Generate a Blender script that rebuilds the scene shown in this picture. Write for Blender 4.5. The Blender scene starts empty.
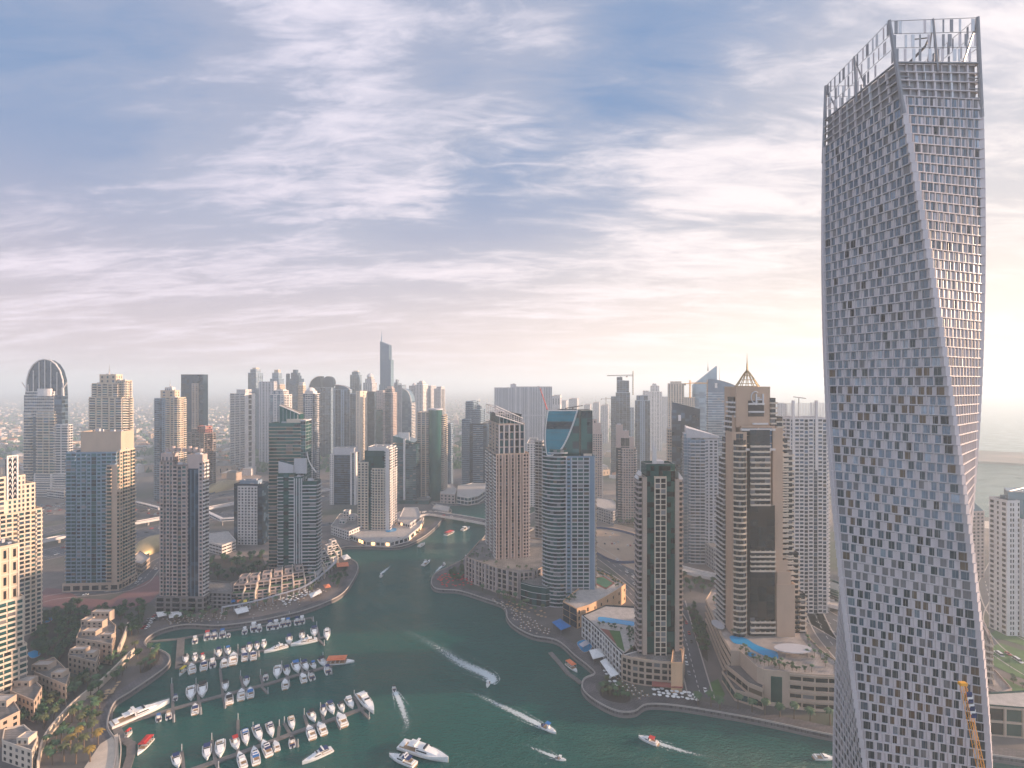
import bpy, bmesh, math, random
from math import sin, cos, radians, pi, atan2, hypot
from mathutils import Vector, Matrix, noise
from mathutils.geometry import tessellate_polygon
random.seed(7)
scene = bpy.context.scene
COL = scene.collection

# ------------------------------------------------------------------ camera
CAMZ = 200.0
cd = bpy.data.cameras.new('camera')
cd.sensor_width = 36; cd.lens = 18; cd.clip_start = 1; cd.clip_end = 200000
cam = bpy.data.objects.new('camera', cd); COL.objects.link(cam)
cam.location = (0, 0, CAMZ); cam.rotation_euler = (radians(90), 0, 0)
scene.camera = cam
scene.view_settings.view_transform = 'Standard'
scene.view_settings.look = 'None'
scene.view_settings.exposure = 1.5
scene.view_settings.gamma = 1
scene.cycles.use_denoising = True
scene.cycles.volume_bounces = 2
scene.cycles.max_bounces = 6
scene.cycles.diffuse_bounces = 3
scene.cycles.glossy_bounces = 3
scene.cycles.transparent_max_bounces = 12
scene.cycles.volume_step_rate = 5

# ------------------------------------------------------------------ sun and sky
SUN_AZ = 86.0      # degrees clockwise from +Y, the way the camera looks
SUN_EL = 11.0
sd = bpy.data.lights.new('sun', 'SUN'); sd.energy = 4.2; sd.angle = radians(0.6); sd.color = (1.0, 0.69, 0.47)
sun = bpy.data.objects.new('sun', sd); COL.objects.link(sun)
dv = Vector((sin(radians(SUN_AZ)) * cos(radians(SUN_EL)), cos(radians(SUN_AZ)) * cos(radians(SUN_EL)), sin(radians(SUN_EL))))
sun.rotation_euler = dv.to_track_quat('Z', 'Y').to_euler()

w = bpy.data.worlds.new('World'); scene.world = w; w.use_nodes = True
nt = w.node_tree; N = nt.nodes; L = nt.links
for n in list(N): N.remove(n)
def wn(t, **k):
    n = N.new(t)
    for a, b in k.items(): setattr(n, a, b)
    return n
def wm(op, a, b=None, c=None, clamp=False):
    n = wn('ShaderNodeMath', operation=op, use_clamp=clamp)
    for i, v in enumerate((a, b, c)):
        if v is None: continue
        if isinstance(v, (int, float)): n.inputs[i].default_value = v
        else: L.new(v, n.inputs[i])
    return n.outputs[0]
def wmix(f, a, b):
    n = wn('ShaderNodeMix', data_type='RGBA')
    for s, v in ((n.inputs[0], f), (n.inputs[6], a), (n.inputs[7], b)):
        if isinstance(v, (int, float)): s.default_value = v
        elif isinstance(v, tuple): s.default_value = (*v, 1)
        else: L.new(v, s)
    return n.outputs[2]
def wramp(v, a, b):
    n = wn('ShaderNodeMapRange', interpolation_type='SMOOTHSTEP')
    L.new(v, n.inputs[0]); n.inputs[1].default_value = a; n.inputs[2].default_value = b
    return n.outputs[0]
sky = wn('ShaderNodeTexSky', sky_type='NISHITA')
sky.sun_disc = False; sky.sun_elevation = radians(SUN_EL); sky.sun_rotation = radians(SUN_AZ)
sky.air_density = 1.3; sky.dust_density = 2.0; sky.ozone_density = 3.0; sky.altitude = 0
tc = wn('ShaderNodeTexCoord')
sx = wn('ShaderNodeSeparateXYZ'); L.new(tc.outputs['Generated'], sx.inputs[0])
X, Y, Z = sx.outputs
zz = wm('ADD', wm('MAXIMUM', Z, 0.0), 0.16)
cx = wn('ShaderNodeCombineXYZ'); L.new(wm('DIVIDE', X, zz), cx.inputs[0]); L.new(wm('DIVIDE', Y, zz), cx.inputs[1])
mp = wn('ShaderNodeMapping'); L.new(cx.outputs[0], mp.inputs[0])
mp.inputs['Rotation'].default_value = (0, 0, radians(62)); mp.inputs['Scale'].default_value = (0.42, 1.25, 1); mp.inputs['Location'].default_value = (3.1, 1.7, 0)
def wnoise(vec, scale, det, rough, dist=0.0):
    n = wn('ShaderNodeTexNoise'); L.new(vec, n.inputs['Vector'])
    n.inputs['Scale'].default_value = scale; n.inputs['Detail'].default_value = det
    n.inputs['Roughness'].default_value = rough; n.inputs['Distortion'].default_value = dist
    return n.outputs[0]
big = wnoise(mp.outputs[0], 0.85, 3, 0.5, 0.4)
mid = wnoise(mp.outputs[0], 2.6, 10, 0.62, 0.5)
fine = wnoise(mp.outputs[0], 9.0, 10, 0.66, 0.8)
dens = wm('ADD', wm('ADD', wm('MULTIPLY', big, 0.9), wm('MULTIPLY', mid, 0.75)), wm('MULTIPLY', fine, 0.38))
# clear patches and thick banks of this particular sky, as directions (px,py as seen level from the roof)
def blob(px, py, rad, amt):
    v = Vector(((px - 512) / 512, 1, (384 - py) / 512)).normalized()
    d = wn('ShaderNodeVectorMath', operation='DOT_PRODUCT'); L.new(tc.outputs['Generated'], d.inputs[0]); d.inputs[1].default_value = v
    return wm('MULTIPLY', wramp(d.outputs['Value'], cos(rad), 1.0), amt)
for b in ((10, 60, .30, -.26), (60, 150, .16, -.06), (230, 20, .2, -.10), (560, 190, .22, -.20), (430, 205, .16, -.12), (700, 40, .24, -.20), (620, 90, .2, -.05), (230, 130, .40, .22), (390, 150, .14, .10), (400, 60, .3, .0),
          (930, 60, .3, .08), (800, 170, .3, .12), (640, 260, .3, .10), (150, 280, .3, .02), (940, 200, .3, .06)):
    dens = wm('ADD', dens, blob(*b))
cloud = wramp(dens, 0.66, 1.12)
wd = wm('ADD', wm('ADD', wm('MULTIPLY', mid, 0.75), wm('MULTIPLY', fine, 0.42)), wm('MULTIPLY', dens, 0.50))
for b in ((405, 178, .10, .07), (520, 140, .08, .08), (370, 195, .07, .05), (470, 225, .2, .08), (640, 225, .2, .07), (800, 240, .25, .05), (560, 290, .3, .03), (40, 260, .25, .05), (20, 205, .14, .09), (130, 50, .25, -.05), (680, 100, .2, .04), (330, 160, .3, .03), (240, 130, .2, -.06)):
    wd = wm('ADD', wd, blob(*b))
thick = wramp(wd, 1.06, 1.46)
el = wm('MAXIMUM', Z, 0.0)
toSun = wn('ShaderNodeVectorMath', operation='DOT_PRODUCT'); L.new(tc.outputs['Generated'], toSun.inputs[0]); toSun.inputs[1].default_value = dv
warm = wramp(toSun.outputs['Value'], -0.6, 1.0)
hor = wm('SUBTRACT', 1.0, wramp(el, 0.0, 0.46))
skyc = wn('ShaderNodeVectorMath', operation='SCALE'); L.new(sky.outputs[0], skyc.inputs[0]); skyc.inputs['Scale'].default_value = 0.40
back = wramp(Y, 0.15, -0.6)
blue = wmix(0.85, skyc.outputs[0], (0.95, 1.50, 2.55))
lilac = wmix(warm, (1.88, 2.02, 2.62), (3.15, 3.0, 3.05))
white = wmix(warm, (4.3, 3.85, 4.3), (5.6, 4.9, 4.6))
low_ = wmix(wramp(el, 0.03, 0.30), wmix(warm, (3.1, 2.62, 2.75), (5.4, 4.5, 3.8)), lilac)
cl = wmix(wm('MULTIPLY', thick, .75), low_, white)
cl = wmix(wm('MULTIPLY', wramp(el, 0.25, 0.60), .55), cl, wmix(thick, (1.6, 1.78, 2.45), (3.6, 3.55, 4.1)))
base = wmix(hor, blue, wmix(warm, (2.75, 2.35, 2.6), (5.1, 4.2, 3.55)))
final = wmix(wm('MULTIPLY', cloud, 0.80), base, cl)
final = wmix(wm('MULTIPLY', thick, 0.30), final, white)
final = wmix(wm('MULTIPLY', back, 0.75), final, wmix(cloud, (1.9, 2.7, 4.1), (3.4, 4.0, 5.2)))  # unseen sky behind the camera, made bluer and brighter to light front faces
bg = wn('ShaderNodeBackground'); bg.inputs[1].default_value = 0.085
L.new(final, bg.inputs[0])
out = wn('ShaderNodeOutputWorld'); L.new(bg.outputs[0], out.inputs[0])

# ------------------------------------------------------------------ materials
MATS = {}
def nodemat(name):
    m = bpy.data.materials.new(name); m.use_nodes = True
    return m, m.node_tree, m.node_tree.nodes['Principled BSDF']
def mat(name, col, rough=0.8, metal=0.0, var=0.12, scale=0.25, spec=0.4, stretch=None, bump=0):
    if name in MATS: return MATS[name]
    m, t, p = nodemat(name)
    p.inputs['Roughness'].default_value = rough; p.inputs['Metallic'].default_value = metal
    p.inputs['Specular IOR Level'].default_value = spec
    g = t.nodes.new('ShaderNodeNewGeometry')
    mpn = t.nodes.new('ShaderNodeMapping'); t.links.new(g.outputs['Position'], mpn.inputs[0])
    if stretch: mpn.inputs['Scale'].default_value = stretch
    n = t.nodes.new('ShaderNodeTexNoise'); n.inputs['Scale'].default_value = scale; n.inputs['Detail'].default_value = 5
    t.links.new(mpn.outputs[0], n.inputs['Vector'])
    mx = t.nodes.new('ShaderNodeMix'); mx.data_type = 'RGBA'
    mx.inputs[6].default_value = (*[c * (1 - var * 2) for c in col], 1)
    mx.inputs[7].default_value = (*[min(1, c * (1 + var * 2)) for c in col], 1)
    t.links.new(n.outputs[0], mx.inputs[0]); t.links.new(mx.outputs[2], p.inputs['Base Color'])
    MATS[name] = m
    return m
def glow(name, col, e):
    m, t, p = nodemat(name); p.inputs['Base Color'].default_value = (*col, 1)
    p.inputs['Emission Color'].default_value = (*col, 1); p.inputs['Emission Strength'].default_value = e
    MATS[name] = m; return m
def stone(n, c, v=.1): return mat(n, c, .85, 0, v, .15, .3, (1, 1, .35))
stone('beige', (.44, .34, .265)); stone('sand_stone', (.52, .41, .31)); stone('tan', (.38, .295, .24)); stone('pinkish', (.42, .335, .31))
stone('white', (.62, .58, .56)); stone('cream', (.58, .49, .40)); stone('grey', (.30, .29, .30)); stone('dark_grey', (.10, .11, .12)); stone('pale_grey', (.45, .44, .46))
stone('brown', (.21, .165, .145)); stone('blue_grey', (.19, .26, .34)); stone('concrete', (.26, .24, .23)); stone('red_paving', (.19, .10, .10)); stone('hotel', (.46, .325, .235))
stone('panel', (.54, .49, .49), .07); stone('stone_base', (.19, .17, .165)); stone('retail', (.66, .42, .25))
def glass(n, c, metal=.55, rough=.12, var=.25): return mat(n, c, rough, metal, var, .12, .6)
glass('glass_dark', (.014, .022, .026), .3); glass('glass_teal', (.028, .11, .115), .4); glass('glass_green', (.014, .085, .074), .4); glass('glass_blue', (.06, .105, .16), .5)
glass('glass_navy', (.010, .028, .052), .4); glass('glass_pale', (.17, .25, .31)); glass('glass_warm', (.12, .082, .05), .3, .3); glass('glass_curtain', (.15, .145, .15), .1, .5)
glass('glass_sky', (.015, .14, .18), .4); glass('glass_black', (.007, .010, .013), .25, .1); glass('glass_bronze', (.035, .027, .022), .4, .12)
glass('glass_cayan', (.12, .16, .20), .55, .12); glass('glass_cayan_light', (.26, .31, .36), .6, .15); glass('glass_cayan_low', (.038, .058, .066), .4, .1)  # tints of one glass, with sky reflection put into the colour
mat('metal', (.22, .22, .23), .4, .7); mat('dark_metal', (.06, .06, .065), .5, .6); mat('white_metal', (.55, .55, .56), .4, .2)
mat('roof_pale', (.42, .38, .35), .9, 0, .2, .3); mat('tile_roof', (.30, .13, .07), .9)
mat('gelcoat', (.80, .79, .77), .3, 0, .04, .3, .5); mat('deck_teak', (.36, .24, .14), .7); mat('canvas_navy', (.02, .04, .13), .8); mat('canvas_blue', (.03, .16, .42), .8)
mat('canvas_red', (.50, .035, .03), .8); mat('canvas_black', (.025, .025, .03), .7); mat('canvas_white', (.75, .74, .72), .8); mat('canvas_orange', (.75, .22, .10), .7); mat('canvas_yellow', (.72, .55, .06), .7)
mat('canvas_tan', (.42, .29, .17), .8); mat('smoked', (.02, .025, .03), .1, .2); mat('timber', (.16, .145, .135), .8, 0, .25, .6); mat('rubber', (.02, .02, .02), .8)
mat('trunk', (.13, .09, .06), .9); mat('leaf_dark', (.026, .072, .032), .7, 0, .4, 1.2); mat('leaf_mid', (.055, .115, .04), .7, 0, .4, 1.2); mat('leaf_olive', (.075, .085, .03), .7, 0, .35, 1.2)
mat('leaf_yellow', (.22, .15, .03), .7, 0, .3, 1.2); mat('palm_leaf', (.055, .11, .045), .6, 0, .35, .8)
mat('grass', (.06, .13, .035), .95, 0, .3, .15); mat('soil', (.055, .045, .035), .95); mat('court_green', (.05, .16, .09), .9, 0, .08); mat('court_red', (.22, .07, .05), .9)
mat('asphalt', (.085, .085, .095), .9, 0, .2, .08); mat('kerb', (.40, .36, .33), .85)
mat('paint_white', (.7, .7, .68), .7); mat('sand_lot', (.34, .25, .185), .95, 0, .22, .05); mat('beach', (.60, .50, .40), .95); mat('crane_red', (.5, .05, .05), .6); mat('crane_yellow', (.78, .36, .03), .5)
mat('pool_water', (.01, .26, .52), .08, 0, .06, .5); mat('hoarding', (.03, .06, .16), .7); mat('metro_gold', (.42, .33, .18), .4, .6, .08); mat('brass', (.35, .27, .15), .35, .8)
mat('brick_red', (.32, .10, .08), .9)
for n, c in (('car_white', (.75, .75, .75)), ('car_grey', (.22, .22, .24)), ('car_black', (.02, .02, .025)), ('car_red', (.4, .03, .03)), ('car_yellow', (.7, .45, .05))): mat(n, c, .3, 0, .02, .3, .5)
glow('lit_shop', (1.0, .50, .18), 1.6); glow('tail_light', (1, .25, .1), 1.5)

def pave(name, c1, c2, mortar, size):
    m, t, p = nodemat(name); p.inputs['Roughness'].default_value = .85; g = t.nodes.new('ShaderNodeNewGeometry')
    bt = t.nodes.new('ShaderNodeTexBrick'); bt.inputs['Scale'].default_value = size; bt.inputs['Color1'].default_value = (*c1, 1); bt.inputs['Color2'].default_value = (*c2, 1); bt.inputs['Mortar'].default_value = (*mortar, 1); bt.inputs['Mortar Size'].default_value = .03
    t.links.new(g.outputs['Position'], bt.inputs['Vector']); n = t.nodes.new('ShaderNodeTexNoise'); n.inputs['Scale'].default_value = .09; n.inputs['Detail'].default_value = 7; t.links.new(g.outputs['Position'], n.inputs['Vector'])
    mr = t.nodes.new('ShaderNodeMapRange'); t.links.new(n.outputs[0], mr.inputs[0]); mr.inputs[1].default_value = .3; mr.inputs[2].default_value = .7; mr.inputs[3].default_value = .6; mr.inputs[4].default_value = 1.35
    mx = t.nodes.new('ShaderNodeVectorMath'); mx.operation = 'SCALE'; t.links.new(bt.outputs[0], mx.inputs[0]); t.links.new(mr.outputs[0], mx.inputs['Scale']); t.links.new(mx.outputs[0], p.inputs['Base Color']); MATS[name] = m
pave('paving', (.15, .13, .13), (.11, .098, .10), (.06, .055, .055), .22); pave('paving_light', (.38, .33, .30), (.30, .26, .24), (.20, .17, .16), .25); pave('roofing', (.23, .205, .19), (.18, .165, .155), (.12, .11, .10), .14)
# water: dark green, wind ripples
def make_water():
    m, t, p = nodemat('marina_water')
    p.inputs['Roughness'].default_value = .10; p.inputs['IOR'].default_value = 1.33
    g = t.nodes.new('ShaderNodeNewGeometry')
    def nz(sc, det, stretch, rot=0.0):
        mp_ = t.nodes.new('ShaderNodeMapping'); mp_.inputs['Scale'].default_value = stretch; mp_.inputs['Rotation'].default_value = (0, 0, rot)
        t.links.new(g.outputs['Position'], mp_.inputs[0])
        n = t.nodes.new('ShaderNodeTexNoise'); n.inputs['Scale'].default_value = sc; n.inputs['Detail'].default_value = det; n.inputs['Roughness'].default_value = .6
        t.links.new(mp_.outputs[0], n.inputs['Vector']); return n.outputs[0]
    a = nz(.13, 7, (1, 2.2, 1), .5); b = nz(.42, 6, (1, 1.8, 1), -.3); c = nz(.012, 3, (1, 1, 1))
    ad = t.nodes.new('ShaderNodeMath'); ad.operation = 'ADD'; t.links.new(a, ad.inputs[0]); t.links.new(b, ad.inputs[1])
    bp = t.nodes.new('ShaderNodeBump'); bp.inputs['Strength'].default_value = .9; bp.inputs['Distance'].default_value = 2.3
    t.links.new(ad.outputs[0], bp.inputs['Height']); t.links.new(bp.outputs[0], p.inputs['Normal'])
    rr_ = t.nodes.new('ShaderNodeMapRange'); t.links.new(nz(.02, 5, (1, 2, 1), .9), rr_.inputs[0]); rr_.inputs[1].default_value = .4; rr_.inputs[2].default_value = .65; rr_.inputs[3].default_value = .04; rr_.inputs[4].default_value = .22; t.links.new(rr_.outputs[0], p.inputs['Roughness'])
    mx = t.nodes.new('ShaderNodeMix'); mx.data_type = 'RGBA'; t.links.new(c, mx.inputs[0])
    mx.inputs[6].default_value = (.0015, .070, .058, 1); mx.inputs[7].default_value = (.002, .105, .088, 1)
    t.links.new(mx.outputs[2], p.inputs['Base Color']); MATS['marina_water'] = m
make_water()
def make_foam():
    m, t, p = nodemat('foam'); p.inputs['Base Color'].default_value = (.75, .82, .82, 1); p.inputs['Roughness'].default_value = .8
    uv = t.nodes.new('ShaderNodeTexCoord'); s = t.nodes.new('ShaderNodeSeparateXYZ'); t.links.new(uv.outputs['UV'], s.inputs[0])
    g = t.nodes.new('ShaderNodeNewGeometry'); n = t.nodes.new('ShaderNodeTexNoise'); n.inputs['Scale'].default_value = .75; n.inputs['Detail'].default_value = 6; n.inputs['Roughness'].default_value = .7
    t.links.new(g.outputs['Position'], n.inputs['Vector'])
    def mm(op, a, b, cl=False):
        k = t.nodes.new('ShaderNodeMath'); k.operation = op; k.use_clamp = cl
        for i, v in enumerate((a, b)):
            if isinstance(v, (int, float)): k.inputs[i].default_value = v
            else: t.links.new(v, k.inputs[i])
        return k.outputs[0]
    edge = mm('SUBTRACT', 1.0, mm('ABSOLUTE', mm('SUBTRACT', mm('MULTIPLY', s.outputs[0], 2.0), 1.0), 0))
    age = mm('SUBTRACT', 1.0, s.outputs[1])
    k = mm('MULTIPLY', mm('MULTIPLY', edge, age), 2.2)
    al = mm('MULTIPLY', mm('SUBTRACT', mm('ADD', k, mm('MULTIPLY', n.outputs[0], 3.0)), 2.05), 1.6, True)
    t.links.new(mm('MULTIPLY', al, mm('ADD', mm('MULTIPLY', age, .6), .25)), p.inputs['Alpha']); MATS['foam'] = m
make_foam()
# land: built-up sand and paving, turning to villas' greenery far out
def make_land():
    m, t, p = nodemat('land_ground'); p.inputs['Roughness'].default_value = .95
    g = t.nodes.new('ShaderNodeNewGeometry')
    def nz(sc, det=4):
        n = t.nodes.new('ShaderNodeTexNoise'); n.inputs['Scale'].default_value = sc; n.inputs['Detail'].default_value = det; t.links.new(g.outputs['Position'], n.inputs['Vector']); return n.outputs[0]
    r = t.nodes.new('ShaderNodeValToRGB'); t.links.new(nz(.006, 7), r.inputs[0])
    e = r.color_ramp.elements; e[0].position = .36; e[0].color = (.055, .07, .045, 1); e[1].position = .62; e[1].color = (.22, .17, .14, 1)
    k = e.new(.47); k.color = (.105, .092, .085, 1); k = e.new(.54); k.color = (.15, .125, .112, 1)
    mx = t.nodes.new('ShaderNodeMix'); mx.data_type = 'RGBA'; mx.blend_type = 'MULTIPLY'; mx.inputs[0].default_value = .6
    t.links.new(r.outputs[0], mx.inputs[6]); t.links.new(nz(.08, 6), mx.inputs[7]); 
    sc = t.nodes.new('ShaderNodeMix'); sc.data_type = 'RGBA'; sc.blend_type = 'MULTIPLY'; sc.inputs[0].default_value = 1; sc.inputs[7].default_value = (1.5, 1.5, 1.5, 1)
    t.links.new(mx.outputs[2], sc.inputs[6]); t.links.new(sc.outputs[2], p.inputs['Base Color']); MATS['land_ground'] = m
make_land()
def M_(n): return MATS[n] if isinstance(n, str) else n

# ------------------------------------------------------------------ mesh builder
class MB:
    def __init__(s): s.v = []; s.f = []; s.m = []; s.mats = []; s.uv = None
    def mi(s, m):
        if m not in s.mats: s.mats.append(m)
        return s.mats.index(m)
    def add(s, vs, fs, m):
        b = len(s.v); s.v += [tuple(v) for v in vs]; i = s.mi(m)
        for f in fs: s.f.append(tuple(b + k for k in f)); s.m.append(i)
    def box(s, x0, x1, y0, y1, z0, z1, m):
        s.add([(x0, y0, z0), (x1, y0, z0), (x1, y1, z0), (x0, y1, z0), (x0, y0, z1), (x1, y0, z1), (x1, y1, z1), (x0, y1, z1)],
              [(0, 3, 2, 1), (4, 5, 6, 7), (0, 1, 5, 4), (1, 2, 6, 5), (2, 3, 7, 6), (3, 0, 4, 7)], m)
    def obox(s, c, ang, w, d0, d1, z0, z1, m):
        # box on a facade: centre c (x,y), angle ang (local -y points outward), from d0 inside to d1 outward
        ca, sa = cos(ang), sin(ang)
        def P(x, y, z): return (c[0] + ca * x - sa * y, c[1] + sa * x + ca * y, z)
        x0, x1, y0, y1 = -w / 2, w / 2, -d1, -d0
        s.add([P(x0, y0, z0), P(x1, y0, z0), P(x1, y1, z0), P(x0, y1, z0), P(x0, y0, z1), P(x1, y0, z1), P(x1, y1, z1), P(x0, y1, z1)],
              [(0, 3, 2, 1), (4, 5, 6, 7), (0, 1, 5, 4), (1, 2, 6, 5), (2, 3, 7, 6), (3, 0, 4, 7)], m)
    def prism(s, poly, z0, z1, m, top=None, bottom=True, side=True):
        n = len(poly)
        zt = z1 if isinstance(z1, (list, tuple)) else [z1] * n
        vs = [(p[0], p[1], z0) for p in poly] + [(p[0], p[1], zt[i]) for i, p in enumerate(poly)]
        if side: s.add(vs, [(i, (i + 1) % n, n + (i + 1) % n, n + i) for i in range(n)], m)
        tri = tessellate_polygon([[Vector((p[0], p[1], 0)) for p in poly]])
        A = sum(poly[i][0] * poly[(i + 1) % n][1] - poly[(i + 1) % n][0] * poly[i][1] for i in range(n))
        def o(t, up):
            a, b, c = t; k = (poly[b][0] - poly[a][0]) * (poly[c][1] - poly[a][1]) - (poly[c][0] - poly[a][0]) * (poly[b][1] - poly[a][1])
            return (a, b, c) if (k > 0) == up else (c, b, a)
        s.add([(p[0], p[1], zt[i]) for i, p in enumerate(poly)], [o(t, True) for t in tri], top or m)
        if bottom: s.add([(p[0], p[1], z0) for p in poly], [o(t, False) for t in tri], m)
    def tube(s, a, b, r, m, n=6, r2=None):
        a = Vector(a); b = Vector(b); d = (b - a)
        if d.length < 1e-6: return
        q = d.normalized().to_track_quat('Z', 'Y'); r2 = r if r2 is None else r2
        vs = []
        for k, (c, rr) in enumerate(((a, r), (b, r2))):
            for i in range(n): vs.append(c + q @ Vector((rr * cos(2 * pi * i / n), rr * sin(2 * pi * i / n), 0)))
        s.add(vs, [(i, (i + 1) % n, n + (i + 1) % n, n + i) for i in range(n)] + [tuple(range(n - 1, -1, -1)), tuple(range(n, 2 * n))], m)
    def mesh(s, name):
        me = bpy.data.meshes.new(name); me.from_pydata(s.v, [], s.f)
        for m in s.mats: me.materials.append(M_(m))
        me.polygons.foreach_set('material_index', s.m); me.update(); return me
    def build(s, name, parent=None, **k):
        if not s.v: return None
        return link(name, s.mesh(name), parent, **k)
KIDS = {}
def link(name, data, parent=None, label=None, cat=None, group=None, kind=None, loc=None):
    o = bpy.data.objects.new(name, data); COL.objects.link(o)
    if parent is not None: o.parent = parent; KIDS.setdefault(parent.name, []).append(o)
    if loc is not None: o.location = loc
    if label: o['label'] = label
    if cat: o['category'] = cat
    if group: o['group'] = group
    if kind: o['kind'] = kind
    return o
def copy_tree(o, loc, rz, label=None, scale=None):
    c = o.copy(); COL.objects.link(c); c.location = loc; c.rotation_euler = (0, 0, rz)
    if label: c['label'] = label
    if scale: c.scale = scale if isinstance(scale, tuple) else (scale,) * 3
    for ch in KIDS.get(o.name, ()):
        d = ch.copy(); COL.objects.link(d); d.parent = c
        for g in KIDS.get(ch.name, ()):
            e = g.copy(); COL.objects.link(e); e.parent = d
    return c
GZ = 3.0
def gp(px, py, z=GZ):
    Yd = (CAMZ - z) * 512 / (py - 384); return ((px - 512) * Yd / 512, Yd)
def yd(py, z=GZ): return (CAMZ - z) * 512 / (py - 384)
def zat(py, Yd): return CAMZ - (py - 384) * Yd / 512
def smooth(pts, n=6, closed=False):
    out = []; P = [Vector(p) for p in pts]; m = len(P)
    for i in range(m if closed else m - 1):
        g = (lambda k: P[k % m]) if closed else (lambda k: P[max(0, min(m - 1, k))])
        a, b, c, d = g(i - 1), g(i), g(i + 1), g(i + 2)
        for j in range(n):
            t = j / n
            out.append(0.5 * ((2 * b) + (c - a) * t + (2 * a - 5 * b + 4 * c - d) * t * t + (3 * b - a - 3 * c + d) * t ** 3))
    if not closed: out.append(P[-1])
    return [tuple(v) for v in out]
def ribbon(mb, pts, w0, w1, z, m):
    # strip between offsets w0 and w1 (to the left of travel) of the polyline
    n = len(pts); vs = []
    for i in range(n):
        a = Vector(pts[max(0, i - 1)]); b = Vector(pts[min(n - 1, i + 1)]); d = (b - a).normalized(); q = Vector((-d.y, d.x))
        p = Vector(pts[i])
        zi = z[i] if isinstance(z, list) else z
        for wv in (w0, w1): vs.append((p.x + q.x * wv, p.y + q.y * wv, zi))
    fs = [(2 * i, 2 * i + 2, 2 * i + 3, 2 * i + 1) if w1 > w0 else (2 * i, 2 * i + 1, 2 * i + 3, 2 * i + 2) for i in range(n - 1)]
    mb.add(vs, fs, m)
# ------------------------------------------------------------------ setting: water and land
sea = MB(); sea.add([(-60000, -300, 0), (60000, -300, 0), (60000, 60000, 0), (-60000, 60000, 0)], [(0, 1, 2, 3)], 'marina_water')
sea.build('water', kind='structure')
left_shore = [(60, 900), (100, 800), (114, 768), (116, 742), (108, 726), (114, 704), (131, 692), (153, 677), (167, 666), (170, 657), (162, 651), (151, 648), (145, 643), (149, 637),
              (162, 630), (186, 625), (218, 626), (253, 622), (278, 617), (303, 611), (325, 603), (341, 595), (351, 584), (358, 570), (357, 563), (350, 559), (340, 557), (335, 552), (345, 547),
              (370, 547), (400, 547), (422, 538), (436, 527), (441, 521)]
canal_bank = [(446, 516), (452, 511), (446, 507), (434, 505), (434, 503), (455, 504), (476, 503), (490, 499), (520, 489), (538, 478)]
canal_back = [(556, 478), (548, 496), (535, 512), (510, 520), (492, 524)]
right_shore = [(489, 530), (478, 545), (467, 557), (450, 566), (436, 573), (431, 581), (436, 589), (459, 591), (485, 599), (502, 605), (506, 611), (507, 618), (515, 627), (533, 636), (557, 641), (575, 656), (590, 668),
               (594, 674), (584, 679), (582, 688), (592, 699), (615, 711), (634, 712), (647, 705), (675, 706), (720, 713), (768, 722), (834, 736), (900, 745), (993, 756), (1060, 766), (1200, 790)]
SH_L = smooth([gp(*p) for p in left_shore], 5); SH_C = smooth([gp(*p) for p in canal_bank], 3); SH_B = smooth([gp(*p) for p in canal_back], 3); SH_R = smooth([gp(*p) for p in right_shore], 5)
coast = [(1500, 700), (1500, 560), (1120, 522), (1024, 519), (985, 517), (900, 470), (850, 437), (805, 418), (760, 404), (700, 393)]
COAST = [gp(*p) for p in coast]
land_poly = SH_L + SH_C + SH_B + SH_R + COAST + [(9000, 42000), (-60000, 42000), (-60000, 150), (-260, 150)]
lm = MB(); lm.prism(land_poly, -2.0, GZ, 'paving', top='land_ground', bottom=False); lm.build('land_ground', kind='structure')
palm_strip = MB(); palm_strip.prism([gp(*p, z=0) for p in ((830, 449), (975, 452), (1060, 456), (1300, 462), (1300, 478), (1060, 468), (975, 463), (830, 459))], -1, 5, 'land_ground'); palm_strip.build('spit_of_land', kind='structure')
sb = MB(); sb.prism([gp(*p, z=3.03) for p in ((1500, 566), (1120, 526), (1024, 523), (985, 521), (900, 472), (900, 476), (985, 528), (1024, 533), (1120, 539), (1500, 590))], 3.0, 3.03, 'beach', bottom=False); sb.build('beach', kind='structure')
def promenade(pts, wd, nm='promenade'):
    m = MB(); ribbon(m, pts, 0.0, wd, 3.06, 'paving'); ribbon(m, pts, -.05, .9, 3.10, 'kerb'); m.build(nm, kind='structure')
    q = MB(); n = len(pts)
    for i in range(n - 1):
        a, b = Vector(pts[i]), Vector(pts[i + 1]); d = b - a
        if d.length < .2: continue
        ang = atan2(d.y, d.x); c = (a + b) / 2
        q.obox((c.x, c.y), ang, d.length + .05, -.35, .05, 3.0, 3.9, 'kerb')
        q.obox((c.x, c.y), ang, d.length + .05, .06, .5, -1.0, 1.4, 'stone_base')
    q.build('quay_wall', kind='structure')
promenade(SH_L[5:], 9); promenade(SH_C, 5); promenade(SH_R, 9); promenade(SH_B, 4)

# camera's own bank: the ground the near towers stand on, below and beside the camera
nb = MB(); nb.prism([(60, -290), (600, -290), (600, 205), (250, 222), (130, 222), (95, 190), (60, 150)], -2, 3.0, 'paving'); nb.build('near_bank_ground', kind='structure')

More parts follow.
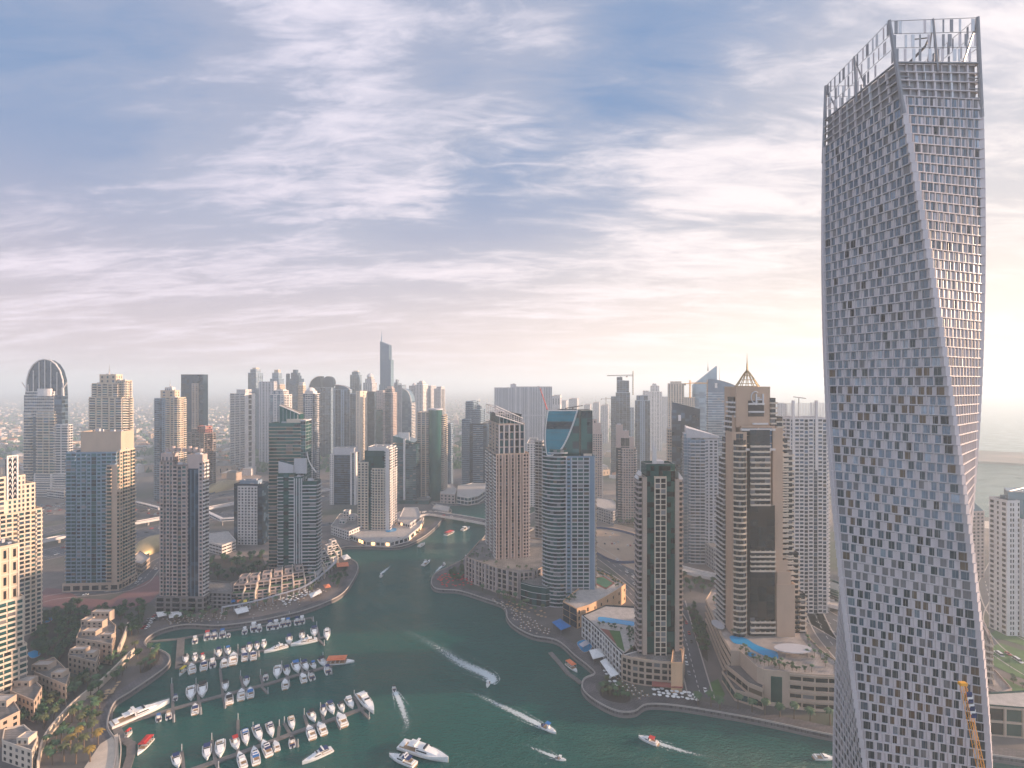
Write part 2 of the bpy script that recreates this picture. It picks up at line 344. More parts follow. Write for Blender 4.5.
def road(nm, pts, width, z=3.09, lanes=2, m='asphalt', kerb=True, sm=5):
    P = smooth([gp(*p, z=z) for p in pts], sm) if sm else pts
    mb = MB(); ribbon(mb, P, -width / 2, width / 2, z, m)
    if kerb:
        for s in (-1, 1):
            a, b = sorted((s * width / 2, s * (width / 2 + .9))); ribbon(mb, P, a, b, z + .12, 'kerb')
    for k in range(1, lanes):
        off = -width / 2 + width * k / lanes
        for i in range(0, len(P) - 1):
            a, b = Vector(P[i]), Vector(P[i + 1]); d = b - a; Ln = d.length; nd = max(1, int(Ln / 9))
            for j in range(nd):
                p0 = a + d * (j / nd); p1 = a + d * ((j + .5) / nd)
                ribbon(mb, [tuple(p0), tuple(p1)], off - .16, off + .16, z + .02, 'paint_white')
    mb.build(nm, kind='structure'); return P
def sheet(nm, pts, m, z=3.05, kind='structure', sm=0, label=None, cat=None):
    P = [gp(*p, z=z) for p in pts]
    if sm: P = smooth(P, sm, True)
    mb = MB(); mb.prism(P, z - .04, z, m, bottom=False); return mb.build(nm, kind=kind, label=label, cat=cat)

# ------------------------------------------------------------------ tower generator
def S(pat='W', bw=3.4, fh=3.5, ww=.6, wh=.55, g=('glass_dark', 'glass_dark', 'glass_blue'), band=0, bandp=.3, bandm='beige', pier=0, pierp=.35, pierm='beige', bd=1.5, bm='beige', bp=1.0, bww=.85, fit=True, off=0, pierall=True):
    return dict(pat=pat, bw=bw, fh=fh, ww=ww, wh=wh, g=g, band=band, bandp=bandp, bandm=bandm, pier=pier, pierp=pierp, pierm=pierm, bd=bd, bm=bm, bp=bp, bww=bww, fit=fit, off=off)
WINMESH = {}; BALMESH = {}
def winmesh(m):
    if m not in WINMESH:
        b = MB(); b.box(-.5, .5, -.09, 0, -.5, .5, m); WINMESH[m] = b.mesh('window')
    return WINMESH[m]
def balgeo(b, c, ang, w, d, m, z, bp):
    b.obox(c, ang, w, 0.0, d, z - .28, z, m)
    b.obox(c, ang, w, d - .14, d, z + .003, z + bp, m)
    ca, sa = cos(ang), sin(ang)
    for s in (-1, 1):
        cc = (c[0] + ca * s * (w / 2 - .07), c[1] + sa * s * (w / 2 - .07)); b.obox(cc, ang, .13, 0.0, d - .143, z + .003, z + bp, m)
def balmesh(w, d, m, bp):
    k = (round(w, 1), round(d, 1), m, bp)
    if k not in BALMESH:
        b = MB(); balgeo(b, (0, 0), 0, k[0], k[1], m, 0, bp); BALMESH[k] = b.mesh('balcony')
    return BALMESH[k]
class T:
    def __init__(s, name, label, cat, loc, rot=0, near=False, group=None, kind=None):
        s.root = link(name, None, None, label, cat, group, kind, loc=(loc[0], loc[1], GZ)); s.root.rotation_euler = (0, 0, rot)
        s.root.empty_display_size = 5
        s.loc = Vector((loc[0], loc[1])); s.rot = rot; s.near = near; s.win = []; s.bal = []; s.body = MB(); s.frame = MB(); s.roof = MB(); s.Y = loc[1]; s.parts = []
    def z(s, py, Yd=None): return zat(py, Yd or s.Y) - GZ
    def facade(s, p0, p1, z0, z1, st):
        if not st: return
        a, b = Vector(p0), Vector(p1); d = b - a; Ln = d.length
        if Ln < .8 or z1 - z0 < 1.5: return
        u = d / Ln; nrm = Vector((u.y, -u.x)); ang = atan2(nrm.x, -nrm.y); pat = st['pat']
        if st['fit'] and len(pat) > 1: nb = len(pat)
        else: nb = max(1, round(Ln / st['bw']))
        bw = Ln / nb; nf = max(1, round((z1 - z0) / st['fh'])); fh = (z1 - z0) / nf
        rnd = random.Random(int(abs(p0[0] * 31 + p0[1] * 17 + z0 * 7) * 10))
        def pick():
            q = rnd.random(); return 'glass_curtain' if q < .06 else 'glass_warm' if q < .085 else rnd.choice(st['g'])
        for i in range(nb):
            ch = pat[i % len(pat)]; c = a + u * (bw * (i + .5))
            if ch == 'G':   # full-height glass strip with thin joints
                for f in range(nf):
                    s.win.append((c.x, c.y, z0 + fh * (f + .5), ang, bw * .94, fh * .93, rnd.choice(st['g'])))
                continue
            if ch == 'S': continue
            for f in range(nf):
                zc = z0 + fh * (f + .5)
                if ch == 'W': s.win.append((c.x, c.y, zc, ang, bw * st['ww'], fh * st['wh'], pick()))
                elif ch == 'N': s.win.append((c.x, c.y, zc, ang, bw * .3, fh * st['wh'], rnd.choice(st['g'])))
                elif ch == 'B':
                    s.win.append((c.x, c.y, zc + .15, ang, bw * st['bww'], fh * .72, pick()))
                    s.bal.append((c.x, c.y, z0 + fh * f + .25, ang, bw * .97, st['bd'], st['bm'], st['bp']))
        if st['band']:
            mid = (a + b) / 2
            for f in range(nf + 1):
                zc = z0 + fh * f; s.frame.obox((mid.x, mid.y), ang, Ln + .02, -.1, st['bandp'], zc - st['band'] * .5, min(zc + st['band'] * .5, z1 + .3), st['bandm'])
        if st['pier']:
            for i in range(nb + 1):
                if 0 < i < nb and pat[(i - 1) % len(pat)] == 'S' and pat[i % len(pat)] == 'S': continue
                c = a + u * min(max(bw * i, st['pier'] / 2), Ln - st['pier'] / 2)
                s.frame.obox((c.x, c.y), ang, st['pier'], -.1, st['pierp'], z0, z1 + .1, st['pierm'])
    def poly(s, pts, z0, z1, m, styles=None, top='roofing', parapet=1.2, pm=None, seg=None):
        # pts CCW seen from above
        A = sum(pts[i][0] * pts[(i + 1) % len(pts)][1] - pts[(i + 1) % len(pts)][0] * pts[i][1] for i in range(len(pts)))
        if A < 0: pts = pts[::-1]; styles = (lambda q: q[:-1][::-1] + [q[-1]])(styles) if isinstance(styles, list) else styles
        bm_ = MB(); bm_.prism(pts, z0, z1, m, top=top, bottom=False); s.body.v += bm_.v; s.frame, keep = MB(), s.frame; rp = MB()
        n = len(pts)
        for i in range(n):
            st = styles[i] if isinstance(styles, list) else styles
            p0, p1 = pts[i], pts[(i + 1) % n]; s.facade(p0, p1, z0, z1, st)
            if parapet:
                d = Vector(p1) - Vector(p0)
                if d.length < .3: continue
                c = (Vector(p0) + Vector(p1)) / 2
                rp.obox((c.x, c.y), atan2(d.y, d.x), d.length, -.32, .08, z1, z1 + parapet, pm or m)
        s.parts += [('wall', bm_), ('facade_frame', s.frame), ('roof_parapet', rp)]; s.frame = keep
    def block(s, x0, x1, y0, y1, z0, z1, m, F=None, R=None, Lf=None, B=None, top='roofing', parapet=1.2, pm=None):
        s.poly([(x0, y0), (x1, y0), (x1, y1), (x0, y1)], z0, z1, m, [F, R, B, Lf], top, parapet, pm)
    def plant(s, x0, x1, y0, y1, z, n=4, m='pale_grey'):
        r = random.Random(int(x0 * 7 + z))
        for k in range(n if s.near else 1):
            w_, h_ = r.uniform(1.5, min(5, .35 * abs(x1 - x0) + 1)), r.uniform(1, 2.8); px_, py_ = r.uniform(x0 + w_, max(x0 + w_ + .1, x1 - w_)), r.uniform(y0 + 1.5, max(y0 + 1.6, y1 - 2))
            q = MB(); q.box(px_ - w_ / 2, px_ + w_ / 2, py_ - w_ * .3, py_ + w_ * .3, z + .01 * k, z + h_, m); s.parts.append(('roof_unit', q))
    def done(s, wname='window'):
        if s.body.f: s.body.build('wall', s.root)
        s.frame.build('facade_frame', s.root); s.roof.build('roof_parapet', s.root)
        for nm, q in s.parts: q.build(nm, s.root)
        def rank(q, area):
            p = Vector((q[0], q[1])); p.rotate(Matrix.Rotation(s.rot, 2)); p += s.loc; a = q[3] + s.rot; n = Vector((sin(a), -cos(a)))
            v = Vector((-p.x, -p.y, CAMZ - q[2])); return -(area * max(-.01, n.x * v.x + n.y * v.y) / v.length ** 3) if n.x * v.x + n.y * v.y > 0 else 1
        W = sorted(s.win, key=lambda q: rank(q, q[4] * q[5])); Bl = sorted(s.bal, key=lambda q: rank(q, q[4]))
        nw = 100 if s.near else 0
        for q in W[:nw]:
            o = link('window', winmesh(q[6]), s.root, loc=q[:3]); o.rotation_euler = (0, 0, q[3]); o.scale = (q[4], 1, q[5])
        b = MB()
        for q in W[nw:]: b.obox((q[0], q[1]), q[3], q[4], 0, .09, q[2] - q[5] / 2, q[2] + q[5] / 2, q[6])
        b.build('glazing', s.root, kind='stuff')
        for q in Bl[:nw]:
            o = link('balcony', balmesh(q[4], q[5], q[6], q[7]), s.root, loc=q[:3]); o.rotation_euler = (0, 0, q[3])
        b = MB()
        for q in Bl[nw:]: balgeo(b, q[:2], q[3], q[4], q[5], q[6], q[2], q[7])
        b.build('balconies', s.root, kind='stuff')
        return s.root
def box_from(xl, xc, xr, Yd, r, wr=None):
    """footprint of a slab whose near corner stands at column xc at distance Yd; its front wall runs back to column xl, its right wall to xr"""
    r = radians(r); P = ((xc - 512) * Yd / 512, Yd)
    def t(u, d):
        den = d[0] - u * d[1]; return (u * P[1] - P[0]) / den
    wl = t((xl - 512) / 512, (-cos(r), sin(r)))
    if wr is None: wr = t((xr - 512) / 512, (sin(r), cos(r)))
    return P, -r, wl, wr
def tower(name, label, cat, xl, xc, xr, ybase, r, ytop, m, F=None, R=None, wr=None, near=False, group=None, blocks=None, top='roofing', B=None, Yd=None, crown=None, back=True, base=None):
    """blocks: (x0,x1,y0,y1,ytop[,m,F,R]) in fractions of the footprint; x 0..1 along the front wall, y 0..1 back along the right wall"""
    Yd = Yd or yd(ybase)
    P, rot, wl, wd = box_from(xl, xc, xr, Yd, r, wr)
    if not (8 < wl < 130 and 6 < wd < 130): print('FOOT', label, round(wl, 1), round(wd, 1))
    wl = min(max(wl, 8), 130); wd = min(max(wd, 8), 90)
    t = T(name, label, cat, P, rot, near, group); t.wl = wl; t.wd = wd
    R = R or F
    bl = blocks or [(0, 1, 0, 1, ytop)]
    for b in bl:
        x0, x1, y0, y1, yt = b[:5]; mm = b[5] if len(b) > 5 and b[5] else m; f = b[6] if len(b) > 6 else F; rr = b[7] if len(b) > 7 else (b[6] if len(b) > 6 else R)
        z0 = b[8] if len(b) > 8 else 0
        t.block(-wl + x0 * wl, -wl + x1 * wl, y0 * wd, y1 * wd, z0, t.z(yt), mm, f, rr, rr if back else None, f if back else None, top=top)
        t.plant(-wl + x0 * wl, -wl + x1 * wl, y0 * wd, y1 * wd, t.z(yt), 4)
    if base:  # darker storeys at street level
        hb, mb_, st = base; t.block(-wl - 2, 2, -2, wd + 2, 0, hb, mb_, st, st, st, st)
    if crown: crown(t)
    t.done(); return t
def spire(t, x, y, z0, z1, r=.5, m='metal'):
    b = MB(); b.tube((x, y, z0), (x, y, z0 + (z1 - z0) * .45), r, m, 8, r * .6); b.tube((x, y, z0 + (z1 - z0) * .45), (x, y, z1), r * .45, m, 6, .06); b.build('spire', t.root)
# ------------------------------------------------------------------ haze: one even body of air over the whole scene
hm = bpy.data.materials.new('haze'); hm.use_nodes = True; ht = hm.node_tree
for n in list(ht.nodes): ht.nodes.remove(n)
ho = ht.nodes.new('ShaderNodeOutputMaterial'); hv = ht.nodes.new('ShaderNodeVolumePrincipled'); ht.links.new(hv.outputs[0], ho.inputs['Volume'])
hv.inputs['Color'].default_value = (.78, .91, 1.0, 1); hv.inputs['Density'].default_value = 0.00025; hv.inputs['Anisotropy'].default_value = .2
hb = MB(); hb.box(-61000, 61000, -400, 61000, -3, 340, 'haze') if MATS.setdefault('haze', hm) else None
ho_ = hb.build("haze", kind="stuff")
# ------------------------------------------------------------------ the twisted tower
def twisted():
    cx_, cy_, W_, D_ = 146.69, 193.77, 33.4, 38.5
    def ang(z): q = (z - 200) / 100; return -.527 * q + .022 * q * q
    t = T('twisted_tower', 'very tall twisting skyscraper of pale metal panels with open frame crown', 'skyscraper', (cx_, cy_), 0, True)
    zs = 3.0; zt = 297.5; n = 90; fh = (zt - zs) / n
    rnd = random.Random(3)
    edges_ = [MB() for _ in range(4)]
    def ring(z, g=0):
        a = ang(z); c, s = cos(a), sin(a); dx = -1.78 * (z - 200) / 100; o = []
        for x, y in ((-1.703, -23.848), (22.631, -8.452), (1.703, 23.848), (-22.631, 8.452)):
            k = 1 + g * 1.35 / hypot(x, y); o.append((dx + (c * x - s * y) * k, (s * x + c * y) * k))
        return o
    lit = [(24, 30), (47, 52)]
    for f in range(n):
        z0 = zs + fh * f - GZ; z1 = z0 + fh; zc = zs + fh * (f + .5); a = ang(zc); R_ = ring(zc)
        t.body.prism(R_, z0, z1, 'panel', bottom=True)
        for i in range(4):
            p0, p1 = Vector(R_[i]), Vector(R_[(i + 1) % 4]); d = p1 - p0; Ln = d.length; u = d / Ln; nr = Vector((u.y, -u.x)); an = atan2(nr.x, -nr.y)
            mid = (p0 + p1) / 2
            t.frame.obox((mid.x, mid.y), an, Ln + .5, -.1, .50, z1 - .13, z1 + .13, 'panel')
            t.frame.obox((mid.x, mid.y), an, Ln, -.1, .04, z1 - .36, z1 - .135, 'dark_grey')  # dark joint strip under each floor edge, painted as the slab's shadow
            nb = 13 if Ln > 33 else 10; bw = (Ln - 2.2) / nb
            for b in range(nb):
                sh = (.12 if (f + b) % 2 else -.12) * bw; wf = rnd.choice((.5, .56, .62)) if 0 < b < nb - 1 else .78
                if not 0 < b < nb - 1: sh = 0
                x = 1.1 + bw * (b + .5) + sh; c = p0 + u * x
                r = rnd.random(); lowf = rnd.random() < (1.15 - f / 62)  # higher storeys get paler glass: reflected sky painted into the tint
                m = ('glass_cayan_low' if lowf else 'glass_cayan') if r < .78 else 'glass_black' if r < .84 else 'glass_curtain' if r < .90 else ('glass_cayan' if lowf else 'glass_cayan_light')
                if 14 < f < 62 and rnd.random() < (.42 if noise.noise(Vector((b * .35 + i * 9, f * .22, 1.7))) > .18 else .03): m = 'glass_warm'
                if f in (38, 39): m = 'glass_curtain'
                u2 = u
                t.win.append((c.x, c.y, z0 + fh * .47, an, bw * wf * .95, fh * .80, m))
                xm = c + u * (bw * wf * rnd.choice((-.18, .18, 0)))
                t.frame.obox((xm.x, xm.y), an, .12, .1, .2, z0 + fh * .09, z0 + fh * .86, 'metal')
                t.frame.obox((c.x, c.y), an, bw * wf + .2, -.1, .30, z0 + fh * .02, z0 + fh * .065, 'white_metal')
                # panel leaf beside each window
                x2 = 1.1 + bw * b if True else 0; c2 = p0 + u * x2
                t.frame.obox((c2.x + u.x * (f % 2) * .3, c2.y + u.y * (f % 2) * .3), an, .22, -.1, .45, z0 + .14, z1 - .14, 'panel')
        for i in range(4):
            x, y = R_[i]; e_ = edges_[i]; e_.obox((x * .985, y * .985), a, 1.5, -.75, .75, z0 - .02, z1 + .02, 'panel')
    for e_ in edges_: e_.build('corner_column', t.root)
    # plant storeys under the crown: grey louvres set back a little
    zr = 309.5; nl = 4; mech = MB()
    for f in range(nl):
        z0 = zt + (zr - zt) * f / nl - GZ; z1 = z0 + (zr - zt) / nl; R_ = ring(z0 + GZ + 1.5, -1.0); mech.prism(R_, z0, z1 - .02, 'metal', top='roof_pale')
        for i in range(4):
            p0, p1 = Vector(R_[i]), Vector(R_[(i + 1) % 4]); d = p1 - p0; u = d.normalized(); nr = Vector((u.y, -u.x)); an = atan2(nr.x, -nr.y); mid = (p0 + p1) / 2
            mech.obox((mid.x, mid.y), an, d.length + 2.2, .4, .95, z1 - .2, z1 + .1, 'panel')
            for b in range(1, 9):
                c = p0 + d * (b / 9); mech.obox((c.x, c.y), an, .25 if b % 2 else .6, -.1, .7, z0, z1, 'panel' if b % 3 else 'white_metal')
    mech.build('plant_level', t.root)
    ztop = 324.5
    Rb, Rt = ring(zr), ring(ztop)
    cols = MB(); mast = []
    for i in range(4):
        a0, b0 = Vector(Rb[i]), Vector(Rb[(i + 1) % 4]); a1, b1 = Vector(Rt[i]), Vector(Rt[(i + 1) % 4])
        cc = MB(); z297 = zt - 6 - GZ
        Rz = ring(zt - 4)
        cc.tube((Rz[i][0], Rz[i][1], z297), (a1.x, a1.y, ztop - GZ), .75, 'metal', 6, .55); cc.build('crown_column', t.root)
        for k in (.5,):
            p, q = a0.lerp(b0, k), a1.lerp(b1, k); cc = MB(); cc.tube((p.x, p.y, zr - GZ - 3), (q.x, q.y, ztop - GZ), .45, 'metal', 6, .35)
            inn = p * .72; cc.tube((q.x, q.y, ztop - GZ - 1), (inn.x, inn.y, zr - GZ), .25, 'metal', 5); cc.build('crown_column', t.root)
        inn = a0 * .78; cols.tube((a1.x, a1.y, ztop - GZ - 1), (inn.x, inn.y, zr - GZ), .3, 'metal', 5)
        for zz_ in (zr, zr + 5.2, zr + 10.2, ztop - .2):
            k = (zz_ - zr) / (ztop - zr); p, q = a0.lerp(a1, k), b0.lerp(b1, k)
            cols.tube((p.x, p.y, zz_ - GZ), (q.x, q.y, zz_ - GZ), .35 if zz_ == zr else .10, 'metal', 5)
        for zz_ in (zt + .5, zt + 3.5, zt + 7):
            Rq = ring(zz_); p, q = Vector(Rq[i]), Vector(Rq[(i + 1) % 4])
            for k0, k1 in ((0, .14), (.86, 1)):
                p2, q2 = p.lerp(q, k0), p.lerp(q, k1); cols.tube((p2.x, p2.y, zz_ - GZ), (q2.x, q2.y, zz_ - GZ), .22, 'metal', 5)
        # hanging screen strips, three rows
        for row in range(3):
            za = zr + .6 + row * 4.9; zb = za + 4.2; nn = 14 if i % 2 else 11
            for b in range(nn):
                if rnd.random() < .18: continue
                kk = (b + rnd.uniform(.2, .8)) / nn; k = ((za + zb) / 2 - zr) / (ztop - zr); p = a0.lerp(a1, k).lerp(b0.lerp(b1, k), kk)
                d = (b0 - a0).normalized(); nr = Vector((d.y, -d.x)); an = atan2(nr.x, -nr.y)
                sm = MB(); sm.obox((p.x, p.y), an, rnd.uniform(.5, 1.3), -.06, .06, za - GZ, zb - GZ, rnd.choice(('white_metal', 'panel', 'metal'))); sm.build('screen_strip', t.root)
    cols.build('crown_frame', t.root)
    # roof cleaning arm
    cr = MB(); cr.box(-9, -5, -6, -3, zr - GZ, zr - GZ + 2.2, 'dark_metal'); cr.tube((-7, -4.5, zr - GZ + 2), (1.5, -10, zr - GZ + 11.5), .45, 'dark_metal'); cr.tube((1.5, -10, zr - GZ + 11.5), (2.2, -11, zr - GZ + 14.2), .3, 'dark_metal'); cr.tube((-2.5, -10, zr - GZ + 14.2), (3, -11, zr - GZ + 14.2), .2, 'dark_metal'); cr.build('cleaning_arm', t.root)
    t.done()
twisted()

# ------------------------------------------------------------------ near and middle towers, one by one
GD = ('glass_dark', 'glass_dark', 'glass_teal', 'glass_blue'); GT = ('glass_teal', 'glass_teal', 'glass_dark', 'glass_green'); GG = ('glass_green', 'glass_green', 'glass_teal', 'glass_dark')
GB = ('glass_blue', 'glass_navy', 'glass_navy', 'glass_dark'); GP = ('glass_pale', 'glass_blue', 'glass_blue'); GK = ('glass_black', 'glass_bronze', 'glass_black', 'glass_dark')

# leftmost pair of beige stepped blocks, seen obliquely
st = S('BBWBBWBB', fh=3.5, band=.5, bandm='cream', g=GD, bm='cream', bd=1.6, pier=.7, pierm='cream')
t = T('stepped_tower', 'warm beige stepped apartment tower at the left margin with a leaf lattice crest', 'apartment tower', (-398, 372), radians(-28), True)
wr = 52
def at_R(t, px):  # distance along right wall where it meets column px
    u = (px - 512) / 512; P = t.loc; d = Vector((-sin(t.rot), cos(t.rot))); return (u * P.y - P.x) / (d.x - u * d.y)
def yR(t, s): return t.loc.y + s * cos(t.rot)
# front wall local x<=0, right wall local y>=0
steps = [(-8, 2, 481), (2, 9, 480), (19, 27, 476), (27, 36, 484)]
s_end = at_R(t, 42); s8, s18, s26, s35 = (at_R(t, k) for k in (8, 18, 26, 36))
zm = zat(510, yR(t, s35)) - GZ
t.block(-26, 0, at_R(t, -20), s_end, 0, zm, 'sand_stone', st, S('BWWBBWBBWB', fh=3.5, band=.5, bandm='cream', g=GD, bm='cream', bd=1.5, pier=.8, pierm='cream'), None, None)
def blk(a, b, py, m='cream', sty=None, x0=-18, x1=-1.2, zb=None):
    t.block(x0, x1, a, b, zb or zm, zat(py, yR(t, (a + b) / 2)) - GZ, m, sty, sty, None, None, parapet=.8)
tw = S('WW', fh=3.6, ww=.5, wh=.6, g=GD, band=.35, bandm='cream')
blk(at_R(t, -20), s8, 479, sty=tw); blk(s18, s26, 476, sty=tw); blk(s26, s35, 484, sty=tw)
blk(s8, s18, 500, sty=tw)
# leaf lattice crest
cm = MB(); zc0 = zat(500, yR(t, s8)) - GZ; zc1 = zat(457, yR(t, s8)) - GZ; xa = -1.0
for yy in (s8, s18): cm.box(xa - .6, xa + .5, yy - .45, yy + .45, zc0, zc1, 'white')
cm.box(xa - .6, xa + .5, s8 - .45, s18 + .45, zc1 + .01, zc1 + .9, 'white'); cm.box(xa - .3, xa + .3, (s8 + s18) / 2 - .25, (s8 + s18) / 2 + .25, zc0, zc1, 'white')
ymid = (s8 + s18) / 2
for k in range(8):
    z = zc0 + (zc1 - zc0) * (k + .2) / 8; hw = (s18 - s8) / 2 - .5
    for sg in (-1, 1):
        cm.tube((xa, ymid, z), (xa, ymid + sg * hw * .6, z + (zc1 - zc0) * .12), .22, 'white'); cm.tube((xa, ymid + sg * hw * .6, z + (zc1 - zc0) * .12), (xa, ymid + sg * hw, z + (zc1 - zc0) * .04), .2, 'white')
cm.box(xa - 4, xa - 2, s8, s18, zc0, zc1 - 2, 'glass_navy'); cm.build('leaf_crest', t.root)
t.done()
t = T('stepped_tower', 'nearer beige apartment block cut by the left margin, its square crown lit orange', 'apartment tower', (-322, 284), radians(-30), True)
e1 = at_R(t, 22); e2 = at_R(t, 27); e0 = at_R(t, -30)
z1 = zat(598, yR(t, e1)) - GZ
t.block(-24, 0, e0, e2, 0, z1 - 30, 'cream', st, S('BBWBBWB', fh=3.5, band=.5, bandm='cream', g=GT, bm='cream', bd=1.4), None, None)
t.block(-24, 0, e0, e1 + 1, z1 - 30, z1, 'cream', st, S('BBWBBW', fh=3.5, band=.5, bandm='cream', g=GT, bm='cream', bd=1.4), None, None)
zt_ = zat(545, yR(t, e1)) - GZ
t.block(-22, -1.5, e0, e1 - .8, z1, zt_, 'sand_stone', None, S('NNWNN', fh=9, ww=.5, wh=.6, g=GK, pier=.9, pierm='cream', band=.8, bandm='cream'), None, None, parapet=1.4)
for q in (0,): t.plant(-22, -1.5, e0, e1 - 1, zt_, 5)
t.done()

# beige topped tower with blue green glass front
def cr(t):
    b = MB(); z0 = t.z(436); 
    b.box(-t.wl * .0 - .2, .25, t.wd * .15, t.wd * .2, z0 - 8, z0 - 2, 'cream'); b.build('crown_rib', t.root)
tower('glass_front_tower', 'bulky apartment tower with blue green balconies and a blank beige crown', 'apartment tower', 66, 118, 134, 590, -4, 432, 'beige',
      F=S('BBWBBGWBB', fh=3.5, g=GT, bm='blue_grey', band=.35, bandm='blue_grey', bd=1.4, bp=.9), near=True,
      blocks=[(0, .97, 0, .75, 453, 'blue_grey', S('BBWBWGWBBB', fh=3.5, g=GT, bm='blue_grey', band=.35, bandm='blue_grey', bd=1.3, bp=.9), S('WBBWB', fh=3.5, g=GT, bm='beige', band=.4, bandm='beige')),
              (.22, 1, .18, 1, 433, 'beige', None, S('SSSS')), (.80, 1.0, -.06, .18, 466, 'beige', S('BS', g=GT, bm='beige'), S('BW', g=GT, bm='beige')),
              (.96, 1.02, .05, 1.0, 452, 'sand_stone', S('W', g=GT), S('WBBWBB', fh=3.5, g=GT, bm='sand_stone', band=.4, bandm='sand_stone'))],
      base=(7, 'beige', S('WWWWWW', fh=6.5, ww=.7, wh=.6, g=GK)))
# brown tower in front of the marina with dark glass corner
def cr(t):
    b = MB(); z = t.z(452)
    for k in range(7): b.tube((-t.wl * (.1 + .13 * k), t.wd * .4, z), (-t.wl * (.1 + .13 * k), t.wd * .4, z + 2.5 + k % 3), 1.6, 'pinkish', 10)
    b.build('water_tank', t.root)
tower('brown_tower', 'slim brown apartment tower beside the marina basin with a navy glass bay', 'apartment tower', 160, 203, 208, 612, 2, 455, 'brown',
      near=True, F=S('BWWBWWB', fh=3.3, g=GD, bm='brown'), crown=cr,
      blocks=[(0, .30, 0, 1, 462, 'brown', S('BWBW', fh=3.3, g=GD, bm='pinkish', bd=.9, pier=.6, pierm='pinkish')), (.30, .63, -.06, 1, 466, 'brown', S('BWB', fh=3.3, g=GD, bm='pinkish', bd=.9, pier=.7, pierm='pinkish')),
              (.63, .90, .03, 1, 470, 'glass_navy', S('GGG', fh=3.3, g=('glass_navy', 'glass_navy', 'glass_blue'), pier=.3, pierm='blue_grey')), (.90, 1, -.03, 1, 462, 'pinkish', S('W', fh=3.3, g=GD, ww=.5), S('BWBBW', fh=3.3, g=GD, bm='white', band=.4, bandm='white')),
              (.02, .30, .02, .9, 455, 'pinkish', S('NNN', fh=8)), (.62, .98, .06, .9, 456, 'pinkish', S('SSS'))],
      base=(13, 'stone_base', S('BWBWBW', fh=4.2, g=GK, bm='stone_base', ww=.5)))

# teal twin towers on the promenade corner
def crest(t):
    b = MB(); z = t.z(474); b.prism([(-t.wl, 1), (-t.wl * .62, 1), (-t.wl * .62, t.wd * .7), (-t.wl, t.wd * .7)], z, [z + 13, z + 9, z + 9, z + 13], 'pale_grey', top='glass_sky'); b.build('crest', t.root)
    f = MB(); zz_ = t.z(468)
    pr = None
    for k in range(9):
        q = (-t.wl * .28 + k * k * .14, 3, zz_ + 16 - k * 2.6)
        if pr: f.tube(pr, q, .6, 'white')
        pr = q
    f.build('curved_fin', t.root)
    f = MB(); f.box(-t.wl * .62, -t.wl * .3, 3, 5.5, z, z + 15, 'pale_grey'); f.build('blank_screen', t.root)
tq = S('BBGBB', fh=3.5, g=GG, bm='pale_grey', bd=1.5, bp=.7)
tower('teal_tower', 'green glass tower with round balconies and a turquoise wedge crest, nearer of the promenade pair', 'apartment tower', 278, 317, 321, 582, -3, 474, 'glass_green', near=True, F=tq, crown=crest,
      blocks=[(0, .42, 0, 1, 474, 'glass_green', S('BGB', fh=3.4, g=GG, bm='pale_grey', bd=1.1, bp=.6)), (.42, .62, -.08, 1, 478, 'glass_green', S('GGS', fh=3.4, g=GG, pier=1.0, pierm='pale_grey')),
              (.60, 1, -.05, .9, 482, 'glass_green', S('BB', fh=3.4, g=GG, bm='pale_grey', bd=2.2, bp=.8), S('BB', fh=3.4, g=GG, bm='pale_grey', bd=1.6, bp=.8))], base=(9, 'pale_grey', S('WWWW', fh=8, ww=.75, wh=.7, g=GT)))
def crest2(t):
    b = MB(); z = t.z(424); b.prism([(-t.wl * .76, 4), (-t.wl * .2, 4), (-t.wl * .2, t.wd * .8), (-t.wl * .76, t.wd * .8)], z, [z + 19, z + 10, z + 10, z + 19], 'glass_green', top='roofing'); b.tube((-t.wl * .76, 4, z + 19), (-t.wl * .2, 4, z + 10), .6, 'white')
    for k in range(6): x = -t.wl * (.76 - .1 * k); b.tube((x, 3.8, z), (x, 3.8, z + 17 - k * 1.4), .25, 'pale_grey')
    b.build('slanted_crown', t.root)
    b = MB(); b.box(-t.wl * .55, -t.wl * .08, 2, 4, z, z + 5, 'cream'); b.build('roof_screen', t.root)
tower('teal_tower', 'taller green glass tower with a slanted louvred crown, farther of the promenade pair', 'apartment tower', 269, 306, 312, 577, -3, 424, 'glass_green', near=True, crown=crest2,
      F=S('BBBBB', fh=3.4, g=GG, bm='pale_grey', bd=1.7, bp=.7), R=S('GSG', g=GG), blocks=[(0, .88, 0, 1, 424, 'glass_green', S('BBBB', fh=3.5, g=GG, bm='tan', bd=1.5, bp=.6), S('GG', g=GG)), (.86, 1, -.05, .9, 421, 'pale_grey', S('GG', g=GG))])

# --- landmark: beige striped tower with slanted frame crown
P, rot, wl, wd = box_from(486, 496, 529, 508, 77)
t = T('striped_tower', 'beige tower of vertical stripes with a slanted open roof frame at the canal bend', 'apartment tower', P, rot, True); t.wl = wl; t.wd = wd
zA = t.z(455, 508)
sf = S('GSGSGSGSB', fh=3.4, g=GK, bm='pinkish', bd=.6, pier=.0, band=0)
sf = S('NWSWSWSWSBB', fh=3.4, ww=.75, wh=.78, g=GK, bm='pinkish', bd=.8, pier=1.0, pierp=.9, pierm='pinkish')
sl = S('BWBWB', fh=3.4, g=GD, bm='white', bd=1.2)
t.block(-wl, 0, 0, wd, 0, zA, 'tan', sl, sf, sf, sl)
z2 = t.z(425, 508); t.block(-wl + 2, -1.5, 3, wd - 4, zA, z2, 'tan', S('WNW', fh=3.4, g=GD), S('WWWWW', fh=8, ww=.6, wh=.8, g=GD, pier=1.1, pierp=.9, pierm='pale_grey', band=.8, bandm='pinkish'), None, None)
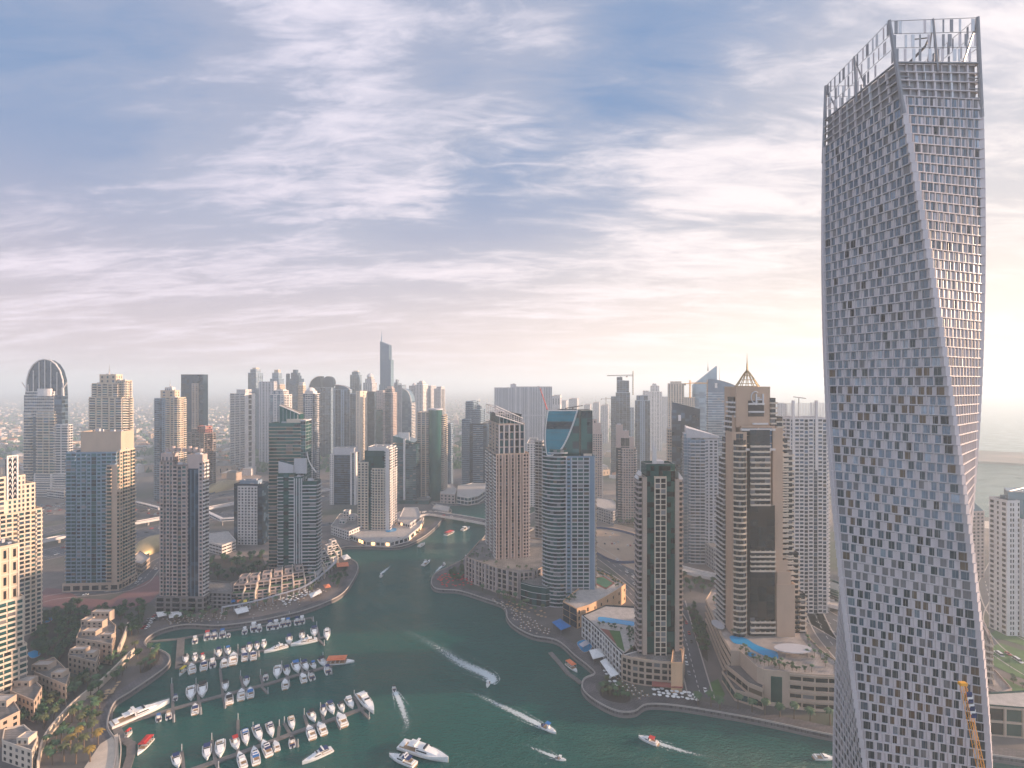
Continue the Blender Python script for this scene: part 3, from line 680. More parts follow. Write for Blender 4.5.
z3 = t.z(416, 508); t.block(-wl + 3, -2, 4, wd - 7, z2, z3, 'glass_dark', S('G', g=GG), S('GGGGGG', g=GG, pier=.5, pierm='pale_grey'), None, None)
b = MB(); za, zb = t.z(406, 508), t.z(419, 508)
for x in (-1.2, -wl + 3):
    b.tube((x, 0, za), (x, wd - 6, zb), .6, 'white'); b.tube((x, 0, za - 9), (x, wd - 6, zb - 5.5), .7, 'white')
    for k in range(13):
        y = (wd - 6) * k / 12; zz_ = za + (zb - za) * k / 12; b.tube((x, y, zz_), (x, y, zz_ - 9 + 3.5 * k / 12), .3, 'pale_grey')
    for q in (.33, .66): b.tube((x, 0, za - 9 * q), (x, wd - 6, zb - 5.5 * q), .25, 'pale_grey')
for k in range(5):
    y = (wd - 6) * k / 4; zz_ = za + (zb - za) * k / 4; b.tube((-1.2, y, zz_), (-wl + 3, y, zz_), .4, 'white')
b.build('slanted_frame', t.root); t.plant(-wl + 3, -2, 5, wd - 8, z3, 4); t.done()

# --- landmark: green tower with a blue oval sail top
P, rot, wl, wd = box_from(543, 555, 592, 497, 74)
t = T('sail_top_tower', 'green tower whose sloping blue oval glass top is framed by a white arc', 'apartment tower', (gp(543, 384.1 + 197 * 512 / 505)[0] if False else (543 - 512) * 455 / 512, 455), 0, True)
Ys = 455; W1 = (592 - 543) * Ys / 512
def zc(py): return zat(py, Ys) - GZ
# curved left front: balconied drum
zr1 = zc(456); pts = []
for k in range(9):
    a = radians(200 + 100 * k / 8); pts.append((14 + 14.5 * cos(a), 11 + 14 * sin(a)))
drum = pts + [(14 + 14.5 * cos(radians(300)), 24), (.5, 24)]
t.poly(drum, 0, zr1 + 6, 'glass_green', [S('B', bw=5, fh=3.4, g=GG, bm='pale_grey', bd=1.3, bp=.75, bww=.98)] * 8 + [None] * 3, parapet=0)
# wedge: sloping oval face above the drum; right flank glass up to the top
zT = zc(411)
t.block(15, 33, 7.5, 26, 0, zT, 'glass_green', S('GGG', fh=6.8, g=GG), S('GGGG', fh=6.8, g=GG), None, None, parapet=.5)
b = MB()
ovL = [(k / 10) for k in range(11)]
# the face leans back: rows from the low tip to the top edge
rows = []
for k in range(13):
    v = k / 12; z = zc(455) + (zT - zc(455)) * v; y = -1.5 + 8.5 * v
    xl = 1.0 + 2.5 * (1 - v) ** 3 + 4.2 * v ** 2; xr = 10 + 21.5 * v ** .62
    if k == 0: xl, xr = 3.5, 8.0
    rows.append((xl, xr, y, z))
for k in range(12):
    a, c = rows[k], rows[k + 1]; m = 'glass_sky' if k < 6 else 'glass_dark' if k in (7, 8) else 'glass_sky'
    b.add([(a[0], a[2], a[3]), (a[1], a[2], a[3]), (c[1], c[2], c[3]), (c[0], c[2], c[3])], [(0, 1, 2, 3)], m)
    b.add([(a[0], a[2], a[3]), (c[0], c[2], c[3]), (c[0], 26, c[3]), (a[0], 26, a[3])], [(0, 1, 2, 3)], 'glass_teal')
    b.add([(a[1], a[2], a[3]), (c[1], c[2], c[3]), (c[1], 26, c[3]), (a[1], 26, a[3])], [(0, 3, 2, 1)], 'glass_green')
b.add([(rows[-1][0], rows[-1][2], zT), (rows[-1][1], rows[-1][2], zT), (rows[-1][1], 26, zT), (rows[-1][0], 26, zT)], [(0, 1, 2, 3)], 'roofing')
b.add([(rows[0][0], 26, rows[0][3]), (rows[0][1], 26, rows[0][3]), (rows[-1][1], 26, zT), (rows[-1][0], 26, zT)], [(0, 3, 2, 1)], 'glass_green')
b.build('sail_glass', t.root)
b = MB()
for k in range(12):
    a, c = rows[k], rows[k + 1]
    b.tube((a[1], a[2] - .3, a[3]), (c[1], c[2] - .3, c[3]), .75, 'white', 6); b.tube((a[0], a[2] - .3, a[3]), (c[0], c[2] - .3, c[3]), .4, 'white', 6)
b.tube((rows[0][0], -1.8, rows[0][3]), (rows[0][1], -1.8, rows[0][3]), .6, 'white'); b.tube((rows[-1][0], rows[-1][2], zT), (rows[-1][1], rows[-1][2], zT), .6, 'white')
b.build('arc_frame', t.root)
b = MB(); b.box(rows[8][0] + 1, rows[8][1] - 2, rows[8][2] + 3, rows[8][2] + 4, rows[8][3], rows[9][3], 'dark_metal')
for k in range(1, 10):
    a, c = rows[4], rows[12]
    for j in (2, 4, 6, 7, 8, 9, 10, 11):
        if k == 1: b.tube((rows[j][0], rows[j][2] - .1, rows[j][3]), (rows[j][1], rows[j][2] - .1, rows[j][3]), .1, 'dark_metal', 4)
b.build('glazing_bar', t.root)
# right half: white framed balcony stack
zw = zc(457)
t.block(20, 46, -2.5, 20, 0, zw, 'blue_grey', S('WBBBS', fh=3.4, ww=.5, wh=.45, g=GG, bm='pale_grey', bd=1.0, bp=.75, bww=.98, pier=.8, pierm='pale_grey'), S('BBB', fh=3.4, g=GG, bm='sand_stone', bd=1.6, bp=.9), None, None)
t.block(34, 44, 0, 24, zw, zT, 'glass_green', S('GG', fh=6.8, g=GG), S('GGG', fh=6.8, g=('glass_green', 'glass_bronze')), None, None, parapet=.4)
b = MB(); b.box(36, 43.5, -1, 19, zw, zw + 3, 'cream'); b.box(37, 43, 1, 18, zw + 3, zw + 14, 'sand_stone'); b.build('roof_pavilion', t.root)
b = MB(); b.tube((28, 12, zT), (28, 12, zT + 2.5), .5, 'dark_metal'); b.tube((21, 12, zT + 1.8), (37, 12, zT + 4.3), .4, 'dark_metal'); b.build('cleaning_arm', t.root)
t.done()

# --- dark slim tower between the white podium and the avenue
Ys = 342; X0 = (644.5 - 512) * Ys / 512; W1 = (677.5 - 644.5) * Ys / 512
t = T('dark_tower', 'slim dark green glass tower with a central ladder of square windows, rising over the quay', 'apartment tower', (X0, Ys), 0, True)
def zc(py): return zat(py, Ys) - GZ
t.block(0, W1, 0, 24, 0, zc(476), 'glass_green', S('SGGG', fit=True), None, None, None, top='roofing') if False else None
a, c = W1 * .30, W1 * .66
t.block(1.5, W1 - 1.5, .8, 15, 0, zc(466), 'glass_green', S('GGGGGGG', fh=3.5, g=('glass_green', 'glass_green', 'glass_black')), S('GGG', fh=3.5, g=GG), None, S('GGGG', g=GG))
t.block(a, c, -.4, 6, 0, zc(478), 'sand_stone', S('WW', fh=3.5, ww=.78, wh=.78, g=GK, band=.5, pier=.6, bandm='cream', pierm='cream'), None, None, None)
t.block(-1.2, 1.6, -.3, 15, 0, zc(478), 'tan', S('S'), None, None, None, parapet=.5)
t.block(W1 - 1.6, W1 + 1.2, -.3, 15, 0, zc(480), 'tan', S('S'), None, None, None, parapet=.5)
t.block(-3.4, -1.2, 2, 11, 0, zc(478), 'tan', S('B', fh=3.5, g=GK, bm='pinkish', bd=.9), None, S('BBB', fh=3.5, g=GK, bm='pinkish', bd=.9), None)
t.block(W1 + 1.2, W1 + 3.8, 2, 11, 0, zc(482), 'tan', S('B', fh=3.5, g=GK, bm='tan', bd=.9), S('BBB', fh=3.5, g=GD, bm='tan', bd=.8), None, None)
b = MB(); b.prism([(a - .6, 2), (a + 2.0, 2), (a + 2.0, 3.4), (a - .6, 3.4)], zc(466), [zc(445) + 3, zc(452), zc(452), zc(445) + 3], 'white'); b.build('white_fin', t.root)
b = MB(); b.box(a + 3, c, 5, 12, zc(466), zc(462), 'pale_grey'); b.build('lift_house', t.root)
for sg, x in ((1, -3), (-1, W1 + 3)):
    b = MB(); b.prism([(x - 1.5, 2), (x + 1.5, 2), (x + 1.5, 10), (x - 1.5, 10)], zc(480), [zc(480) + (.5 if sg > 0 else 5), zc(480) + (5 if sg > 0 else .5), zc(480) + (5 if sg > 0 else .5), zc(480) + (.5 if sg > 0 else 5)], 'white'); b.build('roof_wing', t.root)
t.done()

# --- landmark hotel tower
Ys = 356; ZPOD = 24.0
t = T('hotel_tower', 'tall brown hotel tower with a domed lattice crown, spire and white balcony ledges', 'hotel', ((748 - 512) * Ys / 512, Ys), 0, True)
def xc(px): return (px - 748) * Ys / 512
def zc(py): return zat(py, Ys) - GZ
zb = 12
t.block(xc(741), xc(782), 6, 30, zb, zc(452), 'hotel', None, None, None, None)
glz = S('GGG', fh=5.2, g=GK)
# centre bay, glass and ledges alternating
t.block(xc(749), xc(772), .5, 12, zb, zc(558), 'glass_bronze', S('BBB', fh=3.7, g=GK, bm='white', bd=2.0), None, None, None, parapet=0) if False else None
seg = [(655, 614, 'B'), (614, 566, 'G'), (566, 546, 'B'), (546, 492, 'G'), (492, 443, 'B')]
seg = [(660, 618, 'B'), (618, 572, 'G'), (572, 548, 'B'), (548, 506, 'G'), (506, 442, 'B'), (442, 430, 'G')]
for a, c, k in seg:
    fhz = 3.7
    t.block(xc(751), xc(776 if c > 500 else 771), 1.5, 10, zc(a), zc(c), 'glass_bronze', S('GGG', fh=5.0, g=GK) if k == 'G' else S('B', fh=3.7, g=GK, bm='cream', bd=1.7, bww=.97), S('G', g=GK), None, None, parapet=0)
t.block(xc(744), xc(778), 4, 28, zc(452), zc(428), 'hotel', S('GG', fh=6, g=('glass_dark', 'glass_blue')), S('BB', g=GK, bm='white'), None, None)
for py in (431, 451): b = MB(); b.box(xc(743), xc(777), 1.8, 4.2, zc(py), zc(py) + 1.4, 'white'); b.build('ledge', t.root)
b = MB(); b.box(xc(755), xc(770), 2.2, 4.2, zc(425), zc(425) + 1.2, 'white'); b.build('ledge', t.root)
t.block(xc(740), xc(774.5), 6, 26, zc(428), zc(389), 'hotel', None, None, None, None, parapet=1.6)
for py in (413, 405): 
    b = MB(); b.box(xc(752), xc(768), 4.6, 6, zc(py), zc(py) + 1.1, 'white'); b.build('ledge', t.root)
b = MB(); b.box(xc(752), xc(768), 5.7, 6, zc(417), zc(401), 'glass_bronze'); b.build('window', t.root)
# left beige framed bay, bowed glass
t.block(xc(734), xc(748.5), 2.5, 14, zb, zc(434), 'hotel', S('SGGS', fh=3.7, g=GK), None, S('SS'), None)
bw_ = []
for k in range(7): a = radians(215 + 110 * k / 6); bw_.append((xc(741) + 5.2 * cos(a), 5 + 5.2 * sin(a)))
t.poly(bw_ + [(xc(744), 8), (xc(738), 8)], zb, zc(441), 'glass_bronze', [S('B', bw=9, fh=3.8, g=GK + ('glass_warm',), bm='cream', bd=.9, bp=.9)] * 6 + [None] * 3, parapet=.4)
# left receding flank with slanting balconies
for d_, top, bot in ((31, 505, None), (26, 462, 505), (20, 440, 462)):
    t.block(xc(734), xc(741), 14.1, d_, zb if bot is None else zc(bot), zc(top), 'glass_bronze', S('S'), None, S('BBB', fh=3.6, g=GK, bm='white', bd=1.7, bp=.6), None, parapet=.6)
t.block(xc(737), xc(741), 8, 20, zc(440), zc(418), 'hotel', S('S'), None, S('BBB', fh=3.6, g=GK, bm='white', bd=1.6), None)
t.block(xc(738.5), xc(742), 8, 18, zc(418), zc(399), 'glass_bronze', S('B', fh=3.6, g=GK, bm='white', bd=1.2), None, S('BB', fh=3.6, g=GK, bm='white'), None)
# right column and stepped balconies
t.block(xc(775), xc(785), 3, 20, zc(590), zc(430), 'hotel', S('SS'), None, None, None)
t.block(xc(777), xc(795), 0, 18, zb, zc(586), 'hotel', S('S'), None, None, None); t.block(xc(778), xc(792), 1, 17, zc(586), zc(574), 'hotel', None); t.block(xc(777), xc(789), 2, 16, zc(574), zc(563), 'hotel', None)
for xa, xb, a, c in ((774, 780, 430, 399), (780, 787, 470, 418), (784, 792, 560, 440), (786, 797, 600, 452), (790, 803, 625, 556), (794, 810, 663, 598)):
    t.block(xc(xa), xc(xb), 6, 24, zc(a) if a < 600 else zb, zc(c), 'glass_bronze', S('B', fh=3.7, g=GK, bm='cream', bd=1.9, bp=.9), S('BBB', fh=3.7, g=GK, bm='cream', bd=1.6, bp=.9), None, None, parapet=.6)
# crown dome and spire
b = MB(); cx0, cy0, zd = xc(757), 15, zc(388); r0 = 8.2; hd = 12
b.prism([(cx0 + (r0 + .8) * cos(2 * pi * k / 16), cy0 + (r0 + .8) * sin(2 * pi * k / 16)) for k in range(16)], zd, zd + 1, 'hotel')
prev = None
for k in range(12):
    a = 2 * pi * k / 12; pr = None
    for j in range(7):
        v = j / 6; r = r0 * (1 - v ** 1.0) ** .8 if j < 6 else .2; q = (cx0 + r * cos(a), cy0 + r * sin(a), zd + 1 + hd * v ** 1.15)
        if pr: b.tube(pr, q, .3, 'brass', 5)
        pr = q
for v in (.02, .22, .45, .7):
    r = r0 * (1 - v) ** .8; z = zd + 1 + hd * v ** 1.15
    for k in range(12):
        a, c = 2 * pi * k / 12, 2 * pi * (k + 1) / 12; b.tube((cx0 + r * cos(a), cy0 + r * sin(a), z), (cx0 + r * cos(c), cy0 + r * sin(c), z), .24, 'brass', 5)
b.build('lattice_dome', t.root); spire(t, cx0, cy0, zd + hd, zc(352), .8, 'brass')
# monogram: ring-like G overlapping an H
b = MB(); gx, gz = xc(759), zc(397.5); R0 = 4.0
for k in range(20):
    a, c = radians(50 + 260 * k / 20), radians(50 + 260 * (k + 1) / 20); b.tube((gx + R0 * .72 * cos(a), 5.4, gz + R0 * sin(a)), (gx + R0 * .72 * cos(c), 5.4, gz + R0 * sin(c)), .38, 'white_metal', 5)
b.tube((gx + .3, 5.4, gz - .4), (gx + 3.0, 5.4, gz - .4), .36, 'white_metal', 5)
for x in (gx + .6, gx + 5.4): b.box(x - .45, x + .45, 4.9, 5.8, gz - 5.5, gz + 2.4, 'white_metal')
b.box(gx + .6, gx + 5.4, 5.0, 5.7, gz - 1.9, gz - 1.1, 'white_metal'); b.build('monogram_sign', t.root)
t.done()

# --- white grid tower by the twisted one
Ys = 440
P, rot, wl, wd = box_from(790, 827, 829, Ys, 0, wr=24)
t = T('grid_tower', 'white gridded tower with a lattice roof screen just left of the twisting skyscraper', 'apartment tower', P, rot, True); t.wl = wl; t.wd = wd
def zc(py): return zat(py, Ys) - GZ
t.block(-wl, 0, 0, wd, 0, zc(419), 'white', S('WBBWBGBW', fh=3.3, ww=.7, wh=.7, g=GB, bm='white', bd=.7, pier=.7, pierm='white', band=.35, bandm='white'), S('BBBB', fh=3.3, g=GP, bm='white', bd=1.2), S('WBWB', fh=3.3, g=GB, bm='white'), None)
b = MB(); zt0, zt1 = zc(419), zc(403)
for k in range(25): x = -wl + wl * k / 24; b.box(x - .14, x + .14, 0, .3, zt0, zt1 + (2 if k in (3, 18) else 0), 'white')
for k in range(8): z = zt0 + (zt1 - zt0) * (k + .5) / 8; b.box(-wl, 0, .05, .25, z - .14, z + .14, 'white')
for k in range(12): y = wd * k / 11; b.box(-.3, 0, y - .15, y + .15, zt0, zt1, 'white'); b.box(-wl, -wl + .3, y - .15, y + .15, zt0, zt1, 'white')
for x in (-wl + 2.8, -wl * .29): b.box(x - 1, x + 1, -.6, .9, zc(470), zt1 + 2.2, 'white')
b.build('roof_screen', t.root)
b = MB(); b.tube((-wl * .55, 12, zt0), (-wl * .55, 12, zt1 + 4), .4, 'metal'); b.tube((-wl * .7, 12, zt1 + 5), (-wl * .35, 12, zt1 + 3.6), .35, 'metal'); b.build('cleaning_arm', t.root)
t.block(-2, 5, 6, wd + 4, 0, zc(438), 'white', S('B', fh=3.3, g=GP, bm='white'), S('BBB', fh=3.3, g=GP, bm='white', bd=1.5), None, None)
t.done()
# ------------------------------------------------------------------ middle distance towers
def sp(fx, fy, py, r=.5):
    def f(t): z1 = t.z(py); b = t.body.v; zt = max(v[2] for v in b); spire(t, -t.wl * (1 - fx), t.wd * fy, zt - .5, z1, r)
    return f
# arch topped tower, far left
def archtop(t):
    w, d = t.wl, t.wd; z0 = t.z(396); z1 = t.z(359); b = MB()
    n = 10; prof = [(-w * (.5 + .5 * cos(pi * k / n)), z0 + (z1 - z0) * sin(pi * k / n) ** .7) for k in range(n + 1)]
    b = MB()
    for k in range(n):
        (xa, za), (xb, zb_) = prof[k], prof[k + 1]
        b.add([(xa, 4, z0 - 1), (xb, 4, z0 - 1), (xb, 4, zb_), (xa, 4, za), (xa, d, z0 - 1), (xb, d, z0 - 1), (xb, d, zb_), (xa, d, za)], [(0, 1, 2, 3), (3, 2, 6, 7), (4, 7, 6, 5)], 'glass_navy')
    b.build('vaulted_crown', t.root)
    for fx in (.06, .2, .35, .5, .66, .82, .96):
        f = MB(); pr = None
        for k in range(n + 1):
            q = (-w * (1 - fx), 3.4 + (d - 4) * (1 - cos(pi * k / n)) / 2, z0 + (z1 - z0) * sin(pi * fx) ** .7 * sin(pi * (.5 * k / n + .5)) ** .5 if k < n else z0)
            if pr: f.tube(pr, q, .8, 'white')
            pr = q
        f.tube((-w * (1 - fx), 3.4, z0 - 2), (-w * (1 - fx), 3.4, z0 + (z1 - z0) * sin(pi * fx) ** .7), .8, 'white'); f.build('crown_rib', t.root)
    f = MB(); pr = None
    for x, z in prof:
        if pr: f.tube(pr, (x, 3.2, z), 1.1, 'white')
        pr = (x, 3.2, z)
    for sg, x in ((-1, -w), (1, 0)): f.tube((x, 3, z0 + 14), (x + sg * 7, 3, z0 + 24), .7, 'white')
    f.build('arch_frame', t.root)
    f = MB(); c = (-w * .42, -2); zq = t.z(408)
    f.prism([(c[0] + 13 * cos(2 * pi * k / 14), c[1] + 5 * sin(2 * pi * k / 14)) for k in range(14)], t.z(396), zq + 34, 'white') ; f.build('turret', t.root)
tower('arch_top_tower', 'blue glass tower with a ribbed arched crown and curved beige balcony stack', 'apartment tower', 24, 62, 68, 500, 2, 396, 'glass_navy', Yd=900,
      F=S('SSBBBBSSS', fh=5, bm='cream', g=GD, bd=1.6), R=S('GGG', g=GB), crown=archtop,
      blocks=[(0, 1, 0, 1, 396, 'glass_navy', S('GG', fh=7, g=GB, band=.6, bandm='blue_grey')), (0, .22, -.04, .5, 412, 'glass_navy', S('B', fh=5, bm='cream', g=GB)), (.36, .84, -.12, .4, 412, 'sand_stone', S('BBB', fh=5, bm='cream', g=GD, bd=2)),
              (.05, .80, -.1, .5, 392, 'white', S('B', fh=5.5, bm='white', g=GB, bd=1.5), None, 140), (.80, 1.18, -.1, .6, 425, 'white', S('BB', fh=4.5, bm='white', g=GB, bd=1.5)), (.3, 1.2, -.2, .5, 474, 'white', S('BB', fh=4, bm='white', g=GB))])
F_w = S('WWWWWW', fh=3.6, g=GD, ww=.6, wh=.6)
FB = S('BWBBWB', fh=3.6, g=GD, bm='cream', bd=1.3)
tower('stepped_stone_tower', 'cream stepped tower with stacked square shoulders and a thin mast', 'apartment tower', 89, 122, 133, 0, 12, 395, 'sand_stone', Yd=745, F=S('BWBWB', fh=3.6, g=GD, bm='cream', pier=.8, pierm='cream'), R=S('BWB', fh=3.6, g=GD, bm='cream'), near=True,
      blocks=[(0, 1, 0, 1, 398, 'sand_stone'), (.05, .85, .1, .9, 384, 'sand_stone'), (.25, .75, .2, .8, 375, 'sand_stone', S('NNN', fh=6, g=GD)), (.72, 1.0, .3, .9, 381, 'sand_stone'), (0, .3, .3, .8, 388, 'sand_stone')], crown=sp(.45, .5, 364, .9))
tower('stepped_stone_tower', 'cream and blue grey tower with a small peaked cap, beside the dark twin slab', 'apartment tower', 154, 178, 186, 0, 10, 396, 'sand_stone', Yd=860, F=S('BBGWB', fh=3.6, g=GB, bm='blue_grey'), R=S('BWB', fh=3.6, g=GD, bm='cream'), near=True,
      blocks=[(0, .55, .03, 1, 399, 'blue_grey'), (.5, 1, 0, 1, 398, 'sand_stone', S('BWB', fh=3.6, g=GD, bm='cream')), (.2, .8, .2, .8, 391, 'sand_stone', S('NN', fh=5)), (.35, .65, .3, .7, 388, 'white', S('N', fh=5))], crown=sp(.5, .5, 379, .7))
tower('dark_slab_tower', 'dark flat topped office slab with one beige window strip down its front', 'office tower', 181, 203, 208, 0, 4, 376, 'glass_navy', Yd=1000, F=S('GGGSWWGG', fh=4, g=('glass_navy', 'glass_black')), R=S('GGG', fh=4, g=('glass_navy',)),
      blocks=[(0, 1, 0, 1, 375, 'glass_navy'), (.50, .80, -.06, .4, 384, 'tan', S('WW', fh=3.6, ww=.5, wh=.5))])
tower('construction_tower', 'unfinished brown concrete frame building in front of the dark slab', 'building site', 187, 204, 216, 0, 25, 432, 'brown', Yd=930, F=S('WWWW', fh=4, ww=.75, wh=.7, g=('glass_black',)), blocks=[(0, 1, 0, 1, 434, 'brown'), (.55, 1, .1, .7, 427, 'brick_red'), (.1, .5, .2, .8, 430, 'brown')])
tower('white_tower', 'white and blue balconied tower with a strip of dark square openings', 'apartment tower', 230, 245, 255, 0, 30, 394, 'white', Yd=1130, F=S('BBB', fh=3.8, g=GB, bm='white', bd=1.5), R=S('SWS', fh=12, ww=.9, wh=.8, g=('glass_black',)),
      blocks=[(0, 1, 0, 1, 394, 'white'), (.3, .9, .2, .8, 390, 'white', S('N', fh=5))], base=(10, 'white', S('WWWW', fh=5)))
FJ = S('GGGG', fh=4.2, g=GB); FS = S('NWNWN', fh=3.8, g=GB, pier=1.2, pierm='pale_grey'); FC = S('WWWW', fh=3.8, g=GB, ww=.6, wh=.5)
def dome(px=.5, h=9, m='sand_stone'):
    def f(t):
        z = max(v[2] for v in t.body.v); b = MB(); c = (-t.wl * (1 - px), t.wd / 2); r = t.wl * .3
        for j in range(5):
            a0, a1 = pi / 2 * j / 5, pi / 2 * (j + 1) / 5
            b.tube((c[0], c[1], z + h * sin(a0) - .01 * j), (c[0], c[1], z + h * sin(a1)), r * cos(a0), m, 12, r * cos(a1) + .01)
        b.build('dome', t.root)
    return f
def quarter(flip=False, m='glass_navy', e='white'):
    def f(t):
        z = max(v[2] for v in t.body.v) - 1.2; w = t.wl; h = t.qh; n = 8; pr = None; b = MB(); g = MB()
        for k in range(n + 1):
            a = pi / 2 * k / n; x = (-w + w * (1 - cos(a))) if not flip else (-w * (1 - cos(a))); zz_ = z + h * sin(a)
            if pr:
                xs = sorted([(pr[0], pr[1]), (x, zz_)])
                (xa, za), (xb, zb_) = xs
                b.add([(xa, .5, z), (xb, .5, z), (xb, .5, zb_), (xa, .5, za), (xa, t.wd, z), (xb, t.wd, z), (xb, t.wd, zb_), (xa, t.wd, za)], [(0, 1, 2, 3), (3, 2, 6, 7), (4, 7, 6, 5)], m); g.tube((xa, 0, za), (xb, 0, zb_), .9, e)
            pr = (x, zz_)
        xe = 0 if not flip else -w
        b.add([(xe, .5, z), (xe, t.wd, z), (xe, t.wd, z + h), (xe, .5, z + h)], [(0, 1, 2, 3), (0, 3, 2, 1)], m)
        b.build('curved_crown', t.root); g.build('crown_edge', t.root)
    return f
class _Q: pass
GJ = 'towers of the hazy lake district'
def jlt(label, xl, xc, xr, Yd, ytop, m, F, R=None, blocks=None, crown=None, r=22, name='high_rise', q=0):

    def cw(t):
        t.qh = q
        if crown: crown(t)
    tower(name, label, 'high-rise', xl, xc, xr, 0, r, ytop, m, F, R, Yd=Yd, blocks=blocks, crown=cw, group=GJ)
cap = lambda y0, y1, y2, m='sand_stone': [(0, 1, 0, 1, y0), (.15, .85, .15, .85, y1), (.3, .75, .3, .75, y2, m, S('N', fh=6))]
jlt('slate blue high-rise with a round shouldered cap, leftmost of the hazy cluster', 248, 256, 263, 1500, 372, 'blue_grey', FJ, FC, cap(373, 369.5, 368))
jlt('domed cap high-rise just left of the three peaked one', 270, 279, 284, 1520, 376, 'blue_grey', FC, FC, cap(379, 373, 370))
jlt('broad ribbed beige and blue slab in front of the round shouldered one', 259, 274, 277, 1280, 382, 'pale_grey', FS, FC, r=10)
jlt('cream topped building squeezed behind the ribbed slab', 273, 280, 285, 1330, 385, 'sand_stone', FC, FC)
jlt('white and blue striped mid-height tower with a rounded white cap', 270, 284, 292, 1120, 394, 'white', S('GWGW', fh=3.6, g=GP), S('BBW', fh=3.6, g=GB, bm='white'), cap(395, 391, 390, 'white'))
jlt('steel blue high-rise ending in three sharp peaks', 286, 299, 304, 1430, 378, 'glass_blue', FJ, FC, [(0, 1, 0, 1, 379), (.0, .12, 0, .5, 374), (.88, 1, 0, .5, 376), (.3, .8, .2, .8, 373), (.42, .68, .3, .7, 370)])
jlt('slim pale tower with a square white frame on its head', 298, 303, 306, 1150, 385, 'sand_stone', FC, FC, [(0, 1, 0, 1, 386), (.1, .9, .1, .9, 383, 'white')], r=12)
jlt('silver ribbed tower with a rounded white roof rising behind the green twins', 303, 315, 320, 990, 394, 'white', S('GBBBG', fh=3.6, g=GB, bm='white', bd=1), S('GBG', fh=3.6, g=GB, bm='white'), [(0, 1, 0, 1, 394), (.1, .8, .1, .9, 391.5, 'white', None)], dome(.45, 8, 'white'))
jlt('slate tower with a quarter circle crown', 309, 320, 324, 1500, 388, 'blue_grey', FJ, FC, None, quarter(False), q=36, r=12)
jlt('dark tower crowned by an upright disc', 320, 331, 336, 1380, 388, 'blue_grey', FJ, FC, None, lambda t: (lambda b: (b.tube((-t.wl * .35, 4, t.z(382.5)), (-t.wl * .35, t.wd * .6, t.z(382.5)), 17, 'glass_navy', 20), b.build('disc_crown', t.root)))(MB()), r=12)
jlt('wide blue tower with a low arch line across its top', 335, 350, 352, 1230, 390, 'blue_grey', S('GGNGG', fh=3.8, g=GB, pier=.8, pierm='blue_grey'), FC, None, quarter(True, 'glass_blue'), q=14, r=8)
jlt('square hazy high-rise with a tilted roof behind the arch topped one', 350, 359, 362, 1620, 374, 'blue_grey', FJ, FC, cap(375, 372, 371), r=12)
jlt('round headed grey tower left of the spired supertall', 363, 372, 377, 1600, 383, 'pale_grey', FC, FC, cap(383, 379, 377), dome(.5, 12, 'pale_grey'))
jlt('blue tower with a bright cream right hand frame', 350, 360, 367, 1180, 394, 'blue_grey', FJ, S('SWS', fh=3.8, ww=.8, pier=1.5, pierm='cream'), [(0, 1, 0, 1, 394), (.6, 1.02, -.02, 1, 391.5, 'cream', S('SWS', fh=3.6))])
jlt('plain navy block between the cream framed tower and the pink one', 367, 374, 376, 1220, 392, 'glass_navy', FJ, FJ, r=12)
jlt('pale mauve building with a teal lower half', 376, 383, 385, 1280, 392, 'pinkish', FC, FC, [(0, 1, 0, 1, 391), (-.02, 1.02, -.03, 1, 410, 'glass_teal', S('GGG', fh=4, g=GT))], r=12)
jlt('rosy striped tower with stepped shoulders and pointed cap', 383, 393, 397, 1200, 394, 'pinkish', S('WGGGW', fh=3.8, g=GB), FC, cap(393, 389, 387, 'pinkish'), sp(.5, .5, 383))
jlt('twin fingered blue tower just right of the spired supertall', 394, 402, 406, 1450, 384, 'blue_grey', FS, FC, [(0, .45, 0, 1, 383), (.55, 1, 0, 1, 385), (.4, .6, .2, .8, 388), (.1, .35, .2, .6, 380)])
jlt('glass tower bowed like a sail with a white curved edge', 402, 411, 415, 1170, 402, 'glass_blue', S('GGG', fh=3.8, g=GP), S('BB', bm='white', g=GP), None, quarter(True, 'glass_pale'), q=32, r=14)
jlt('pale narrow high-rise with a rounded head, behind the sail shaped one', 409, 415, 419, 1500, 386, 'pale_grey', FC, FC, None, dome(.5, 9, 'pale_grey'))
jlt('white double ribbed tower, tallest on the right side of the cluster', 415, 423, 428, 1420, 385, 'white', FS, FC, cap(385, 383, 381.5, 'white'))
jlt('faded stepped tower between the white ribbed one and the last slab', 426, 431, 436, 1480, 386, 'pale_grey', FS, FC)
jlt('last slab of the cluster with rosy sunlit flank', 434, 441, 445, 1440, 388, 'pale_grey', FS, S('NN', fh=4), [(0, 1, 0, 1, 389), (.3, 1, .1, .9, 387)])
# supertall with the spire
def alm(t):
    w, d = t.wl, t.wd; z0 = t.z(360); b = MB()
    b.prism([(-w, 0), (-w * .18, 0), (-w * .18, d * .9), (-w, d * .9)], z0 - 1, [t.z(341), t.z(345), t.z(345), t.z(341)], 'glass_blue'); b.build('upper_shard', t.root)
    spire(t, -w * .93, d * .3, t.z(342), t.z(328), 2.2, 'blue_grey')
tower('supertall_tower', 'tallest far tower, blue and slender with a spire above the hazy cluster', 'skyscraper', 380, 391, 394, 0, 18, 360, 'glass_blue', S('GGG', fh=8, g=('glass_blue',)), S('GG', fh=8, g=('glass_pale',)), Yd=1400, crown=alm, blocks=[(0, .98, 0, 1, 360, 'glass_blue'), (-.06, .3, -.06, .8, 385, 'glass_blue')])

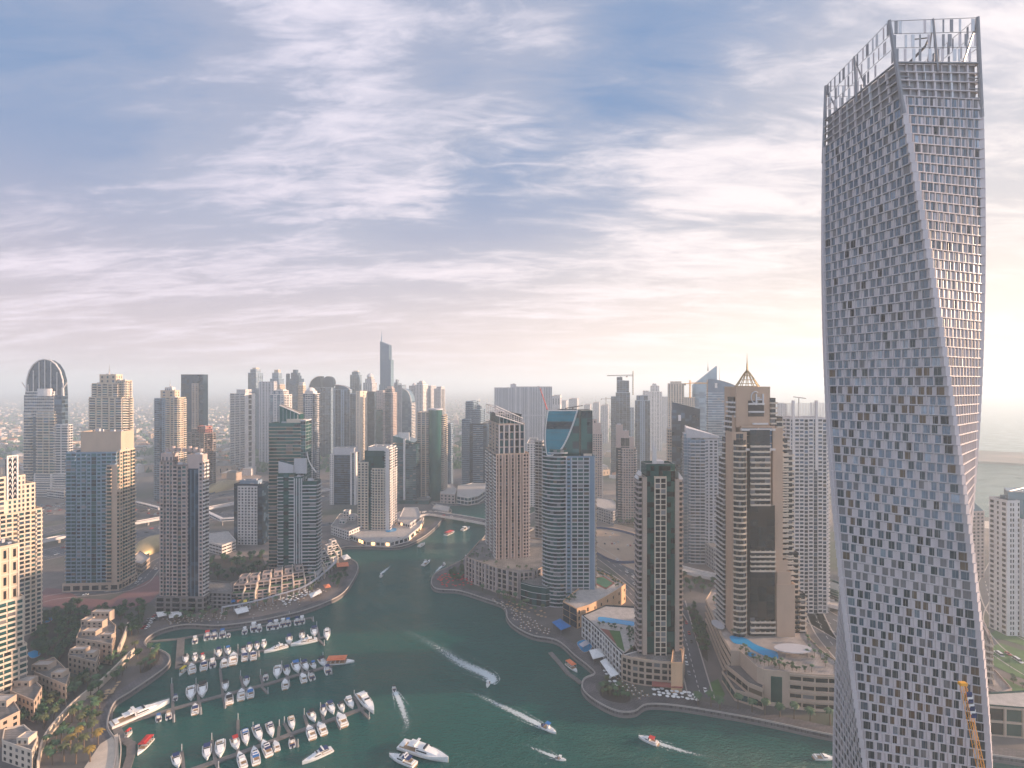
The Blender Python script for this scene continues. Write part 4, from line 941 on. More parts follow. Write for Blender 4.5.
# --- canal-side middle towers
tower('blue_office_block', 'blue office block with a white window grid, left of the green twins', 'office building', 234, 262, 269, 545, 3, 487, 'blue_grey', near=True, F=S('GWWWWWG', fh=3.6, g=GB, ww=.55, wh=.5), R=S('GGGG', g=GB),
      blocks=[(0, 1, 0, 1, 485, 'glass_navy'), (.14, .84, -.04, .3, 487, 'white', S('WWWWWW', fh=3.6, ww=.5, wh=.55, g=('glass_navy', 'glass_black'))), (.15, .8, .2, .8, 482, 'blue_grey', None)])
tower('framed_tower', 'stubby navy glass building held between white vertical frames', 'office building', 330, 356, 361, 505, 3, 452, 'white', near=True, F=S('GGGGG', fh=3.6, g=GB, band=.3, bandm='blue_grey'), R=S('NWN', fh=3.6, pier=1, pierm='white'),
      blocks=[(0, .14, -.03, 1, 455, 'white', S('N', fh=3.6)), (.14, .78, .08, 1, 456, 'glass_navy'), (.78, 1, -.03, 1, 453, 'white', S('SGS', fh=3.6, g=GB)), (.1, .9, .1, .9, 449, 'pale_grey', S('SS'))])
def c3(t):
    pass
tower('grid_tower', 'cream gridded tower with dark green glass crown on the canal promenade', 'apartment tower', 358, 389, 396, 535, 4, 452, 'cream', near=True, F=S('WWWGGWWWW', fh=3.5, g=GG, ww=.62, wh=.62), R=S('WWWW', fh=3.5, g=GD),
      blocks=[(0, .34, -.05, 1, 463, 'cream', S('WWW', fh=3.5, g=GD, ww=.55, wh=.55)), (.34, .5, 0, 1, 458, 'glass_green', S('GG', fh=3.5, g=GG)), (.46, 1, -.03, 1, 469, 'cream', S('WWWWWW', fh=3.5, g=GD, ww=.6, wh=.6), S('BWWB', fh=3.5, g=GD, bm='white')),
              (.2, .96, .05, .95, 452, 'glass_green', S('GGGG', fh=6, g=GG)), (.9, 1.01, -.04, 1, 449, 'white', S('S'), S('BWWB', fh=3.5, g=GD, bm='white')), (.3, .9, .1, .9, 448, 'white', None)])
def slantT(t):
    b = MB(); z = t.z(443); b.prism([(-t.wl, 0), (-t.wl * .1, 0), (-t.wl * .1, t.wd), (-t.wl, t.wd)], z, [t.z(436), z + 1, z + 1, t.z(436)], 'glass_teal'); b.build('slanted_crown', t.root)
    b = MB(); b.box(-t.wl * .82, -t.wl * .34, 6, 8, z, t.z(433), 'white'); b.build('roof_screen', t.root)
tower('teal_block', 'teal glass residential block with sloped roof edge by the bridge', 'apartment tower', 393, 416, 422, 503, 4, 443, 'glass_teal', near=True, F=S('BBBSBBB', fh=3.6, g=GT, bm='glass_pale', bd=1.2), R=S('BBB', g=GT, bm='glass_pale'), crown=slantT,
      blocks=[(0, 1, 0, 1, 445, 'glass_teal'), (.46, .54, -.05, .2, 440, 'white', S('S')), (-.05, 1.6, -.2, .9, 500, 'glass_teal', S('GWGWGWGG', fh=5, g=GT))])
def cyl(t):
    b = MB(); c = (-t.wl * .32, t.wd * .15); r = t.wl * .26
    b.prism([(c[0] + r * cos(2 * pi * k / 20), c[1] + r * sin(2 * pi * k / 20)) for k in range(20)], 0, t.z(410), 'glass_green'); b.build('glass_cylinder', t.root)
    b = MB(); b.prism([(c[0] + (r + .8) * cos(2 * pi * k / 20), c[1] + (r + .8) * sin(2 * pi * k / 20)) for k in range(20)], t.z(410), t.z(408.6), 'pale_grey'); b.build('roof_ring', t.root)
tower('cylinder_tower', 'beige gridded slab joined to a dark green glass cylinder', 'apartment tower', 417, 443, 447, 500, 6, 414, 'tan', near=True, F=S('WWWWWWW', fh=3.6, g=GD, ww=.6, wh=.5), R=S('BBB', g=GD, bm='cream'), crown=cyl,
      blocks=[(0, .5, 0, 1, 413, 'tan', S('WWW', fh=3.6, g=GD, ww=.7, wh=.55, pier=.8, pierm='cream')), (.8, 1, .1, 1, 416, 'tan', S('B', g=GD, bm='cream'))])
tower('gothic_block', 'slate blue tower pair with one square and one pointed top by the canal head', 'apartment tower', 462, 486, 493, 485, 10, 430, 'blue_grey', Yd=960, near=True, F=S('BWBWBWB', fh=3.6, g=GB, bm='blue_grey'), R=S('BWB', g=GB, bm='blue_grey'),
      blocks=[(0, .35, 0, 1, 420, 'blue_grey'), (.12, .42, .1, .8, 402, 'blue_grey'), (.42, .72, .1, .8, 410, 'blue_grey'), (.35, 1.05, -.08, .9, 424, 'glass_navy', S('GBBBG', fh=3.6, g=GB, bm='blue_grey')), (.52, .66, .3, .5, 406, 'blue_grey')], crown=sp(.59, .4, 399, 1.2))
tower('gothic_block', 'narrow slate block half hidden behind the cylinder tower', 'apartment tower', 445, 450, 453, 492, 15, 424, 'blue_grey', F=S('WW', fh=3.6, g=GB))
# far wide slab
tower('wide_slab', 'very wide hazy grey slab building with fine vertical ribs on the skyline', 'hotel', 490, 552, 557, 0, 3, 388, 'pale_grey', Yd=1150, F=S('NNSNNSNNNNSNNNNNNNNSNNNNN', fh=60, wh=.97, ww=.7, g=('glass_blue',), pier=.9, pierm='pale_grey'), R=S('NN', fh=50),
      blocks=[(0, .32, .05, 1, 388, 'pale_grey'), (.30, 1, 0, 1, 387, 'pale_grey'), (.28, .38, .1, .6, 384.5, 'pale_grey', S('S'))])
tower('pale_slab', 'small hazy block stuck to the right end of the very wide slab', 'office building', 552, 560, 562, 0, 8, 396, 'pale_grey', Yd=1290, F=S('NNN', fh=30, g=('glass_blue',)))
tower('construction_tower', 'thin unfinished concrete tower right behind the beige striped one', 'building site', 535, 542, 545, 0, 40, 442, 'concrete', Yd=640, near=True, F=S('WW', fh=3.8, ww=.8, wh=.7, g=('glass_black',), band=.6, bandm='pale_grey'), R=S('WWW', fh=3.8, ww=.8, wh=.7, g=('glass_black',), band=.6, bandm='pale_grey'))
tower('white_block', 'white low apartment block glimpsed between the striped and sail topped towers', 'apartment block', 527, 536, 538, 0, 5, 444, 'white', Yd=820, F=S('WWW', fh=3.6, g=GB))
# right of the sail tower
tower('beige_slab', 'beige gridded apartment slab with rounded white roof, right behind the sail topped tower', 'apartment tower', 586, 602, 606, 506, 8, 427, 'pinkish', Yd=800, near=True, F=S('WWWWWWW', fh=3.5, g=GD, ww=.6, wh=.55), R=S('BBB', fh=3.5, g=GD, bm='white'), blocks=[(0, 1, 0, 1, 434, 'pinkish'), (.05, .95, .1, .9, 424, 'pinkish', S('SSS')), (.1, .7, .2, .8, 420, 'pinkish', S('NN', fh=6))])
tower('stepped_beige_tower', 'pinkish stepped apartment tower with blank top storeys near the mosque', 'apartment tower', 616, 636, 641, 525, 10, 436, 'pinkish', Yd=720, near=True, F=S('BWWWWWB', fh=3.5, g=GD, bm='pinkish'), R=S('BBB', fh=3.5, g=GD, bm='white'),
      blocks=[(0, .28, 0, 1, 449, 'glass_navy', S('GG', fh=3.5, g=GB)), (.1, 1, 0, 1, 449, 'pinkish'), (.02, .9, .08, .9, 438, 'pinkish', S('SGGS', fh=12, ww=.6)), (.0, .65, .15, .85, 432, 'pinkish', S('SS')), (0, .35, .2, .8, 426, 'pinkish', S('SS'))])
FH = 'hazy towers at the far end of the marina'
def far(label, xl, xc, xr, Yd, ytop, m, F, blocks=None, crown=None, r=12, R=None, cat='high-rise'):
    tower('high_rise', label, cat, xl, xc, xr, 0, r, ytop, m, F, R, Yd=Yd, blocks=blocks, crown=crown, group=FH)
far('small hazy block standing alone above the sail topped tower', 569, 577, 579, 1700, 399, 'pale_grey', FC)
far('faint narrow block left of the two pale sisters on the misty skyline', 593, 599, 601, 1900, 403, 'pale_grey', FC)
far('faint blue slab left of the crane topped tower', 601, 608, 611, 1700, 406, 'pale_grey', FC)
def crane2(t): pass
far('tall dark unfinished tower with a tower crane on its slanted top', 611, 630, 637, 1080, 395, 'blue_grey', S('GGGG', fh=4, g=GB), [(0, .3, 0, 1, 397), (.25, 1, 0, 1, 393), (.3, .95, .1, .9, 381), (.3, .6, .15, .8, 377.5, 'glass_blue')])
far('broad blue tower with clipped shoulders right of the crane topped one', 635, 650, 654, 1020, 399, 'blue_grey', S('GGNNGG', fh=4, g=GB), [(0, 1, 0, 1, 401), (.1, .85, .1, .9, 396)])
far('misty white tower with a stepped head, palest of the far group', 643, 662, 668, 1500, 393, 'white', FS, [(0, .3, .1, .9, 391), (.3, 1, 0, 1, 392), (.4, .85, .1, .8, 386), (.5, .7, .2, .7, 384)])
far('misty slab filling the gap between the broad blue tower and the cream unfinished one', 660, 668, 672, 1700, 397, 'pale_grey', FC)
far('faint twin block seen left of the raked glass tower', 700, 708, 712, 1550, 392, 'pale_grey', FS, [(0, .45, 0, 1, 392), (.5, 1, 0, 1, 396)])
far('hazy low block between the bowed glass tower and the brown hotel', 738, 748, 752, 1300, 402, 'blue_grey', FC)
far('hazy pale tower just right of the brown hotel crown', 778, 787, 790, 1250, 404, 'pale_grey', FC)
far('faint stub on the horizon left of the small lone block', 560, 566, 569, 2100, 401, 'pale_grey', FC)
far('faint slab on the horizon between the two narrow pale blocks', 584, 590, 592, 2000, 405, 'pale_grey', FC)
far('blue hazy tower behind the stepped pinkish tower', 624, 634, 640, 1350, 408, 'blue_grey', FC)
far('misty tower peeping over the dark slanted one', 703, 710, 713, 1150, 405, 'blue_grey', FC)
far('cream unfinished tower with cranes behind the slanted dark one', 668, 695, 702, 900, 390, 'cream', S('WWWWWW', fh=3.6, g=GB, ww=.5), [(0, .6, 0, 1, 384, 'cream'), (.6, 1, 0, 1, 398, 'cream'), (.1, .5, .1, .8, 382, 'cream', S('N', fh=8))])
def clock(t):
    b = MB(); c = (-t.wl * .7, -.5, t.z(389)); 
    for k in range(16):
        a, q = 2 * pi * k / 16, 2 * pi * (k + 1) / 16; b.tube((c[0] + 7 * cos(a), c[1], c[2] + 7 * sin(a)), (c[0] + 7 * cos(q), c[1], c[2] + 7 * sin(q)), .8, 'metal', 5)
    b.build('clock_ring', t.root)
tower('dark_slanted_tower', 'dark glass tower with a roof sloping down to the right and white zigzag balconies', 'apartment tower', 672, 700, 707, 0, 6, 414, 'glass_navy', Yd=640, near=True, F=S('GGGGBBB', fh=3.6, g=GB, bm='white', bd=1.6), R=S('NNN', fh=3.6, g=GD),
      blocks=[(0, .62, 0, 1, 410, 'glass_navy', S('GGGG', fh=3.6, g=GB)), (.55, 1, .05, 1, 412, 'glass_navy', S('GWW', fh=3.6, g=GB)), (.40, .8, -.14, .3, 440, 'white', S('BB', fh=3.6, g=GB, bm='white')), (-.15, 0, .1, 1, 430, 'tan', S('WW', fh=3.6, g=GD))],
      crown=lambda t: (lambda b: (b.prism([(-t.wl, 0), (0, 0), (0, t.wd), (-t.wl, t.wd)], t.z(414), [t.z(402), t.z(409), t.z(409), t.z(402)], 'glass_navy'), b.build('slanted_crown', t.root), (lambda c: (c.box(-t.wl * .78, -t.wl * .68, -.5, .2, t.z(421), t.z(415), 'white'), c.build('roof_window', t.root)))(MB())))(MB()))
def sail2(t):
    w, d = t.wl, t.wd; b = MB(); z = t.z(392); b.prism([(-w, 0), (0, 0), (0, d), (-w, d)], z, [t.z(385), t.z(366), t.z(366), t.z(385)], 'glass_pale'); b.build('raked_crown', t.root); spire(t, -w * .35, d * .5, t.z(371), t.z(361), 1.2); spire(t, w * .04 + 4, d * .5, t.z(392), t.z(366), 1.0)
tower('raked_glass_tower', 'pale glass tower with a steeply raked top and twin masts', 'office tower', 693, 717, 720, 0, 5, 392, 'glass_pale', S('GGGG', fh=4, g=('glass_pale', 'glass_blue')), None, Yd=960, crown=sail2, group=FH)
def bow(t):
    w, d = t.wl, t.wd; b = MB(); z = t.z(393); n = 8; g = MB()
    for k in range(n):
        xa, xb = -w + w * k / n, -w + w * (k + 1) / n; za, zb_ = (t.z(379) - (t.z(379) - t.z(389)) * (q / n) ** 2.0 for q in (k, k + 1))
        b.add([(xa, 0, z), (xb, 0, z), (xb, 0, zb_), (xa, 0, za), (xa, d, z), (xb, d, z), (xb, d, zb_), (xa, d, za)], [(0, 1, 2, 3), (3, 2, 6, 7), (4, 7, 6, 5)], 'glass_blue')
    b.add([(-w, 0, z), (-w, d, z), (-w, d, t.z(379)), (-w, 0, t.z(379))], [(0, 3, 2, 1)], 'glass_blue'); b.build('bowed_crown', t.root)
    g.box(-w * .80, -w * .73, -.8, .1, t.z(388), t.z(383), 'white'); g.build('roof_window', t.root)
tower('bowed_glass_tower', 'blue glass tower whose roof bows down to the right, behind the brown hotel', 'office tower', 708, 742, 746, 0, 5, 393, 'glass_blue', S('GGWWWGGG', fh=4, g=GP, band=.5, bandm='pale_grey'), None, Yd=820, crown=bow, near=True)
def slope3(t):
    w, d = t.wl, t.wd; b = MB(); z = t.z(438); b.prism([(-w * .93, -1), (1, -1), (1, d), (-w * .93, d)], z, [t.z(428), t.z(436), t.z(436), t.z(426)], 'pale_grey'); b.build('sloped_roof', t.root)
tower('grey_tower', 'pale blue grey balconied tower with a sloped metal roof left of the brown hotel', 'apartment tower', 684, 718, 724, 0, 5, 440, 'pale_grey', Yd=560, near=True, F=S('SGBBBBWWW', fh=3.5, g=GB, bm='white', bd=1.2), R=S('BB', g=GB, bm='white'), crown=slope3,
      blocks=[(0, .2, .05, 1, 434, 'pale_grey', S('GG', fh=3.5, g=GP)), (.18, .62, -.06, .9, 441, 'blue_grey', S('BBB', fh=3.5, g=GB, bm='pale_grey', bd=1.5)), (.6, 1, 0, 1, 440, 'pale_grey', S('WWW', fh=3.5, g=GB))])
# right margin
def blueroof(t):
    w, d = t.wl, t.wd; b = MB(); z = t.z(502); b.prism([(-w * .9, 1), (0, 1), (0, d), (-w * .9, d)], z, [z + 9, z + 13, z + 13, z + 9], 'glass_pale'); b.build('blue_crown', t.root)
    b = MB(); b.tube((-w, 0, z + 10), (0, 0, z + 14), .5, 'metal'); b.tube((-w, 0, z + 10), (-w * .3, d * .5, z + 12), .4, 'metal'); b.build('roof_rail', t.root)
P = (1007 - 512) * 400 / 512
t = T('stone_tower', 'pinkish stone tower with pale blue glass top at the right margin', 'apartment tower', (P, 400), 0, True); t.wl, t.wd = 46, 30
def zc(py): return zat(py, 400) - GZ
t.block(0, 10, 0, 15, 0, zc(502), 'white', S('SWWSW', fh=4, ww=.5, wh=.6, g=GK), None, S('WNW', fh=4, g=GK), None); t.block(10, 46, -2, 15, 0, zc(520), 'white', S('WWSWSW', fh=4, g=GK), None, None, None)
t.block(8, 46, 3, 14, zc(502) - 30, zc(500), 'glass_pale', S('GGGGG', fh=4, g=('glass_sky', 'glass_pale')), None, S('GGG', g=('glass_pale',)), None)
b = MB(); b.prism([(4, 3), (46, 3), (46, 13), (10, 13)], zc(502), [zc(493) + 0, zc(493), zc(491), zc(491)], 'glass_pale'); b.build('blue_crown', t.root); b = MB(); b.tube((3, 2, zc(492)), (46, 2, zc(494)), .5, 'metal'); b.tube((3, 2, zc(492)), (30, 13, zc(490)), .4, 'metal'); b.build('roof_rail', t.root); t.done()
tower('stone_tower', 'slim pinkish tower with a pointed blue glass roof, half behind the twisting skyscraper', 'apartment tower', 968, 984.5, 985, 0, -6, 512, 'pinkish', wr=20, Yd=520, near=True, F=S('WWWW', fh=3.8, ww=.5, g=GK), crown=lambda t: (lambda b: (b.prism([(-t.wl, 0), (-1, 0), (-1, t.wd), (-t.wl, t.wd)], t.z(512), [t.z(496), t.z(511), t.z(511), t.z(496)], 'glass_pale'), b.build('blue_crown', t.root)))(MB()))
for lab, x0, x1, Y0, yt in (('stepped pale low block near the beach, seen through the gap at the right', 988, 1000, 640, 556), ('small white beach villa by the shore at the right', 986, 996, 690, 541)):
    tower('low_block', lab, 'low building', x0, x1 - 3, x1, 0, -10, yt, 'pinkish', wr=14, Yd=Y0, F=S('WWWW', fh=3.6, g=GD))

# cranes on the far building sites
def crane(label, px, Yd, ybase, ytop, l0, l1, m='metal', tilt=0):
    root = link('tower_crane', None, None, label, 'crane', loc=((px - 512) * Yd / 512, Yd, zat(ybase, Yd))); H = zat(ytop, Yd) - zat(ybase, Yd)
    b = MB(); 
    for sx_, sy_ in ((-1, -1), (1, -1), (1, 1), (-1, 1)): b.tube((sx_, sy_, 0), (sx_, sy_, H), .28, m, 4)
    for k in range(int(H / 4)): b.tube((-1, -1, k * 4), (1, -1, k * 4 + 4), .2, m, 4); b.tube((1, 1, k * 4), (-1, 1, k * 4 + 4), .2, m, 4)
    b.build('mast', root)
    s_ = Yd / 512; xa, xb = -l0 * s_, l1 * s_; zj = H * .8
    b = MB()
    b.tube((0, 0, zj), (xb, 0, zj + tilt * xb), .45, m, 4); b.tube((0, 0, zj + 2.4), (xb, 0, zj + tilt * xb + .6), .35, m, 4); b.tube((0, 0, zj), (xa, 0, zj - tilt * 4), .6, m, 4)
    for k in range(10): x = xb * k / 10; b.tube((x, 0, zj + tilt * x), (x + xb / 20, 0, zj + tilt * x + 2.2), .2, m, 4)
    b.build('jib', root); b = MB(); b.box(min(xa, xa + 3), max(xa, xa + 3), -1.5, 1.5, zj - 3, zj - .5, 'concrete'); b.build('counterweight', root)
crane('grey crane on the tall unfinished tower, jib reaching both ways', 633, 1070, 395, 371, 7, -26); crane('tan crane rising behind the cream unfinished tower', 690, 880, 398, 380, 6, 26, 'crane_yellow')
crane('thin hazy crane over the pale blocks near the middle of the skyline', 606, 1650, 406, 397, 5, 6)
b = MB(); Yd = 700; p0 = Vector(((549 - 512) * Yd / 512, Yd, zat(415, Yd))); p1 = Vector(((540 - 512) * Yd / 512, Yd, zat(388, Yd)))
r = link('luffing_crane', None, None, 'red lattice crane jib leaning up in front of the very wide slab', 'crane', loc=tuple(p0))
for o_ in ((-.7, 0), (.7, 0), (0, 1.2)): b.tube((o_[0], o_[1], 0), tuple(p1 - p0 + Vector((o_[0] * .5, o_[1] * .5, 0))), .3, 'crane_red', 4)
for k in range(12): q0 = (p1 - p0) * (k / 12); q1 = (p1 - p0) * ((k + 1) / 12); b.tube((q0.x - .7, 0, q0.z), (q1.x + .7, 0, q1.z), .2, 'crane_red', 4)
b.build('jib', r); b = MB(); b.tube((0, 0, -154.5), (0, 0, 1), 1.2, 'crane_red', 6); b.build('mast', r); b = MB(); b.box(-4, 3, -1.5, 1.5, -2, 2, 'crane_red'); b.build('machine_deck', r)
# yellow crane by the twisted tower
Yc = 150; p0 = Vector(((988 - 512) * Yc / 512, Yc, zat(800, Yc))); p1 = Vector(((963 - 512) * Yc / 512, Yc, zat(684, Yc)))
r = link('yellow_crane', None, None, 'yellow lattice crane jib reaching up in front of the twisting skyscraper', 'crane', loc=tuple(p0)); v = p1 - p0; b = MB()
for o_ in ((-.8, -.5), (.8, -.5), (.8, .7), (-.8, .7)): b.tube((o_[0], o_[1], 0), (v.x + o_[0] * .7, v.y + o_[1] * .7, v.z), .09, 'crane_yellow', 5)
for k in range(22):
    a, c = k / 22, (k + 1) / 22; s0 = .8; b.tube((v.x * a - s0, -.5, v.z * a), (v.x * c + s0, -.5, v.z * c), .045, 'crane_yellow', 4); b.tube((v.x * a + s0, -.5, v.z * a), (v.x * c + s0, .7, v.z * c), .045, 'crane_yellow', 4); b.tube((v.x * a - s0, .7, v.z * a), (v.x * c - s0, -.5, v.z * c), .045, 'crane_yellow', 4)
b.build('jib', r); b = MB(); b.box(v.x - 1.1, v.x + .9, -.6, .6, v.z - .3, v.z + .5, 'crane_yellow'); b.build('jib_head', r)
b = MB(); k0, k1 = .80, .98
for k in range(7):
    q = v * (k0 + (k1 - k0) * k / 6 - .02); b.box(q.x + .1, q.x + 1.5, -.95, -.7, q.z - 1.9, q.z - .5, 'canvas_navy' if k % 2 == 0 else 'canvas_white')
b.build('name_board', r); b = MB(); b.tube((0, 0, -75.1), (0, 0, 0), 1.0, 'crane_yellow', 6); b.build('mast', r); b = MB(); b.box(-4, 4, -2, 2, -2.5, -.1, 'crane_yellow'); b.build('machine_deck', r)
# ------------------------------------------------------------------ roads, plazas
road('highway', [(-300, 640), (-100, 590), (40, 556), (160, 529), (240, 512), (330, 497), (420, 487), (520, 470), (600, 455)], 46, lanes=6)
road('highway', [(-300, 585), (-60, 552), (60, 527), (160, 507), (240, 493), (330, 481), (440, 466)], 30, lanes=4)
road('side_road', [(30, 604), (60, 596), (130, 588), (150, 572), (165, 558), (215, 545), (300, 529), (360, 520), (420, 514)], 14)
road('side_road', [(-60, 560), (0, 545), (45, 535), (100, 520), (200, 500)], 10)
road('avenue', [(560, 500), (600, 512), (650, 524), (690, 537), (726, 556), (760, 580), (800, 606), (860, 640)], 34, lanes=4)
road('avenue', [(540, 527), (576, 540), (604, 556), (634, 578), (660, 600), (674, 622)], 22, lanes=3)
road('side_road', [(676, 600), (682, 625), (688, 648), (695, 675), (701, 697)], 15)
road('side_road', [(560, 552), (590, 566), (620, 584), (640, 604)], 10)
road('coast_road', [(1060, 690), (1010, 660), (985, 640), (972, 615), (985, 590), (1000, 560)], 13, z=3.12)
road('coast_road', [(1080, 660), (1024, 636), (1000, 618), (990, 600), (985, 580)], 11, z=3.16)
road('side_road', [(806, 596), (814, 612), (826, 636), (850, 664)], 13)
sheet('red_plaza', [(30, 606), (46, 588), (64, 589), (80, 598), (110, 600), (130, 590), (158, 575), (162, 590), (150, 602), (120, 611), (90, 612), (60, 608)], 'red_paving', 3.13)
sheet('sand_lot', [(574, 533), (588, 526), (612, 527), (638, 533), (660, 545), (655, 560), (638, 572), (612, 560), (590, 548), (574, 544)], 'sand_lot', 3.14)
sheet('sand_lot', [(196, 478), (225, 470), (262, 476), (250, 488), (215, 492), (190, 488)], 'sand_lot', 3.2)
sheet('lawn', [(985, 650), (1000, 643), (1060, 662), (1060, 690), (1015, 676), (990, 664)], 'grass', 3.2); sheet('lawn', [(978, 690), (992, 672), (1060, 706), (1060, 722), (1004, 706)], 'grass', 3.13)
sheet('lawn', [(986, 636), (1000, 628), (1060, 648), (1060, 657), (1005, 640)], 'grass', 3.2)
sheet('lawn', [(688, 612), (694, 606), (700, 618), (707, 640), (708, 662), (701, 655), (694, 636)], 'soil', 3.14); sheet('lawn', [(709, 683), (718, 679), (725, 694), (722, 700), (711, 700)], 'grass', 3.14)
sheet('planting_bed', [(600, 690), (606, 684), (622, 687), (630, 696), (628, 702), (614, 702), (602, 697)], 'soil', 3.14, sm=4); sheet('planting_bed', [(150, 651), (158, 649), (160, 655), (157, 663), (146, 672), (140, 672), (148, 662)], 'soil', 3.14, sm=4)
sheet('garden_ground', [(28, 640), (40, 620), (70, 606), (90, 612), (84, 640), (72, 668), (50, 680), (30, 690), (20, 676)], 'soil', 3.14); sheet('garden_ground', [(204, 574), (212, 559), (262, 556), (268, 570), (240, 580), (210, 586)], 'soil', 3.15)
sheet('garden_ground', [(640, 498), (600, 505), (596, 518), (640, 530), (660, 520)], 'soil', 3.11); sheet('paved_terrace', [(84, 768), (100, 744), (118, 733), (119, 768), (112, 790)], 'beach', 3.12)
sheet('red_plaza', [(150, 604), (154, 592), (208, 590), (206, 612), (176, 616)], 'paving', 3.10)

def viaduct(label, pts, width, z, name='road_bridge', cat='bridge', rail=True, posts=True, grp=None, m='concrete', deck='asphalt'):
    r = link(name, None, None, label, cat, grp); P = smooth([gp(*p, z=z) for p in pts], 5); b = MB()
    ribbon(b, P, -width / 2, width / 2, z, deck); n = len(P)
    for i in range(n - 1):
        a, c = Vector(P[i]), Vector(P[i + 1]); d = c - a; b.obox(((a + c) / 2).to_tuple(), atan2(d.y, d.x), d.length + .1, -width / 2, width / 2, z - 1.9, z - .01, m)
    b.build('deck', r)
    for s_ in (-1, 1):
        b = MB()
        for i in range(n - 1):
            a, c = Vector(P[i]), Vector(P[i + 1]); d = c - a; q = Vector((-d.y, d.x)).normalized() * s_ * (width / 2); b.obox((((a + c) / 2) + q).to_tuple(), atan2(d.y, d.x), d.length + .1, -.3, .3, z - 1.91, z + 1.2, 'white')
        b.build('parapet', r)
    if posts:
        for i in range(2, n - 1, 4):
            b = MB(); b.box(P[i][0] - 1.2, P[i][0] + 1.2, P[i][1] - 1.6, P[i][1] + 1.6, -.9, z - 1.92, m); b.build('pier', r)
    return r
viaduct('grey road bridge over the canal with white railings', [(405, 517), (428, 513), (445, 515), (470, 519), (497, 524), (530, 530)], 17, 6.5)
viaduct('beige flyover crossing behind the dark tower and the brown hotel', [(672, 566), (690, 571), (712, 576), (740, 583), (800, 596), (845, 606)], 13, 9, deck='kerb')
viaduct('second flyover right of the hotel, in front of the white gridded tower', [(776, 572), (806, 582), (838, 592), (870, 602)], 12, 9, deck='paving')
viaduct('long elevated rail track along the highway at the left', [(-120, 575), (40, 541), (110, 527), (160, 518), (240, 502), (330, 489)], 9, 10, name='rail_viaduct', deck='concrete')
for lab, p in (('white covered footbridge over the highway, between the two left towers', [(128, 500), (160, 508)]), ('white covered footbridge crossing the highway left of the blue office block', [(205, 511), (222, 519), (236, 518)])):
    r = link('footbridge', None, None, lab, 'footbridge'); P = [gp(*q, z=12) for q in p]
    for i in range(len(P) - 1):
        a, c = Vector(P[i]), Vector(P[i + 1]); d = c - a; b = MB(); b.obox(((a + c) / 2).to_tuple(), atan2(d.y, d.x), d.length, -2.5, 2.5, 9, 13, 'white'); b.build('covered_deck', r)
        b = MB(); b.obox(((a + c) / 2).to_tuple(), atan2(d.y, d.x), d.length * .96, 2.5, 2.7, 10.4, 12, 'glass_blue'); b.obox(((a + c) / 2).to_tuple(), atan2(d.y, d.x), d.length * .96, -2.7, -2.5, 10.4, 12, 'glass_blue'); b.build('glazing', r)
    for q in P: b = MB(); b.box(q[0] - 1, q[0] + 1, q[1] - 1, q[1] + 1, 3, 9, 'concrete'); b.build('pier', r)
def shell(lab, pa, pb, wid, hgt):
    a, c = Vector(gp(*pa)), Vector(gp(*pb)); d = c - a; Ln = d.length; r = link('metro_station', None, None, lab, 'metro station', loc=(a.x, a.y, 3)); r.rotation_euler = (0, 0, atan2(d.y, d.x))
    n = 16; b = MB(); ring = []
    for k in range(n + 1):
        v = k / n; s_ = max(.05, sin(pi * v)) ** .6; row = []
        for j in range(11): al = pi * j / 10; row.append((Ln * v, -wid / 2 * s_ * cos(al), hgt * s_ * sin(al)))
        ring.append(row)
    b.add([p for row in ring for p in row], [(k * 11 + j, k * 11 + 11 + j, k * 11 + 12 + j, k * 11 + 1 + j) for k in range(n) for j in range(10)], 'metro_gold'); o = b.build('roof_shell', r)
    for p in o.data.polygons: p.use_smooth = True
    b = MB(); b.box(Ln * .1, Ln * .9, -wid * .36, wid * .36, 0, 2.4, 'glass_blue'); b.build('glass_base', r)
shell('golden shell roofed metro station behind the beige topped tower', (131, 560), (168, 540), 30, 15); shell('far golden shell roofed station beyond the highway', (200, 496), (238, 483), 34, 15)

# ------------------------------------------------------------------ low buildings from roof outlines
def low(name, label, cat, roof, z, wall, sty, m='roofing', near=True, group=None, parapet=1.0, crown=None, styles=None, zb=0):
    P = [gp(*p, z=z) for p in roof]; cx_ = sum(p[0] for p in P) / len(P); cy_ = sum(p[1] for p in P) / len(P)
    t = T(name, label, cat, (cx_, cy_), 0, near, group); L_ = [(p[0] - cx_, p[1] - cy_) for p in P]
    t.poly(L_, zb, z - GZ, wall, styles or sty, top=m, parapet=parapet); t.lp = lambda px, py, zz_: (lambda q: (q[0] - cx_, q[1] - cy_))(gp(px, py, z=zz_))
    if crown: crown(t)
    t.done(); return t
ST = S('W', bw=3.6, fh=3.6, ww=.6, wh=.55, g=GD)
